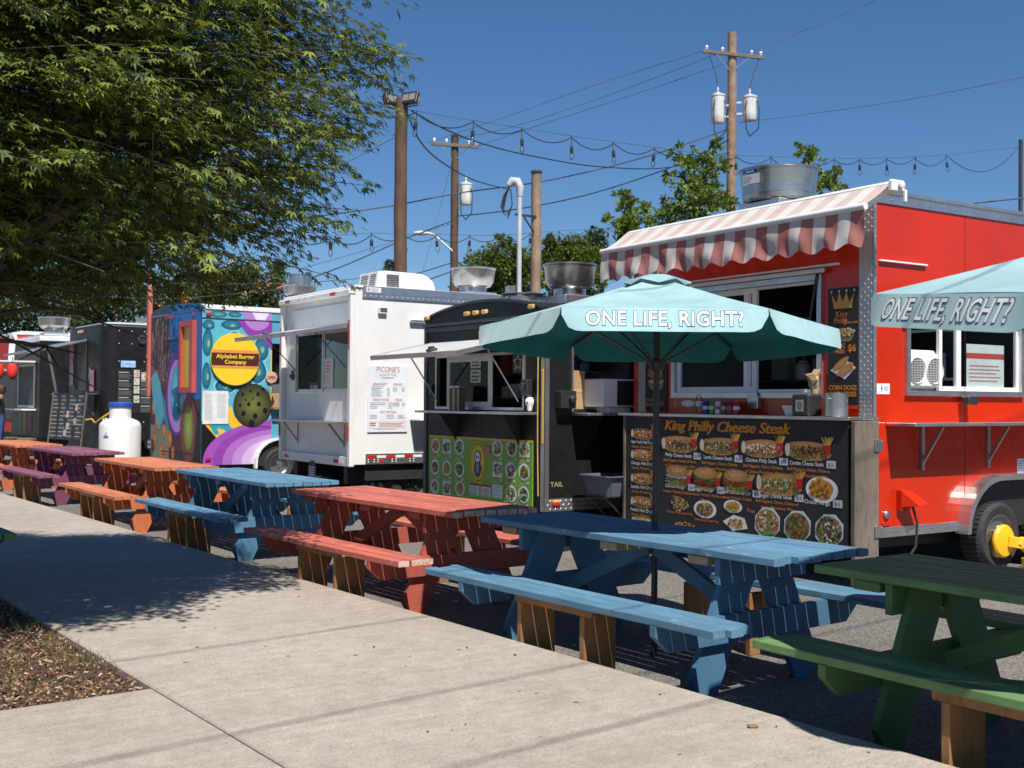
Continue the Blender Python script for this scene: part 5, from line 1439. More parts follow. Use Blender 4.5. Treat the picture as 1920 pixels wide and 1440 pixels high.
for (s, t, rx, ry) in ((.09, 2.52, .20, .25), (.56, 2.86, .20, .22), (.07, 1.92, .17, .24), (1.15, 2.44, .15, .22), (1.08, 2.02, .17, .22), (.45, 1.74, .20, .13), (.12, 2.84, .16, .09), (.30, 2.20, .12, .2), (.75, 1.80, .12, .12), (.62, 2.60, .12, .14)):
    s = max(s, rx * .52)
    P.ell(s, t, rx * 1.16, ry * 1.14, AQL, 1, 22, wob=.05) if s - rx * 1.16 > 0 and t + ry * 1.14 < 2.95 else None
    rx2 = min(rx, s - .005); ry2 = min(ry, 2.95 - t)
    P.ell(s, t, rx2, ry2, NAVY, 2, 22, (.02, .2, .28), wob=.03)
    P.ell(s, t, rx2 * .72, ry2 * .72, (.02, .14, .22), 3, 20, (.04, .28, .35)); P.ell(s + .01, t - .01, rx2 * .48, ry2 * .48, (.015, .09, .15), 4, 18, (.25, .38, .12)); P.ell(s + .015, t - .01, rx2 * .34, ry2 * .34, (.05, .30, .38), 5, 18, (.02, .12, .18)); P.ell(s + .02, t - .015, rx2 * .18, ry2 * .20, (.5, .55, .2), 6, 14, (.10, .25, .2))
P.ell(.30, 3.04, .17, .06, NAVY, 2, 18, (.12, .35, .3)); P.ell(.62, 3.05, .13, .05, NAVY, 2, 18, (.1, .3, .3))
# purple waves at the top right
def wave(dz, col, lay, s0=.72):
    pts = [(s0, 2.954)]
    for k in range(13):
        s = s0 + (1.36 - s0) * k / 12; pts.append((s, 2.954 - (.20 + dz) * math.sin(math.pi * (k / 12) ** .9) ** .8 * (1.0)))
    P.poly([(a, max(b_, 2.5)) for a, b_ in pts] + [(1.36, 2.954)], col, lay)
wave(.10, PUR, 3, .70); wave(-.02, PURL, 4, .80)
P.poly([(.74, BZ1 - .036), (1.36, BZ1 - .036), (1.36, 2.972), (.84, 2.972)], PURL, 3); P.poly([(.95, BZ1 - .036), (1.30, BZ1 - .036), (1.22, 2.972), (1.04, 2.972)], (.70, .62, .74), 4)
P.poly([(1.18, 2.6), (1.36, 2.42), (1.36, 2.95), (1.30, 2.95)], PUR, 5)
# yellow and teal stripes, black corner, purple hill
P.poly([(.02, 1.62), (.50, 1.64), (.62, 1.2), (.9, .95), (.25, .78), (.02, 1.12)], YEL, 3); P.poly([(.14, 1.05), (.5, 1.1), (.62, .92), (.26, .86)], (.03, .30, .40), 4); P.poly([(.5, 1.52), (.58, 1.5), (.64, 1.42), (.52, 1.36)], AQ, 4); P.poly([(.30, .98), (.42, .96), (.5, .88), (.36, .84)], YEL, 5)
P.poly([(.0, BZ0), (.30, BZ0), (.30, .80), (.0, 1.12)], BLK, 6)
PU = [(.30, .07, .40), (.24, .05, .34), (.36, .13, .46), (.44, .24, .54), (.55, .40, .64), (.62, .50, .70)]
for k in range(6):
    s0 = .03 + k * .185; cx = 1.50
    pts = []
    for q in range(15):
        a = math.pi * (1 - .5 * q / 14); pts.append((min(cx + (cx - s0) * math.cos(a), 1.36), BZ0 + .002 + (.80 - k * .085) * math.sin(a) ** .85))
    P.poly(pts + [(1.36, BZ0 + .002)], PU[k], 7 + k)
P.poly([(.9, 1.03), (1.36, 1.0), (1.36, 1.10), (1.2, 1.13), (1.05, 1.07)], (.28, .07, .38), 14)
# pickle / olive ball
P.ell(1.04, 1.40, .41, .41, (.03, .032, .018), 15, 32, (.19, .20, .05), wob=0) if False else None
P.ell(.98, 1.40, .38, .40, (.022, .024, .015), 15, 32, (.16, .17, .04))
for (ds, dt, r_) in ((-.2, .2, .03), (-.05, .26, .025), (.1, .2, .035), (-.25, .0, .03), (-.08, .02, .035), (.12, .02, .04), (-.18, -.15, .045), (.05, -.2, .05), (.25, -.1, .05), (-.02, -.33, .06), (.2, .3, .03), (-.14, .1, .018), (.0, .12, .018)):
    P.ell(.98 + ds, 1.40 + dt, r_, r_ * 1.15, BLK, 16, 10)
P.rect(1.335, 1.36, 1.36, 2.55, YEL, 3)
P.out('mural', BURG, 'mural')
# end wall mural
P = Print(ef, .001)
P.rect(-BW, BZ0, 0, BZ1 - .055, (.075, .035, .04), 0); P.poly([(-1.55, BZ1 - .054), (-.03, BZ1 - .054), (-.03, BZ1 + .03), (-.6, BZ1 + .11), (-1.3, BZ1 + .12)], (.02, .16, .46), 0)
for k in range(90): P.ell(random.uniform(-2.4, -1.2), random.uniform(1.7, 3.05), random.uniform(.008, .03), random.uniform(.02, .06), random.choice([(.25, .18, .15), (.12, .08, .1), (.4, .34, .26), (.1, .05, .12)]), 1, 8)
P.poly([(-1.55, 3.08), (-.02, 3.08), (-.02, 1.5), (-.9, 1.5), (-1.5, 2.4)], (.02, .16, .46), 2)
for k in range(16): P.ell(random.uniform(-1.4, -.95), random.uniform(2.3, 3.0), .05, .09, (.008, .035, .12), 3, 12, (.05, .26, .55))
P.poly([(-2.45, 1.75), (-2.1, 1.85), (-1.6, 1.35), (-1.5, .9), (-2.2, 1.2)], (.06, .26, .36), 3)
P.poly([(-2.45, 1.9), (-2.2, 2.05), (-1.95, 1.8), (-1.75, 1.2), (-2.0, .9), (-2.3, 1.3)], (.12, .42, .52), 4); P.ell(-1.12, 1.60, .58, .80, (.14, .03, .22), 5, 32); P.ell(-1.12, 1.56, .46, .68, (.44, .24, .62), 6, 32); P.ell(-1.12, 1.60, .32, .52, (.05, .36, .52), 7, 28, (.28, .66, .76)); P.poly([(-1.40, 1.66), (-1.12, 1.74), (-.84, 1.66), (-.98, 1.50), (-.9, 1.25), (-1.12, 1.42), (-1.34, 1.25), (-1.26, 1.50)], (.02, .14, .24), 8)
P.ell(-1.12, 1.24, .2, .14, (.015, .09, .16), 8, 16)
P.rect(-2.45, BZ0 + .01, -1.5, 1.0, (.24, .26, .17), 2)
for (a, z, r_) in ((2.1, 1.1, .16), (1.75, .92, .15), (1.45, .75, .13), (2.25, .7, .14), (1.9, .5, .13), (1.6, .5, .1), (2.3, 1.35, .12), (1.3, .5, .1)): P.ell(-a, z, r_ * .8, r_ * 1.3, (.42, .13, .05), 3, 18, (.85, .33, .10))
P.ell(-.55, .95, .40, .62, (.16, .045, .035), 9, 28, (.34, .10, .06)); P.ell(-.55, .98, .22, .42, (.16, .20, .03), 10, 24, (.45, .48, .10))
P.poly([(-.30, BZ0 + .01), (0, BZ0 + .01), (0, 1.35), (-.16, 1.25), (-.24, .8)], BLK, 11)
for k in range(60):
    a_ = random.uniform(1.5, 2.45); z_ = random.uniform(1.9, 3.0); P.poly([(-a_ - .012, z_), (-a_ + .012, z_), (-a_ + .002, z_ - random.uniform(.15, .5))], random.choice([(.5, .42, .3), (.34, .2, .3), (.6, .3, .14)]), 3)
P.rect(-1.9, .50, -.3, .52, (.02, .02, .02), 12)
P.out('mural', BURG, 'mural')
w_ = part_empty('end_window', BURG)
b = MB(); ring(b, ef, -.86, 1.62, -.24, 2.93, .10, .002, .09); b.build('frame', simple('window_red', (.42, .07, .06), .5), w_)
b = MB(); sheet(b, ef, -.76, 1.72, -.34, 2.83, .022, .04); b.build('pane', simple('yellow_pane', (.55, .36, .03), .3), w_)
b = MB(); b.box(-.05, -.012, .95, 1.75, 2.58, 2.62, .006); b.build('hinge_bar', 'black_matte', BURG)
for a in (1.35, 1.5, 1.65, .35):
    b = MB(); b.box(-.03, -.012, a - .035, a + .035, 3.02, 3.07, .008); b.build('marker_light', 'red_plastic', BURG)
for (s, z) in ((.11, 3.03), (.13, .43)):
    b = MB(); b.box(s - .05, s + .05, -.035, -.012 if z > 1 else -.02, z - .03, z + .03, .008); b.build('marker_light', 'red_plastic', BURG)
b = MB(); b.box(-.06, -.012, 2.24, 2.48, .52, .72, .01); b.build('licence_plate_frame', 'black_plastic', BURG)
P = Print(ef, .061); P.rect(-2.45, .55, -2.27, .69, (.45, .5, .55)); P.lines(-2.43, -2.29, .645, 1, .05, .01, (.08, .12, .3), 1, 0); P.out('licence_plate', BURG)
# tall red post on the left corner
t_ = MB(); t_.box(-.05, .03, BW + .01, BW + .11, 1.55, 3.98, .006); po = t_.build('corner_post', simple('post_red', (.5, .12, .10), .5, 0, .2, 2, grime=.35), BURG)
b = MB()
for z in (1.9, 2.3, 2.75): b.box(-.065, -.051, BW + .02, BW + .10, z, z + .05, .005)
b.build('bracket', simple('post_red'   , (.5, .12, .1)), po)
# round burger sign
db = MB(); db.lathe([(.475, -.03), (.475, -.055), (.001, -.055)], 48, (.615, 0, 2.235), 'y'); dk = db.build('burger_sign', simple('sign_yellow', (.80, .52, .02), .4, 0, .03), BURG)
P = Print(Frame((.615, -.055, 2.235), (1, 0, 0), (0, 0, 1)))
def band(t0, t1, col, lay):
    pts = []
    for t in (t0, t1): pts.append(math.sqrt(.47 ** 2 - t * t))
    P.poly([(-pts[0], t0), (pts[0], t0), (math.sqrt(.47 ** 2 - ((t0 + t1) / 2) ** 2), (t0 + t1) / 2), (pts[1], t1), (-pts[1], t1), (-math.sqrt(.47 ** 2 - ((t0 + t1) / 2) ** 2), (t0 + t1) / 2)], col, lay)
band(-.165, .165, (.72, .26, .08), 1); band(-.12, .11, (.07, .022, .01), 2)
for k in range(26):
    a = random.uniform(0, 6.28); q = random.uniform(.2, .44); x, z = q * math.cos(a), q * math.sin(a)
    if abs(z) > .2: P.ell(x, z, .020, .008, (.85, .66, .2), 1, 8, rot=random.uniform(-1, 1))
P.text('Alphabet Burger', 0, .015, .105, (.85, .55, .08), 3, .02, width=.74); P.text('Company', 0, -.085, .10, (.85, .55, .08), 3, .02, width=.42)
P.out('sign_print', dk)
P = Print(side_frame(), .02); P.rect(.015, 1.06, .50, 1.655, (.68, .69, .70)); P.lines(.05, .22, 1.6, 22, .008, .014, (.42, .43, .45), 1); P.lines(.29, .47, 1.6, 20, .008, .014, (.42, .43, .45), 1); P.out('paper_menu', BURG)
ob = MB(); ob.lathe([(.115, -.03), (.115, -.045), (.001, -.045)], 8, (1.34, 0, 1.92), 'y'); oo = ob.build('open_sign', simple('sign_tan', (.62, .34, .2), .6), BURG)
P = Print(Frame((1.34, -.045, 1.92), (1, 0, 0), (0, 0, 1))); P.text('OPEN', 0, -.035, .085, (.06, .04, .04), 1, .02, width=.16); P.out('sign_print', oo)
# window interior: counter, shelf, partition
b = MB(); b.box(1.33, 2.75, -.18, .35, 1.32, 1.355, .005); b.build('counter', 'brown_wood', BURG)
b = MB(); b.box(1.0, 2.9, 1.2, 1.24, .4, BZ1 - .1); b.build('interior_partition', 'interior_dark', BURG)
b = MB(); b.box(1.38, 1.75, .25, .45, 1.356, 1.62, .01); b.build('crate', 'cardboard', BURG)
b = MB(); b.box(.05, BL_ - .05, .05, BW - .05, BZ0 + .01, BZ0 + .06); b.build('floor', 'interior_dark', BURG)
# wheel with white fender arch
wheel(BURG, 1.52, -.03, .30, .31, .2, 'steel'); wheel(BURG, 2.3, -.03, .30, .31, .2, 'steel')
b = MB(); pr = None
for q in range(17):
    a = math.pi * (1 - q / 16); cx = 1.55 if q < 8 else 2.27
    if q == 8: cx = 1.91
    cur = (cx + .52 * math.cos(a), .28 + .50 * math.sin(a) ** .8 if 0 < q < 16 else .24)
    if pr: b.beam((pr[0], -.05, pr[1]), (cur[0], -.05, cur[1]), .09, .04, (0, 0, 1) if abs(cur[0] - pr[0]) > abs(cur[1] - pr[1]) else (1, 0, 0))
    pr = cur
b.build('fender_trim', 'white_trim', BURG)
lp = [(1.55 + .50 * math.cos(math.pi * (1 - .5 * q / 10)), .28 + .48 * math.sin(math.pi * .5 * q / 10)) for q in range(11)] + [(2.27 + .50 * math.sin(math.pi * .5 * q / 10), .28 + .48 * math.cos(math.pi * .5 * q / 10)) for q in range(11)]
b = MB(); b.prism(lp, side_frame(), -.02, .022); b.build('wheel_arch_liner', 'black_matte', BURG)
wheel(BURG, 1.52, BW - .25, .30, .31, .2, 'steel')
b = MB(); b.box(.2, BL_ - .2, .3, BW - .3, .2, BZ0 - .001); b.build('chassis', 'black_matte', BURG)
exhaust_fan(BURG, 2.4, .92, BZ1 + .22, .33, .33, .40); 
b = MB(); b.lathe([(.22, .40), (.22, .60), (.23, .60), (.23, .61)], 28, (2.4, .92, BZ1 + .22)); b.build('fan_stack', 'spun_aluminium', BURG, smooth=30)

# ------------------------------------------------------------------ black trailers on the left
def left_trailer(name, label, org, rz, W, L, z0, z1, mat='black_paint', roofmat='white_paint', rad=.3):
    T = thing(name, label, 'food truck', org, R(rz))
    # rounded front corner body
    out = []
    for k in range(7):
        a = math.pi * (1 + .5 * k / 6); out.append((rad + rad * math.cos(a), rad + rad * math.sin(a)))
    out += [(L, 0), (L, W)]
    for k in range(7):
        a = math.pi * (.5 + .5 * k / 6); out.append((rad + rad * math.cos(a), W - rad + rad * math.sin(a)))
    b = MB(); n = len(out); vs = [(x, y, z0) for x, y in out] + [(x, y, z1 - .06) for x, y in out] + [(x + (.05 if x < L / 2 else 0), y + (.05 if y < W / 2 else -.05), z1) for x, y in out]
    fs = [(i, (i + 1) % n, n + (i + 1) % n, n + i) for i in range(n)] + [(n + i, n + (i + 1) % n, 2 * n + (i + 1) % n, 2 * n + i) for i in range(n)] + [tuple(range(2 * n, 3 * n))]
    b.add(vs, fs); b.build('body', mat, T, smooth=30)
    b = MB(); b.prism([(x * .96 + .1, y * .94 + .07) for x, y in out], Frame((0, 0, z1), (1, 0, 0), (0, 1, 0)), .001, .035); b.build('roof', roofmat, T)
    for x in (1.6, 2.3): wheel(T, x, .03, .3, .3, .18)
    b = MB(); b.box(.3, L - .2, .3, W - .3, .2, z0 - .001); b.build('chassis', 'black_matte', T)
    return T
BLK1 = left_trailer('black_food_trailer', 'black food trailer with rounded corners and a blue OPEN sign beside its menu', (-8.639, 24.0, 0), 36, 2.86, 5.0, .45, 3.10)
b = MB(); b.box(.012, 5.0, -.004, -.0005, 3.045, 3.06); b.build('roof_seam', 'aluminium', BLK1)
b = MB()
for x in (.33, .6, .87):
    for z in (2.95, 2.68, 2.3, 1.0): b.lathe([(.012, 0), (.004, -.008)], 8, (x, 0, z), 'y')
b.build('rivets', 'white_trim', BLK1)
P = Print(side_frame(), .002); P.rect(.31, 1.2, 1.35, 2.15, (.022, .024, .026)) ; 
for (a0, a1) in ((.325, .62), (.80, 1.2)):
    for k in range(5): P.rect(a0, 2.06 - k * .18, a1 - .08, 2.075 - k * .18, (.5, .5, .5), 1); P.lines(a0, a1, 2.03 - k * .18, 4, .012, .014, (.14, .15, .16), 1)
for (z, c) in ((2.05, [CREAM, REDF]), (1.88, [CREAM, (.4, .3, .2)]), (1.70, [CREAM, GREEN]), (1.50, [FRY, GREEN])): P.rect(.65, z - .08, .77, z + .07, (.55, .54, .5), 1); P.specks(.71, z, .045, .05, c, 18, .014, 2)
for (s, z) in ((.88, 1.98), (1.25, 1.7), (1.25, 1.4), (1.22, 1.28)): P.rect(s - .07, z - .07, s + .07, z + .07, (.55, .52, .46), 2); P.specks(s, z, .05, .05, [CREAM, (.5, .3, .1)], 14, .014, 3)
P.out('menu_board', BLK1)
P = Print(side_frame(), .02); P.rect(.36, 2.17, .68, 2.32, (.12, .28, .62)); P.rect(.375, 2.185, .665, 2.305, (.55, .68, .80), 1); P.text('OPEN', .52, 2.20, .11, (.12, .26, .66), 2, .03, width=.26); P.out('open_sign', BLK1)
b = MB(); b.lathe([(.10, -.002), (.10, -.03), (.075, -.035), (.07, -.015), (.001, -.012)], 24, (.82, 0, 2.77), 'y'); b.build('vent_port', 'dark_steel', BLK1, smooth=30)
for a in (1.55, 1.7, 1.85):
    b = MB(); b.box(-.03, -.001, a - .04, a + .04, 2.96, 3.02, .008); b.build('marker_light', 'amber_plastic', BLK1)
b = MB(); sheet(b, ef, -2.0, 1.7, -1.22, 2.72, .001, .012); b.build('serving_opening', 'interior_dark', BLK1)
b = MB(); ring(b, ef, -2.03, 1.67, -1.19, 2.75, .035, .012, .03); b.build('window_frame', 'dark_steel', BLK1)
P = Print(ef, .035); P.rect(-2.46, 1.80, -2.16, 2.78, (.55, .12, .25)); P.rect(-2.46, 1.80, -2.16, 2.25, (.6, .5, .55), 1); P.lines(-2.44, -2.18, 2.2, 7, .02, .03, (.3, .2, .3), 2); P.specks(-2.3, 2.5, .1, .15, [(.7, .5, .6), (.5, .05, .2)], 20, .03, 2)
P.out('poster', BLK1)
P = Print(ef, .035); P.rect(-.86, 1.66, -.55, 2.12, (.62, .25, .36)); P.lines(-.83, -.58, 2.05, 6, .02, .035, (.5, .08, .1), 1); P.ell(-.87, 2.0, .06, .1, (.05, .35, .28), 2, 12); P.ell(-.85, 2.12, .04, .07, (.6, .3, .22), 3, 10); P.out('poster', BLK1)
b = MB(); M = Matrix.Translation((-.02, 0, 2.78)) @ Matrix.Rotation(R(-14), 4, 'Y'); b.box(-1.25, 0, 1.15, 3.5, -.02, .02, .004, M=M); b.build('lift_door', 'aluminium', BLK1)
b = MB(); b.box(-.40, -.002, .35, 2.6, 1.585, 1.61, .004); b.build('counter', 'steel', BLK1)
b = MB(); b.add([(-.004, .6, 1.58), (-.35, .6, 1.58), (-.004, .6, 1.12), (-.004, .62, 1.58), (-.35, .62, 1.58), (-.004, .62, 1.12)], [(0, 1, 2), (5, 4, 3), (0, 3, 4, 1), (1, 4, 5, 2), (0, 2, 5, 3)]); b.build('bracket', 'steel', BLK1)
for y in (2.3,):
    b = MB(); b.tube([(-.35, y, 1.62), (-.55, y, 2.62)], .03, 8); b.build('prop_bar', 'white_trim', BLK1)
exhaust_fan(BLK1, 1.5, 1.2, 3.13, .42, .42, .20, 'drum')
b = MB(); b.box(.02, .12, -.02, 2.84, .4, .448); b.build('bumper', 'dark_steel', BLK1)
def bl_pt(x, y, z):
    c, s_ = math.cos(R(36)), math.sin(R(36)); return (-8.639 + c * x - s_ * y, 24 + s_ * x + c * y, z)
t = thing('menu_easel', 'tall weathered black menu board propped in front of the black trailer', 'menu board', bl_pt(-.62, .35, .0), rot=(0, R(6), R(48)))
b = MB(); b.box(-.02, .02, -.55, .95, .62, 1.62, .005); bo = b.build('board', 'black_matte', t)
P = Print(Frame((-.02, .95, .62), (0, -1, 0), (0, 0, 1)))
for c in range(4):
    for k in range(11): P.rect(.04 + c * .37, .93 - k * .085, .04 + c * .37 + random.uniform(.12, .3), .945 - k * .085, (.42, .42, .42), 1); P.lines(.04 + c * .37, .32 + c * .37, .915 - k * .085, 2, .012, .012, (.10, .10, .10), 1)
for (s, z) in ((.75, .55), (.8, .30), (1.1, .4), (1.12, .7), (.72, .15)): P.rect(s - .06, z - .07, s + .06, z + .07, (.5, .45, .38), 2); P.specks(s, z, .045, .05, [CREAM, FRY, REDF], 12, .015, 3)
P.out('menu_print', bo)
for y in (-.53, .93):
    b = MB(); b.box(-.035, -.021, y - .025, y + .025, .005, 1.64, .004); b.build('post', 'grey_wood', t)
b = MB(); b.beam((0.03, .9, .9), (.5, .9, .95), .05, .06); b.build('brace', 'grey_wood', t)
# second black trailer, and the red one behind it
BLK2 = left_trailer('black_food_trailer', 'farther black food trailer with white roof edge and red paper lanterns', (-12.04, 29.0, 0), 36, 3.2, 4.5, .5, 3.12, rad=.08)
b = MB(); b.box(-.03, 4.5, -.03, 3.2, 2.96, 3.10, .02); b.build('roof_edge', 'white_trim', BLK2)
exhaust_fan(BLK2, .55, .9, 3.14, .40, .36, .50)
b = MB(); b.tube([(-.06, 2.4, 3.1), (-.10, 2.45, 3.25), (-.12, 2.7, 3.2), (-.14, 2.75, 2.6), (-.14, 2.6, 2.2), (-.12, 2.5, 2.6), (-.1, 2.45, 3.0)], .045, 10); b.build('hose_loop', 'white_plastic', BLK2, smooth=50)
b = MB(); sheet(b, ef, -2.2, 1.3, -.5, 2.35, .001, .015); b.build('serving_opening', 'interior_dark', BLK2)
b = MB(); ring(b, ef, -2.25, 1.25, -.45, 2.4, .06, .015, .04); b.build('window_frame', 'aluminium', BLK2)
b = MB(); b.box(-1.3, -.02, .4, 3.4, 2.42, 2.46, .004); b.build('awning', 'white_trim', BLK2)
b = MB(); b.box(-.35, -.002, .4, 2.6, 1.18, 1.22, .004); b.build('counter', 'white_trim', BLK2)
P = Print(ef, .005); P.rect(-2.3, .55, -1.9, 1.15, (.08, .16, .05)); P.rect(-1.85, .55, -1.4, 1.15, (.3, .12, .03)); P.rect(-1.3, .55, -.8, 1.15, (.15, .01, .02)); P.out('lower_posters', BLK2)
b = MB(); b.box(-.6, -.001, .3, 2.4, .42, .47, .004); b.build('step_deck', 'grey_wood', BLK2)
simple('lantern_red', (.62, .03, .012), .7, 0, .1, 6)
for (px, Y, lb) in ((23, 28.0, 'red paper lantern with dark characters under the far awning'), (-3, 28.6, 'red paper lantern cut by the left edge of the picture')):
    p = at(px, 695, Y)
    t = thing('paper_lantern', lb, 'lantern', p, R(36), 'red paper lanterns on the far trailer')
    b = MB(); prof = []
    for k in range(19):
        a = math.pi * (.08 + .84 * k / 18); prof.append((.125 * math.sin(a) ** .6 + (.006 if k % 2 else 0), -.19 * math.cos(a)))
    b.lathe(prof, 20); b.build('shade', 'lantern_red', t, smooth=60)
    b = MB(); b.lathe([(.06, .185), (.06, .21)], 14); b.lathe([(.06, -.21), (.06, -.185)], 14); b.tube([(0, 0, .2), (0, 0, .34)], .008, 6); b.build('rim', 'black_matte', t)
    for z in (.06, -.08):
        P = Print(Frame((-.139, .04, 0), (0, -1, 0), (0, 0, 1)))
        P.rect(.0, z + .03, .07, z + .045, (.1, .01, .01)); P.rect(.03, z - .05, .042, z + .05, (.1, .01, .01)); P.rect(.0, z - .03, .075, z - .018, (.1, .01, .01)); P.rect(.0, z - .03, .012, z + .02, (.1, .01, .01)); P.rect(.06, z - .05, .072, z + .0, (.1, .01, .01))
        P.out('character', t)
FAR = left_trailer('red_food_trailer', 'far red food trailer at the left edge behind the black ones', (-14.4, 33.0, 0), 36, 3.6, 3.0, .5, 3.42, simple('far_red', (.60, .03, .015), .65), 'white_paint', .06)
b = MB(); b.box(-.02, 3.0, -.02, 3.6, 3.34, 3.42, .01); b.build('roof_edge', 'white_trim', FAR)
b = MB(); b.box(-.05, -.001, .1, 3.5, 2.3, 2.36, .01); b.build('drip_rail', 'white_trim', FAR)
b = MB(); sheet(b, ef, -3.3, .9, -.5, 2.2, .002, .02); b.build('serving_opening', 'interior_dark', FAR)

# ------------------------------------------------------------------ gas tank
t = thing('gas_tank', 'white upright gas tank with a blue lid beside the purple table', 'gas tank', (-7.23, 21.0, 0), 0)
b = MB(); b.lathe([(.33, .02), (.36, .05), (.37, .12), (.37, .99), (.36, 1.04), (.325, 1.085), (.27, 1.115), (.21, 1.13), (.16, 1.14), (.16, 1.20)], 48); b.lathe([(.32, 0), (.32, .05)], 32); b.build('tank_shell', 'white_paint', t, smooth=35)
b = MB(); b.lathe([(.195, 1.10), (.195, 1.34), (.185, 1.34), (.185, 1.13)], 36, cap=False); b.build('collar', 'white_paint', t, smooth=35)
b = MB(); b.lathe([(.21, 1.341), (.215, 1.36), (.21, 1.42), (.19, 1.44), (.001, 1.445)], 36); b.build('lid', simple('lid_blue', (.02, .07, .35), .4), t, smooth=35)
for a in (-.4, 2.2, 3.6):
    b = MB(); x, y = .30 * math.cos(a), .30 * math.sin(a); b.tube([(x * .95, y * .95, 1.05), (x, y, 1.13), (x * .8, y * .8, 1.14), (x * .75, y * .75, 1.09)], .012, 6); b.build('lifting_lug', 'white_paint', t, smooth=50)
b = MB(); b.box(-.02, .02, .19, .24, 1.22, 1.27, .006); b.build('valve', 'dark_steel', t)
ph = R(-112); P = Print(Frame((.3705 * math.cos(ph), .3705 * math.sin(ph), .70), (-math.sin(ph), math.cos(ph), 0), (0, 0, 1)), .0045); P.rect(-.055, .09, .055, .105, (.15, .15, .42)); P.rect(-.055, .115, .055, .128, (.15, .15, .42)); P.ell(0, .16, .02, .026, (.4, .42, .6), 0, 10); P.out('lettering', t)
b = MB(); b.tube([(-.1, -.1, 1.28), (-.28, -.05, 1.18), (-.5, .1, 1.05), (-.62, .25, 1.12), (-.75, .3, 1.1)], .014, 8)
b.build('hose', 'yellow_paint', t, smooth=50)
# ------------------------------------------------------------------ poles, wires, string lights
def pole(name, label, p, z1, r0, r1, mat, square=False):
    t = thing(name, label, 'pole', (p[0], p[1], 0))
    b = MB(); rs, pts = [], []
    n = 14
    for k in range(n + 1):
        pts.append((random.gauss(0, .006), random.gauss(0, .006), -.05 + (z1 + .05) * k / n)); rs.append((r0 + (r1 - r0) * k / n) * random.uniform(.97, 1.03))
    b.tube(pts, rs, 14); b.build('shaft', mat, t, smooth=50)
    return t
pb_ = at(751, 400, 19.2)
BP = pole('brown_pole', 'dark brown wooden pole carrying floodlights and string lights', pb_, 6.62, .118, .108, 'pole_wood')
for (dx, dy, rz) in ((.16, -.10, -.5), (-.17, .02, .9)):
    f = part_empty('floodlight', BP); f.location = (dx, dy, 6.60); f.rotation_euler = (R(-20), 0, rz)
    b = MB(); b.box(-.16, .16, -.05, .03, -.11, .11, .012)
    for k in range(6): b.box(-.14 + k * .05, -.13 + k * .05, .031, .07, -.09, .09)
    b.build('housing', 'black_plastic', f)
    b = MB(); b.box(-.12, -.01, -.056, -.051, -.06, .06); b.box(.01, .12, -.056, -.051, -.06, .06); b.build('lens', simple('flood_lens', (.2, .2, .18), .25), f)
    b = MB(); b.tube([(-.18, 0, 0), (-.18, 0, -.16), (.18, 0, -.16), (.18, 0, 0)], .012, 6); b.build('bracket', 'black_plastic', f)
def transformer(parent, x, y, z, r, h):
    e = part_empty('transformer', parent); e.location = (x, y, z)
    b = MB(); b.lathe([(r * .9, 0), (r * .95, .02), (r, h * .3), (r, h - .06), (r * 1.08, h - .05), (r * 1.08, h), (r * .6, h + .05), (.01, h + .06)], 24); b.build('tank', 'transformer_grey', e, smooth=35)
    b = MB(); b.lathe([(.04, h + .05), (.055, h + .1), (.035, h + .13), (.055, h + .17), (.03, h + .2), (.02, h + .3)], 10); b.build('bushing', 'grey_pvc', e, smooth=50)
    for a in (0.6, 2.2):
        b = MB(); b.tube([(r * math.cos(a), -r * abs(math.sin(a)), h * .8), (r * 1.35 * math.cos(a), -r * 1.2, h * .4), (r * 1.2 * math.cos(a), -r * 1.1, -.35), (0, 0, -.55)], .018, 6); b.build('lead', 'cable_black', e, smooth=50)
    return e
def crossarm(parent, z, L, tilt=0.0, rz=0.0):
    e = part_empty('crossarm', parent); e.location = (0, -.16, z); e.rotation_euler = (0, tilt, rz)
    b = MB(); b.box(-L / 2, L / 2, -.05, .05, -.06, .06, .008); b.build('beam', 'grey_wood', e)
    for x in (-L * .44, -L * .18, L * .3, L * .45):
        b = MB(); b.lathe([(.02, .06), (.05, .09), (.03, .12), (.06, .15), (.04, .2), (.01, .22)], 10, (x, 0, 0)); b.build('insulator', 'white_trim', e, smooth=50)
    for s in (-1, 1):
        b = MB(); b.beam((s * L * .27, -.02, -.06), (s * .05, .06, -.55), .03, .03); b.build('brace', 'steel', e)
    return e
p2 = at(852, 420, 42); U2 = pole('utility_pole', 'wooden utility pole with one grey transformer and a street light', p2, 11.35, .165, .14, 'pole_wood')
crossarm(U2, 10.95, 1.75, R(4)); transformer(U2, .42, -.15, 8.75, .23, .78)
st = part_empty('street_light', U2)
b = MB(); b.tube([(0, -.1, 7.0), (-.3, -.15, 7.25), (-.75, -.2, 7.65), (-1.0, -.2, 7.7)], .035, 8); b.build('arm', 'transformer_grey', st, smooth=50)
b = MB(); b.lathe([(.02, -.3), (.1, -.25), (.15, -.05), (.13, .15), (.05, .28)], 14, (0, 0, 0), 'x'); hd = b.build('lamp_head', 'transformer_grey', st, smooth=50); hd.location = (-1.2, -.2, 7.68); hd.scale = (1, 1, .6)
p3 = at(1005, 420, 28); U3 = pole('wooden_pole', 'short pale wooden pole with a flat black cap beside a grey conduit', p3, 7.15, .135, .125, 'pole_wood_pale')
b = MB(); b.lathe([(.14, 7.151), (.14, 7.19), (.13, 7.2)], 14); b.build('cap', 'black_matte', U3)
pc = at(974, 420, 27.6)
U3c = thing('conduit_riser', 'grey service conduit with a curved weatherhead beside the pale pole', 'conduit', (pc[0], pc[1], 0))
b = MB(); b.tube([(0, 0, .02), (0, 0, 6.55)], .058, 14); b.build('pipe', 'grey_pvc', U3c, smooth=50)
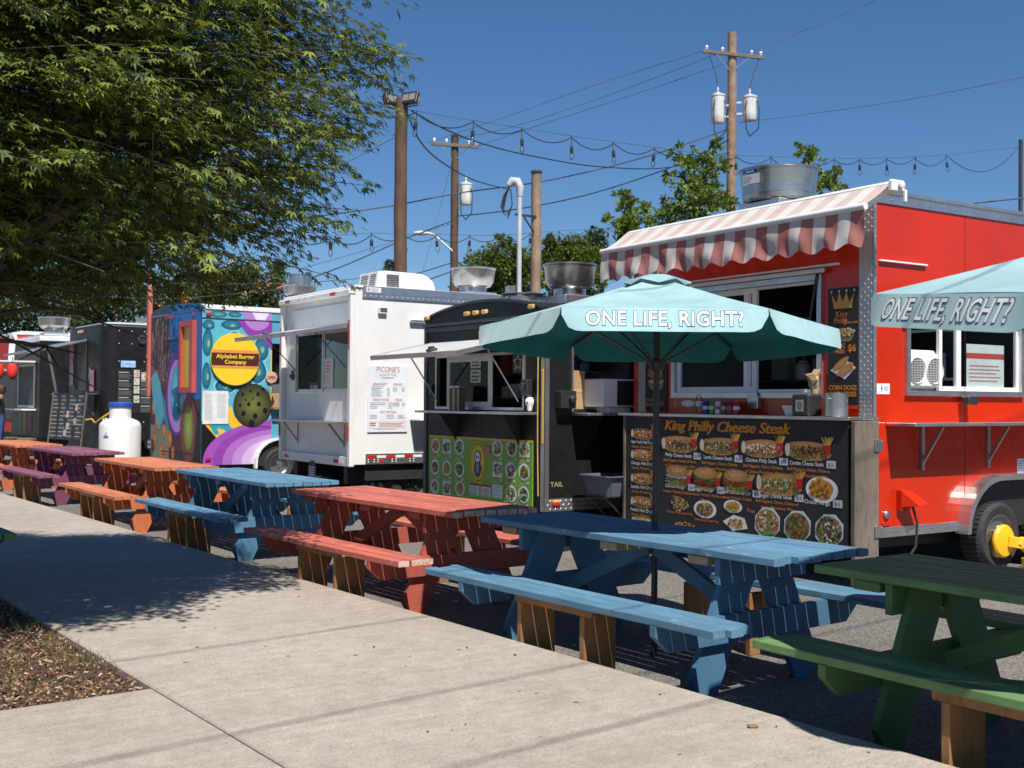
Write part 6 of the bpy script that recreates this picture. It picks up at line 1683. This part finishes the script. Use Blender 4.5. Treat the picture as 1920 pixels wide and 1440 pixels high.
b = MB(); b.tube([(0, 0, 6.5), (.01, 0, 6.72), (-.06, 0, 6.86), (-.18, 0, 6.87), (-.26, 0, 6.76)], [.07, .095, .11, .11, .08], 14); b.build('weatherhead', 'grey_pvc', U3c, smooth=50)
b = MB()
for k in range(4): b.tube([(-.24, 0, 6.76), (-.33 - .02 * k, -.02 * k, 6.5), (-.40 - .02 * k, 0, 6.1 + .04 * k), (-.28, 0, 5.95 + .05 * k), (-.18, .02, 6.3), (-.22, 0, 6.65)], .013, 8)
b.build('drip_loops', 'cable_black', U3c, smooth=50)
for z in (6.05, 2.0, 3.2):
    b = MB(); b.beam((-.1, -.05, z), (.42, .3, z), .05, .05); b.beam((.1, .05, z - .02), (.36, .28, z - .4), .03, .03); b.build('bracket', 'dark_steel', U3c)
p4 = at(1372, 300, 40); U4 = pole('utility_pole', 'tall utility pole with crossarm and two white transformers', p4, 14.6, .20, .155, 'pole_wood_pale')
crossarm(U4, 13.78, 2.15, R(6)); 
for (sx, dz, r, h) in ((-.52, 11.35, .24, 1.0), (.6, 11.45, .25, .85)):
    transformer(U4, sx, -.12, dz, r, h)
    b = MB(); b.beam((0, 0, dz + .65), (sx * .6, -.1, dz + .65), .06, .06); b.beam((0, 0, dz + .25), (sx * .6, -.1, dz + .25), .06, .06); b.build('bracket', 'transformer_grey', U4)
    b = MB(); b.tube([(sx, -.12, dz + h + .28), (sx * 1.2, -.14, dz + h + .8), (sx * 1.6, -.16, 13.75)], .016, 6); b.build('lead', 'cable_grey', U4, smooth=50)
pr = at(1914, 320, 32); U5 = pole('metal_post', 'thin dark post behind the red trailer holding the string lights', pr, 9.0, .06, .055, 'dark_steel')

def polyline(pts, n=10):
    """smooth curve through 3-D points (Catmull-Rom)"""
    P_ = [Vector(p) for p in pts]; out = []
    for i in range(len(P_) - 1):
        p0, p1, p2_, p3_ = P_[max(i - 1, 0)], P_[i], P_[i + 1], P_[min(i + 2, len(P_) - 1)]
        for k in range(n):
            t = k / n
            out.append(.5 * ((2 * p1) + (-p0 + p2_) * t + (2 * p0 - 5 * p1 + 4 * p2_ - p3_) * t * t + (-p0 + 3 * p1 - 3 * p2_ + p3_) * t ** 3))
    out.append(P_[-1]); return out
def cable(label, pts, r, mat='cable_black', n=10):
    b = MB(); b.tube(polyline([at(*p) for p in pts], n), r, 6)
    o = b.build('overhead_cable', mat, None, smooth=60)
    return tag(o, label, 'cable', 'overhead cables')
cable('black cable dropping from the brown pole toward the tall utility pole', [(772, 208, 19.3), (830, 240, 20), (900, 268, 21), (1000, 293, 23), (1130, 313, 26), (1260, 313, 30), (1368, 285, 40)], .014)
cable('black cable looping from the brown pole down to the weatherhead', [(764, 215, 19.2), (790, 268, 20), (830, 305, 21.5), (890, 338, 24), (958, 356, 27.5)], .014)
cable('thick twisted cable running from behind the maple up to the tall utility pole', [(400, 428, 36), (620, 402, 36), (740, 385, 36.5), (860, 362, 37), (1000, 343, 37.5), (1120, 318, 38), (1240, 285, 39), (1366, 242, 39.8)], .021)
cable('lower twisted cable running from the streetlight pole to the tall utility pole', [(860, 405, 41.8), (950, 395, 41.5), (1060, 375, 41), (1160, 348, 40.5), (1280, 305, 40.2), (1366, 262, 39.9)], .021)
cable('slack cable sloping down left from the streetlight pole behind the maple', [(846, 415, 41.8), (760, 448, 40), (660, 492, 38), (560, 530, 36), (420, 580, 34)], .019)
cable('upper thin wire climbing from the transformer pole to the crossarm', [(800, 268, 42), (940, 222, 41.5), (1120, 158, 41), (1330, 92, 40)], .010, 'cable_grey')
cable('middle thin wire climbing from the transformer pole to the crossarm', [(840, 262, 42), (960, 238, 41.5), (1150, 175, 41), (1352, 98, 40)], .010, 'cable_grey')
cable('lower thin wire climbing from the transformer pole to the crossarm', [(890, 276, 42), (1010, 235, 41.5), (1180, 180, 41), (1418, 100, 40)], .010, 'cable_grey')
cable('topmost thin wire leaving the crossarm to the upper right corner', [(1415, 96, 40), (1500, 60, 40), (1620, 10, 40), (1700, -30, 40)], .010, 'cable_grey')
cable('thin wire running right from the tall utility pole over the red trailer', [(1385, 230, 40), (1560, 208, 39), (1740, 180, 38), (1930, 142, 37)], .010, 'cable_grey')
cable('short dark wire low at the right edge behind the red trailer', [(1640, 402, 30), (1800, 384, 30), (1930, 370, 30)], .02)
cable('guy wire slanting down from the streetlight pole', [(853, 280, 42), (822, 400, 41), (790, 520, 40), (770, 600, 39)], .010, 'cable_grey', 3)
cable('low cable behind the white trailer, left of the streetlight pole', [(850, 492, 41), (760, 520, 41), (700, 540, 41)], .019)
cable('lower parallel cable behind the white trailer', [(850, 508, 41), (760, 540, 41), (690, 565, 41)], .021)
cable('upper thin line crossing behind the mural trailer', [(60, 515, 33), (300, 530, 33), (540, 531, 33), (700, 520, 36)], .010, 'cable_grey')
cable('lower thin line crossing behind the mural trailer', [(60, 545, 33), (280, 560, 33), (420, 553, 33), (540, 541, 34)], .010, 'cable_grey')
cable('faint thin wire left of the brown pole', [(500, 372, 45), (620, 320, 45), (740, 258, 44)], .012, 'cable_grey', 4)
cable('thin wire between the brown pole and the streetlight pole', [(560, 505, 41), (700, 465, 41), (850, 418, 41.8)], .010, 'cable_grey', 4)

for (gx, gy, lb) in ((-2.06, 5.84, 'overhead cable left of the camera, seen only by its shadow near the mulch corner'), (-.43, 5.2, 'overhead cable above the camera, seen only by its shadow across the mid sidewalk'), (.42, 4.75, 'overhead cable right of the camera, seen only by its shadow by the blue table')):
    c0 = Vector((gx, gy, SW)) - SUN_DIR * (6.0 / -SUN_DIR.z); dv = Vector((.76, .65, 0))
    b = MB(); b.tube([c0 - dv * 16, c0 - dv * 2, c0 + dv * 8, c0 + dv * 24], .008, 6)
    tag(b.build('overhead_cable', 'cable_black', None, smooth=60), lb, 'cable', 'overhead cables')
socket_me = MB(); socket_me.lathe([(.012, .10), (.024, .09), (.028, .06), (.028, .0), (.022, -.01)], 12); socket_me = socket_me.mesh('socket', 40); socket_me.materials.append(M_('black_plastic'))
bulb_me = MB(); bulb_me.lathe([(.02, -.01), (.032, -.04), (.034, -.07), (.026, -.10), (.012, -.118), (.001, -.12)], 12, cap=False); bulb_me = bulb_me.mesh('bulb', 60); bulb_me.materials.append(M_('bulb_glass'))
fil_me = MB(); fil_me.tube([(-.006, 0, -.01), (-.008, 0, -.06), (.0, 0, -.085), (.008, 0, -.06), (.006, 0, -.01)], .003, 5); fil_me = fil_me.mesh('filament'); fil_me.materials.append(simple('filament', (.45, .38, .25), .4))
def string_lights(label, att, sag, k=1.0, lead=.16):
    """att: list of (px,py,Y) points where the cord hangs from its messenger wire"""
    t = thing('string_lights', label, 'string lights', (0, 0, 0))
    pts = [at(*a) for a in att]
    b = MB(); b.tube(polyline(pts, 3), .005 * k, 5); b.build('messenger_wire', 'cable_grey', t)
    path = []
    for i in range(len(pts) - 1):
        A, B = pts[i], pts[i + 1]
        sg = sag * random.uniform(.75, 1.25) * (B - A).length
        for q in range(9):
            s_ = q / 9; p = A.lerp(B, s_); p.z -= .03 + sg * 4 * s_ * (1 - s_); path.append(p)
    path.append(pts[-1] - Vector((0, 0, .03)))
    b = MB(); b.tube(path, .010 * k, 6); b.build('cord', 'cable_black', t, smooth=60)
    for p in pts[1:-1]:
        ld = lead * random.uniform(.85, 1.2)
        e = part_empty('bulb', t); e.location = p - Vector((0, 0, .03 + ld + .1 * k)); e.scale = (1.2 * k, 1.2 * k, 1.2 * k); e.rotation_euler = (random.gauss(0, .06), random.gauss(0, .06), 0)
        for (nm, me) in (('socket', socket_me), ('glass', bulb_me), ('filament', fil_me)): obj(nm, me, None, e)
        b = MB(); b.tube([(0, 0, .09), (0, 0, .1 + ld / (1.2 * k) + .02)], .006, 5); obj('drop_lead', b.mesh('drop_lead'), 'cable_black', e)
def Yr(px, x0=760, x1=1905, y0=19.2, y1=32.0):
    q0, q1, q = (x0 - 960) / F_PX, (x1 - 960) / F_PX, (px - 960) / F_PX
    X0, X1 = q0 * y0, q1 * y1
    t = (q * y0 - X0) / ((X1 - X0) - q * (y1 - y0)); return y0 + t * (y1 - y0)
string_lights('upper string of cord lights from the brown pole across the sky to the dark post', [(px, py, Yr(px)) for px, py in ((560, 150), (674, 188), (779, 208), (886, 226), (979, 240), (1072, 255), (1151, 266), (1225, 276), (1300, 286), (1380, 291), (1445, 293), (1510, 296), (1563, 297), (1612, 297), (1663, 296), (1715, 294), (1776, 290), (1908, 276))], .13, 1.0)
string_lights('lower string of cord lights sagging behind the trailers', [(px, py, Yr(px, 600, 1190, 21.0, 36.0)) for px, py in ((560, 450), (620, 443), (697, 437), (760, 440), (820, 439), (880, 441), (938, 441), (994, 437), (1048, 433), (1098, 430), (1140, 427), (1200, 420))], .10, 1.0, .12)

# ------------------------------------------------------------------ foliage
import numpy as np
def leaf_mesh(name, pos, axis, nrm, size, tmpl, tfaces, shade):
    """one mesh of many leaves. tmpl in (along axis, across, along normal)"""
    n, k = len(pos), len(tmpl)
    axis = axis / np.linalg.norm(axis, axis=1, keepdims=True)
    side = np.cross(nrm, axis); side /= np.linalg.norm(side, axis=1, keepdims=True) + 1e-9
    nn = np.cross(axis, side)
    T = np.asarray(tmpl, float)
    V = pos[:, None, :] + size[:, None, None] * (T[None, :, 0:1] * axis[:, None, :] + T[None, :, 1:2] * side[:, None, :] + T[None, :, 2:3] * nn[:, None, :])
    V = V.reshape(-1, 3)
    me = bpy.data.meshes.new(name)
    me.vertices.add(len(V)); me.vertices.foreach_set('co', V.astype(np.float32).ravel())
    lens = np.array([len(f) for f in tfaces]); flat = np.concatenate([np.array(f) for f in tfaces])
    loops = (flat[None, :] + (np.arange(n) * k)[:, None]).ravel()
    tot = np.tile(lens, n); start = np.concatenate([[0], np.cumsum(tot)[:-1]])
    me.loops.add(len(loops)); me.loops.foreach_set('vertex_index', loops.astype(np.int32))
    me.polygons.add(len(tot)); me.polygons.foreach_set('loop_start', start.astype(np.int32)); me.polygons.foreach_set('loop_total', tot.astype(np.int32))
    me.update(calc_edges=True); me.validate()
    ca = me.color_attributes.new('Col', 'FLOAT_COLOR', 'POINT')
    c = np.repeat(shade, k); buf = np.ones((len(c), 4), np.float32); buf[:, 0] = c; buf[:, 1] = c; buf[:, 2] = c
    ca.data.foreach_set('color', buf.ravel())
    return me
def maple_template():
    v, f = [(0, 0, 0)], []
    for ang, L in ((0, 1.0), (42, .9), (-42, .9), (84, .62), (-84, .62), (128, .34), (-128, .34)):
        a = math.radians(ang); d = np.array([math.cos(a), math.sin(a)]); s_ = np.array([-d[1], d[0]])
        o = len(v); q1 = d * L * .42
        v.append((*(q1 + s_ * .13 * L), .03)); v.append((*(d * L), -.16 * L)); v.append((*(q1 - s_ * .13 * L), .03))
        f.append((0, o + 2, o + 1)); f.append((0, o + 1, o))
    return v, f
def tmpl_simple():
    return [(0, 0, 0), (.45, .26, .05), (1, 0, -.08), (.45, -.26, .05), (.5, 0, -.03)], [(0, 4, 1), (1, 4, 2), (0, 3, 4), (3, 2, 4)]
rng = np.random.default_rng(11)
raw_wood('bark_dark', (.03, .022, .017), (.085, .065, .05), (9, 9, 1))
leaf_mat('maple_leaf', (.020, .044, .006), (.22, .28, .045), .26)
def maple():
    C0 = uv(7.62, 1.0); cx, cy = C0.x, C0.y
    t = thing('maple_tree', 'spreading green maple tree over the sidewalk in the upper left', 'tree', (cx, cy, SW - .04))
    RAD = 2.56
    r = random.Random(21)
    # limbs
    b = MB(); fork = Vector((0, 0, 1.25))
    b.tube([(0, 0, -.05), (.02, .01, .4), (-.02, .03, .9), fork], [.15, .115, .10, .095], 12)
    tr = b.build('trunk', 'bark_dark', t, smooth=50)
    ends = []
    for k in range(11):
        a = 2 * math.pi * k / 11 + r.uniform(-.2, .2); q = r.uniform(.45, .8) * RAD; h = r.uniform(1.7, 3.3)
        e = Vector((q * math.cos(a), q * math.sin(a), h)); ends.append((fork, e))
        m1 = fork.lerp(e, .4) + Vector((0, 0, .35))
        pts = polyline([fork, m1, e], 6); b = MB(); b.tube(pts, [.07 * (1 - .75 * i / (len(pts) - 1)) for i in range(len(pts))], 8)
        for j in range(7):
            s0 = pts[3 + (j * 9) // 7]; a2 = a + r.uniform(-1.1, 1.1); L = r.uniform(.5, 1.1)
            e2 = s0 + Vector((L * math.cos(a2), L * math.sin(a2), r.uniform(-.1, .45))); p2s = polyline([s0, s0.lerp(e2, .5) + Vector((0, 0, .1)), e2], 4)
            b.tube(p2s, [.022 * (1 - .8 * i / (len(p2s) - 1)) for i in range(len(p2s))], 6)
            for _ in range(3):
                e3 = e2 + Vector((r.gauss(0, .3), r.gauss(0, .3), r.gauss(0, .12))); b.tube([p2s[-3], e3], [.009, .003], 5)
        b.build('limb', 'bark_dark', t, smooth=50)
    # sprays of leaves
    pos, ax, nr, sz, sh = [], [], [], [], []
    tw = MB()
    nsp = 9000
    for k in range(nsp):
        a = r.uniform(0, 2 * math.pi)
        h_ = r.random()
        z = 2.22 + .20 * math.cos(a) + 2.85 * h_ ** .95
        # widest a little above the middle, flat below, rounded on top
        prof = .90 + .10 * min(1, h_ / .3) if h_ < .3 else 1.0 * max(0.0, 1 - ((h_ - .3) / .72) ** 2) ** .5
        lim = RAD * prof * (1 + .09 * math.sin(3 * a + 1) + .06 * math.sin(7 * a) + .05 * math.sin(11 * a + z * 5))
        rad = lim * (r.random() ** .45)
        f = rad / max(lim, .1)
        z += .30 * (f - .62) * (1 - h_)
        layer = round(z / .34) * .34
        z = layer + r.gauss(0, .055) if r.random() < .75 else z
        out = Vector((math.cos(a), math.sin(a), 0))
        d = (out + Vector((r.gauss(0, .55), r.gauss(0, .55), r.gauss(-.10, .16)))).normalized()
        L = r.uniform(.25, .62) * (1.25 if f > .85 else 1)
        p0 = Vector((rad * math.cos(a), rad * math.sin(a), z - SW)) - d * L * .5
        droop = r.uniform(.02, .09)
        nl = r.randint(12, 20)
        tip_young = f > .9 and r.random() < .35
        if f > .55: tw.tube([p0, p0 + d * L * .5 + Vector((0, 0, -.2 * droop)), p0 + d * L + Vector((0, 0, -droop))], [.004, .003, .0015], 4, cap=False)
        sd = d.cross(Vector((0, 0, 1))).normalized()
        for j in range(nl):
            s_ = (j + .5) / nl; sgn = 1 if j % 2 else -1
            p = p0 + d * L * s_ + Vector((0, 0, -droop * s_ * s_)) + sd * sgn * r.uniform(.01, .10) + Vector((0, 0, r.gauss(0, .022)))
            aa = (d * r.uniform(.3, 1) + sd * sgn * r.uniform(.1, 1.0) + Vector((r.gauss(0, .2), r.gauss(0, .2), r.uniform(-.75, -.05)))).normalized()
            n_ = (Vector((r.gauss(0, .38), r.gauss(0, .38), 1)) + out * .35).normalized()
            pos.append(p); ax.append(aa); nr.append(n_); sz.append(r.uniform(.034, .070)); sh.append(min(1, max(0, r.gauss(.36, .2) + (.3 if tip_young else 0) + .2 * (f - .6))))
    tmpl, tf = maple_template()
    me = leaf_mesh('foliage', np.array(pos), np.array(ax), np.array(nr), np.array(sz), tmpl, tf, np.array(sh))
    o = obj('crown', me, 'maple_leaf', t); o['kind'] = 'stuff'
    o = tw.build('twigs', 'bark_dark', t); o['kind'] = 'stuff'
maple()
def bg_tree(name, label, px, py_top, Y, blobs, nleaf, lsize, mat, trunk_r=.14, seed=1, twigs=True, berries=None):
    """blobs: (px, py, radius_px) lumps of the crown, all around distance Y"""
    r = random.Random(seed)
    base = at(px, 720, Y)
    t = thing(name, label, 'tree', (base.x, base.y, 0))
    org = Vector((base.x, base.y, 0))
    B = [(at(x, y, Y + r.uniform(-.06, .06) * Y * .5) - org, rad / F_PX * Y) for x, y, rad in blobs]
    low = min(c.z - q for c, q in B)
    b = MB(); zt = max(c.z for c, q in B)
    b.tube([(0, 0, -.05), (r.gauss(0, .05), 0, max(.5, low * .6)), (r.gauss(0, .1), r.gauss(0, .1), (low + zt) / 2)], [trunk_r, trunk_r * .8, trunk_r * .35], 8)
    for c, q in B:
        s0 = Vector((0, 0, min(max(.8, c.z - q * 1.2), (low + zt) / 2))); b.tube([s0, s0.lerp(c, .6) + Vector((0, 0, .1)), c], [trunk_r * .4, trunk_r * .22, trunk_r * .08], 6)
        if twigs:
            for _ in range(7):
                e = c + Vector((r.gauss(0, 1), r.gauss(0, 1), r.gauss(.3, .8))).normalized() * q * .95; b.tube([c, e], [trunk_r * .09, trunk_r * .03], 4)
    b.build('trunk', 'bark_dark', t, smooth=50)
    tot = sum(q ** 2 for c, q in B)
    P_, A_, N_, S_, H_ = [], [], [], [], []
    for c, q in B:
        m_ = int(nleaf * q * q / tot)
        nclu = max(6, m_ // 22)
        for _ in range(nclu):
            d = Vector((r.gauss(0, 1), r.gauss(0, 1), r.gauss(0, 1))).normalized()
            cc = c + d * q * (r.random() ** .45) * r.uniform(.8, 1.12)
            for _ in range(22):
                p = cc + Vector((r.gauss(0, 1), r.gauss(0, 1), r.gauss(0, .8))) * q * .11
                a_ = (p - c).normalized() + Vector((r.gauss(0, .7), r.gauss(0, .7), r.gauss(0, .6)))
                P_.append(p); A_.append(a_); N_.append(Vector((r.gauss(0, .6), r.gauss(0, .6), 1)).normalized()); S_.append(lsize * r.uniform(.6, 1.3)); H_.append(min(1, max(0, r.gauss(.4, .25))))
    tm, tf = tmpl_simple()
    o = obj('crown', leaf_mesh('crown', np.array(P_), np.array(A_), np.array(N_), np.array(S_), tm, tf, np.array(H_)), mat, t); o['kind'] = 'stuff'
    if berries:
        b = MB()
        for _ in range(berries):
            c, q = r.choice(B); d = Vector((r.gauss(0, 1), -abs(r.gauss(0, 1)) - .3, r.gauss(.2, .8))).normalized(); p = c + d * q * r.uniform(.85, 1.05)
            for _ in range(5): b.lathe([(.001, -.035), (.036, -.014), (.036, .014), (.001, .035)], 6, p + Vector((r.gauss(0, .06), r.gauss(0, .06), r.gauss(0, .05))))
        o = b.build('berries', simple('berry_orange', (.75, .25, .05), .6), t); o['kind'] = 'stuff'
    return t
leaf_mat('dark_leaf', (.024, .044, .014), (.10, .13, .035), .25)
leaf_mat('mid_leaf', (.05, .085, .014), (.22, .27, .05), .35)
leaf_mat('laurel_leaf', (.06, .11, .02), (.28, .35, .08), .36)
bg_tree('berry_tree', 'dense green tree dotted with orange berries behind the mural trailer', 400, 480, 36, [(320, 560, 55), (380, 530, 65), (445, 550, 65), (500, 570, 45), (350, 600, 50), (430, 610, 50), (490, 620, 40), (395, 580, 55)], 20000, .13, 'dark_leaf', .2, 2, berries=55)
bg_tree('dark_tree', 'dark leafy tree behind the black trailers under the maple', 210, 470, 44, [(150, 560, 70), (215, 540, 70), (270, 575, 50), (180, 610, 55), (250, 500, 45)], 12000, .16, 'dark_leaf', .22, 3)
bg_tree('dark_tree', 'dark tree at the far left behind the lantern trailer', 40, 470, 46, [(-20, 560, 80), (60, 555, 75), (100, 600, 50), (10, 620, 60)], 11000, .16, 'dark_leaf', .22, 4)
bg_tree('round_tree', 'green tree behind the steel exhaust fan of the white trailer', 905, 470, 42, [(905, 510, 40), (880, 540, 35), (940, 490, 42), (960, 530, 45), (915, 555, 40), (985, 495, 30), (945, 450, 14)], 15000, .15, 'mid_leaf', .2, 5)
bg_tree('round_tree', 'green tree right of the pale pole behind the black trailer', 1065, 470, 43, [(1040, 500, 42), (1075, 475, 38), (1110, 500, 40), (1090, 530, 45), (1050, 545, 40), (1030, 460, 20)], 15000, .15, 'mid_leaf', .2, 6)
bg_tree('dark_tree', 'small dark tree peeking above the awning left end', 1125, 440, 50, [(1118, 455, 24), (1128, 490, 30), (1110, 480, 26)], 4000, .16, 'dark_leaf', .2, 7)
bg_tree('laurel_tree', 'glossy laurel tree left of the awning', 1190, 355, 17.5, [(1178, 395, 34), (1205, 410, 30), (1155, 425, 26), (1230, 430, 30), (1185, 440, 40), (1172, 368, 18)], 2000, .085, 'laurel_leaf', .08, 8)
bg_tree('laurel_tree', 'tall glossy laurel tree in front of the utility pole', 1305, 260, 18, [(1275, 285, 24), (1300, 320, 38), (1340, 310, 30), (1335, 355, 38), (1290, 370, 45), (1265, 330, 22), (1355, 385, 35), (1310, 410, 45), (1262, 400, 38), (1345, 275, 14)], 4300, .085, 'laurel_leaf', .08, 9)
bg_tree('laurel_tree', 'laurel top showing right of the big exhaust fan', 1525, 265, 18.5, [(1508, 280, 20), (1520, 305, 26), (1560, 335, 24), (1540, 360, 28), (1572, 350, 16)], 1250, .085, 'laurel_leaf', .08, 10)
def conifer(label, px, py_top, Y, h, w, seed):
    r = random.Random(seed); top = at(px, py_top, Y)
    t = thing('conifer_tree', label, 'tree', (top.x, top.y, 0)); zt = top.z
    b = MB(); b.tube([(0, 0, -.05), (0, 0, zt)], [.2, .02], 8); b.build('trunk', 'bark_dark', t)
    P_, A_, N_, S_, H_ = [], [], [], [], []
    for k in range(2600):
        q = r.random(); z = zt - h * q; rad = w * q * r.uniform(.2, 1); a = r.uniform(0, 6.28)
        P_.append((rad * math.cos(a), rad * math.sin(a), z)); A_.append((math.cos(a), math.sin(a), -.25 + r.gauss(0, .3))); N_.append((r.gauss(0, .4), r.gauss(0, .4), 1)); S_.append(r.uniform(.2, .4)); H_.append(r.random() * .7)
    tm, tf = tmpl_simple(); tm = [(x, y * .45, z) for x, y, z in tm]
    o = obj('crown', leaf_mesh('crown', np.array(P_), np.array(A_), np.array(N_), np.array(S_), tm, tf, np.array(H_)), 'dark_leaf', t); o['kind'] = 'stuff'
conifer('small pointed conifer top left of the brown pole behind the white trailer', 731, 487, 60, 6, 2.2, 31)
conifer('pointed conifer behind the mural trailer fan', 522, 485, 55, 8, 2.6, 32)

# ------------------------------------------------------------------ people
def person(label, loc, rz, pose, cols, seed=0):
    """pose: joint positions (m); cols: shirt, trousers, shoes, skin, hair"""
    t = thing('person', label, 'person', loc, rz)
    J = dict(pelvis=(0, 0, .95), waist=(0, 0, 1.10), chest=(0, 0, 1.32), neck=(0, .0, 1.47), head0=(0, -.01, 1.56), head=(0, -.02, 1.66), crown=(0, 0, 1.74), nose=(0, -.105, 1.635),
             shl=(-.17, 0, 1.41), ell=(-.22, .02, 1.13), wrl=(-.22, -.05, .88), hdl=(-.22, -.07, .80),
             shr=(.17, 0, 1.41), elr=(.22, .02, 1.13), wrr=(.22, -.05, .88), hdr=(.22, -.07, .80),
             hpl=(-.09, 0, .90), knl=(-.10, -.02, .50), anl=(-.10, .02, .09), tol=(-.11, -.15, .04), hpr=(.09, 0, .90), knr=(.10, -.02, .50), anr=(.10, .02, .09), tor=(.11, -.15, .04))
    J.update(pose)
    Rr = dict(pelvis=(.155, .11), waist=(.145, .10), chest=(.165, .115), neck=(.055, .055), head0=(.075, .085), head=(.078, .095), crown=(.055, .065), nose=(.018, .02), shl=(.065, .065), ell=(.047, .047), wrl=(.032, .03), hdl=(.04, .022), hpl=(.095, .095), knl=(.065, .065), anl=(.045, .045), tol=(.042, .032))
    E_ = [('pelvis', 'waist', 1), ('waist', 'chest', 0), ('chest', 'neck', 0), ('neck', 'head0', 3), ('head0', 'head', 3), ('head', 'crown', 3), ('head', 'nose', 3), ('pelvis', 'hpl', 1), ('hpl', 'knl', 1), ('knl', 'anl', 1), ('anl', 'tol', 2), ('pelvis', 'hpr', 1), ('hpr', 'knr', 1), ('knr', 'anr', 1), ('anr', 'tor', 2), ('chest', 'shl', 0), ('shl', 'ell', 0), ('ell', 'wrl', 3), ('wrl', 'hdl', 3), ('chest', 'shr', 0), ('shr', 'elr', 0), ('elr', 'wrr', 3), ('wrr', 'hdr', 3)]
    fing = []
    for s in 'lr':
        w, h = Vector(J['wr' + s]), Vector(J['hd' + s]); d = (h - w).normalized(); sd = d.cross(Vector((1, 0, .2))).normalized()
        for k in range(5):
            o = (k - 1.5) * .018
            if k == 4: root, tip = h - d * .03 - sd * .03, h + d * .015 - sd * .06
            else: root, tip = h + sd * o, h + d * (.075 - .008 * abs(k - 1.5)) + sd * o * 1.2 + Vector((0, -.012, 0))
            nm = 'f%s%d' % (s, k); J[nm] = tuple(root.lerp(tip, .55)); J[nm + 't'] = tuple(tip); Rr[nm] = (.011, .011); Rr[nm + 't'] = (.008, .008)
            E_ += [('hd' + s, nm, 3), (nm, nm + 't', 3)]
    names = list(J); ix = {n: i for i, n in enumerate(names)}
    me = bpy.data.meshes.new('body'); me.from_pydata([J[n] for n in names], [(ix[a], ix[b_]) for a, b_, c in E_], [])
    o = bpy.data.objects.new('body', me); COL.objects.link(o)
    sk = o.modifiers.new('s', 'SKIN'); sk.use_smooth_shade = True
    for n in names:
        key = n if n in Rr else (n[:-1] + 'l')
        me.skin_vertices[0].data[ix[n]].radius = Rr.get(key, (.04, .04))
    me.skin_vertices[0].data[ix['pelvis']].use_root = True
    ss = o.modifiers.new('ss', 'SUBSURF'); ss.levels = 2; ss.render_levels = 2
    bpy.context.view_layer.update()
    m2 = bpy.data.meshes.new_from_object(o.evaluated_get(bpy.context.evaluated_depsgraph_get()))
    bpy.data.objects.remove(o)
    segs = [(Vector(J[a]), Vector(J[b_]), c) for a, b_, c in E_]
    ca = m2.color_attributes.new('Col', 'FLOAT_COLOR', 'CORNER'); buf = []
    for p in m2.polygons:
        c = p.center; best, bc = 9, 0
        for A, B, cc in segs:
            ab = B - A; u_ = max(0, min(1, (c - A).dot(ab) / max(1e-9, ab.length_squared))); dd = (c - A - ab * u_).length
            if dd < best: best, bc = dd, cc
        buf += [*cols[bc], 1.0] * len(p.vertices)
    ca.data.foreach_set('color', buf); m2.shade_smooth()
    obj('body', m2, 'person_print', t)
    b = MB(); hc = Vector(J['head']) + Vector((0, .025, .035)); vs = []
    prof = [(.001, .125), (.06, .115), (.095, .075), (.105, .02), (.10, -.04), (.085, -.08)]
    b.lathe(prof, 18, hc); b.build('hair', simple('hair_%d' % seed, cols[4], .7, 0, .3, 20), t, smooth=60)
SKIN = (.50, .28, .19)
p = at(2, 720, 26.6)
person('person in black top and blue jeans raising an arm, cut by the left edge', (p.x, p.y, 0), R(-70), dict(elr=(.40, -.10, 1.56), wrr=(.22, -.16, 1.72), hdr=(.14, -.15, 1.74), ell=(-.26, -.12, 1.18), wrl=(-.18, -.30, 1.12), hdl=(-.14, -.36, 1.12)), [(.02, .02, .022), (.03, .07, .2), (.5, .5, .5), SKIN, (.05, .03, .02)], 1)
p = at(650, 720, 20.6)
person('person standing behind the white trailer, only bare legs and shoes showing below it', (p.x, p.y, 0), R(20), {}, [(.1, .1, .12), SKIN, (.3, .28, .26), SKIN, (.06, .04, .03)], 2)
p = (-5.545 + math.cos(R(38)) * 1.72 - math.sin(R(38)) * .55, 20.3 + math.sin(R(38)) * 1.72 + math.cos(R(38)) * .55)
person('cook in grey standing inside the mural trailer window', (p[0], p[1], BZ0 + .062), R(30), dict(wrr=(.16, -.28, 1.08), hdr=(.14, -.35, 1.08), elr=(.24, -.04, 1.12)), [(.10, .10, .11), (.05, .05, .06), (.03, .03, .03), SKIN, (.18, .13, .09)], 3)
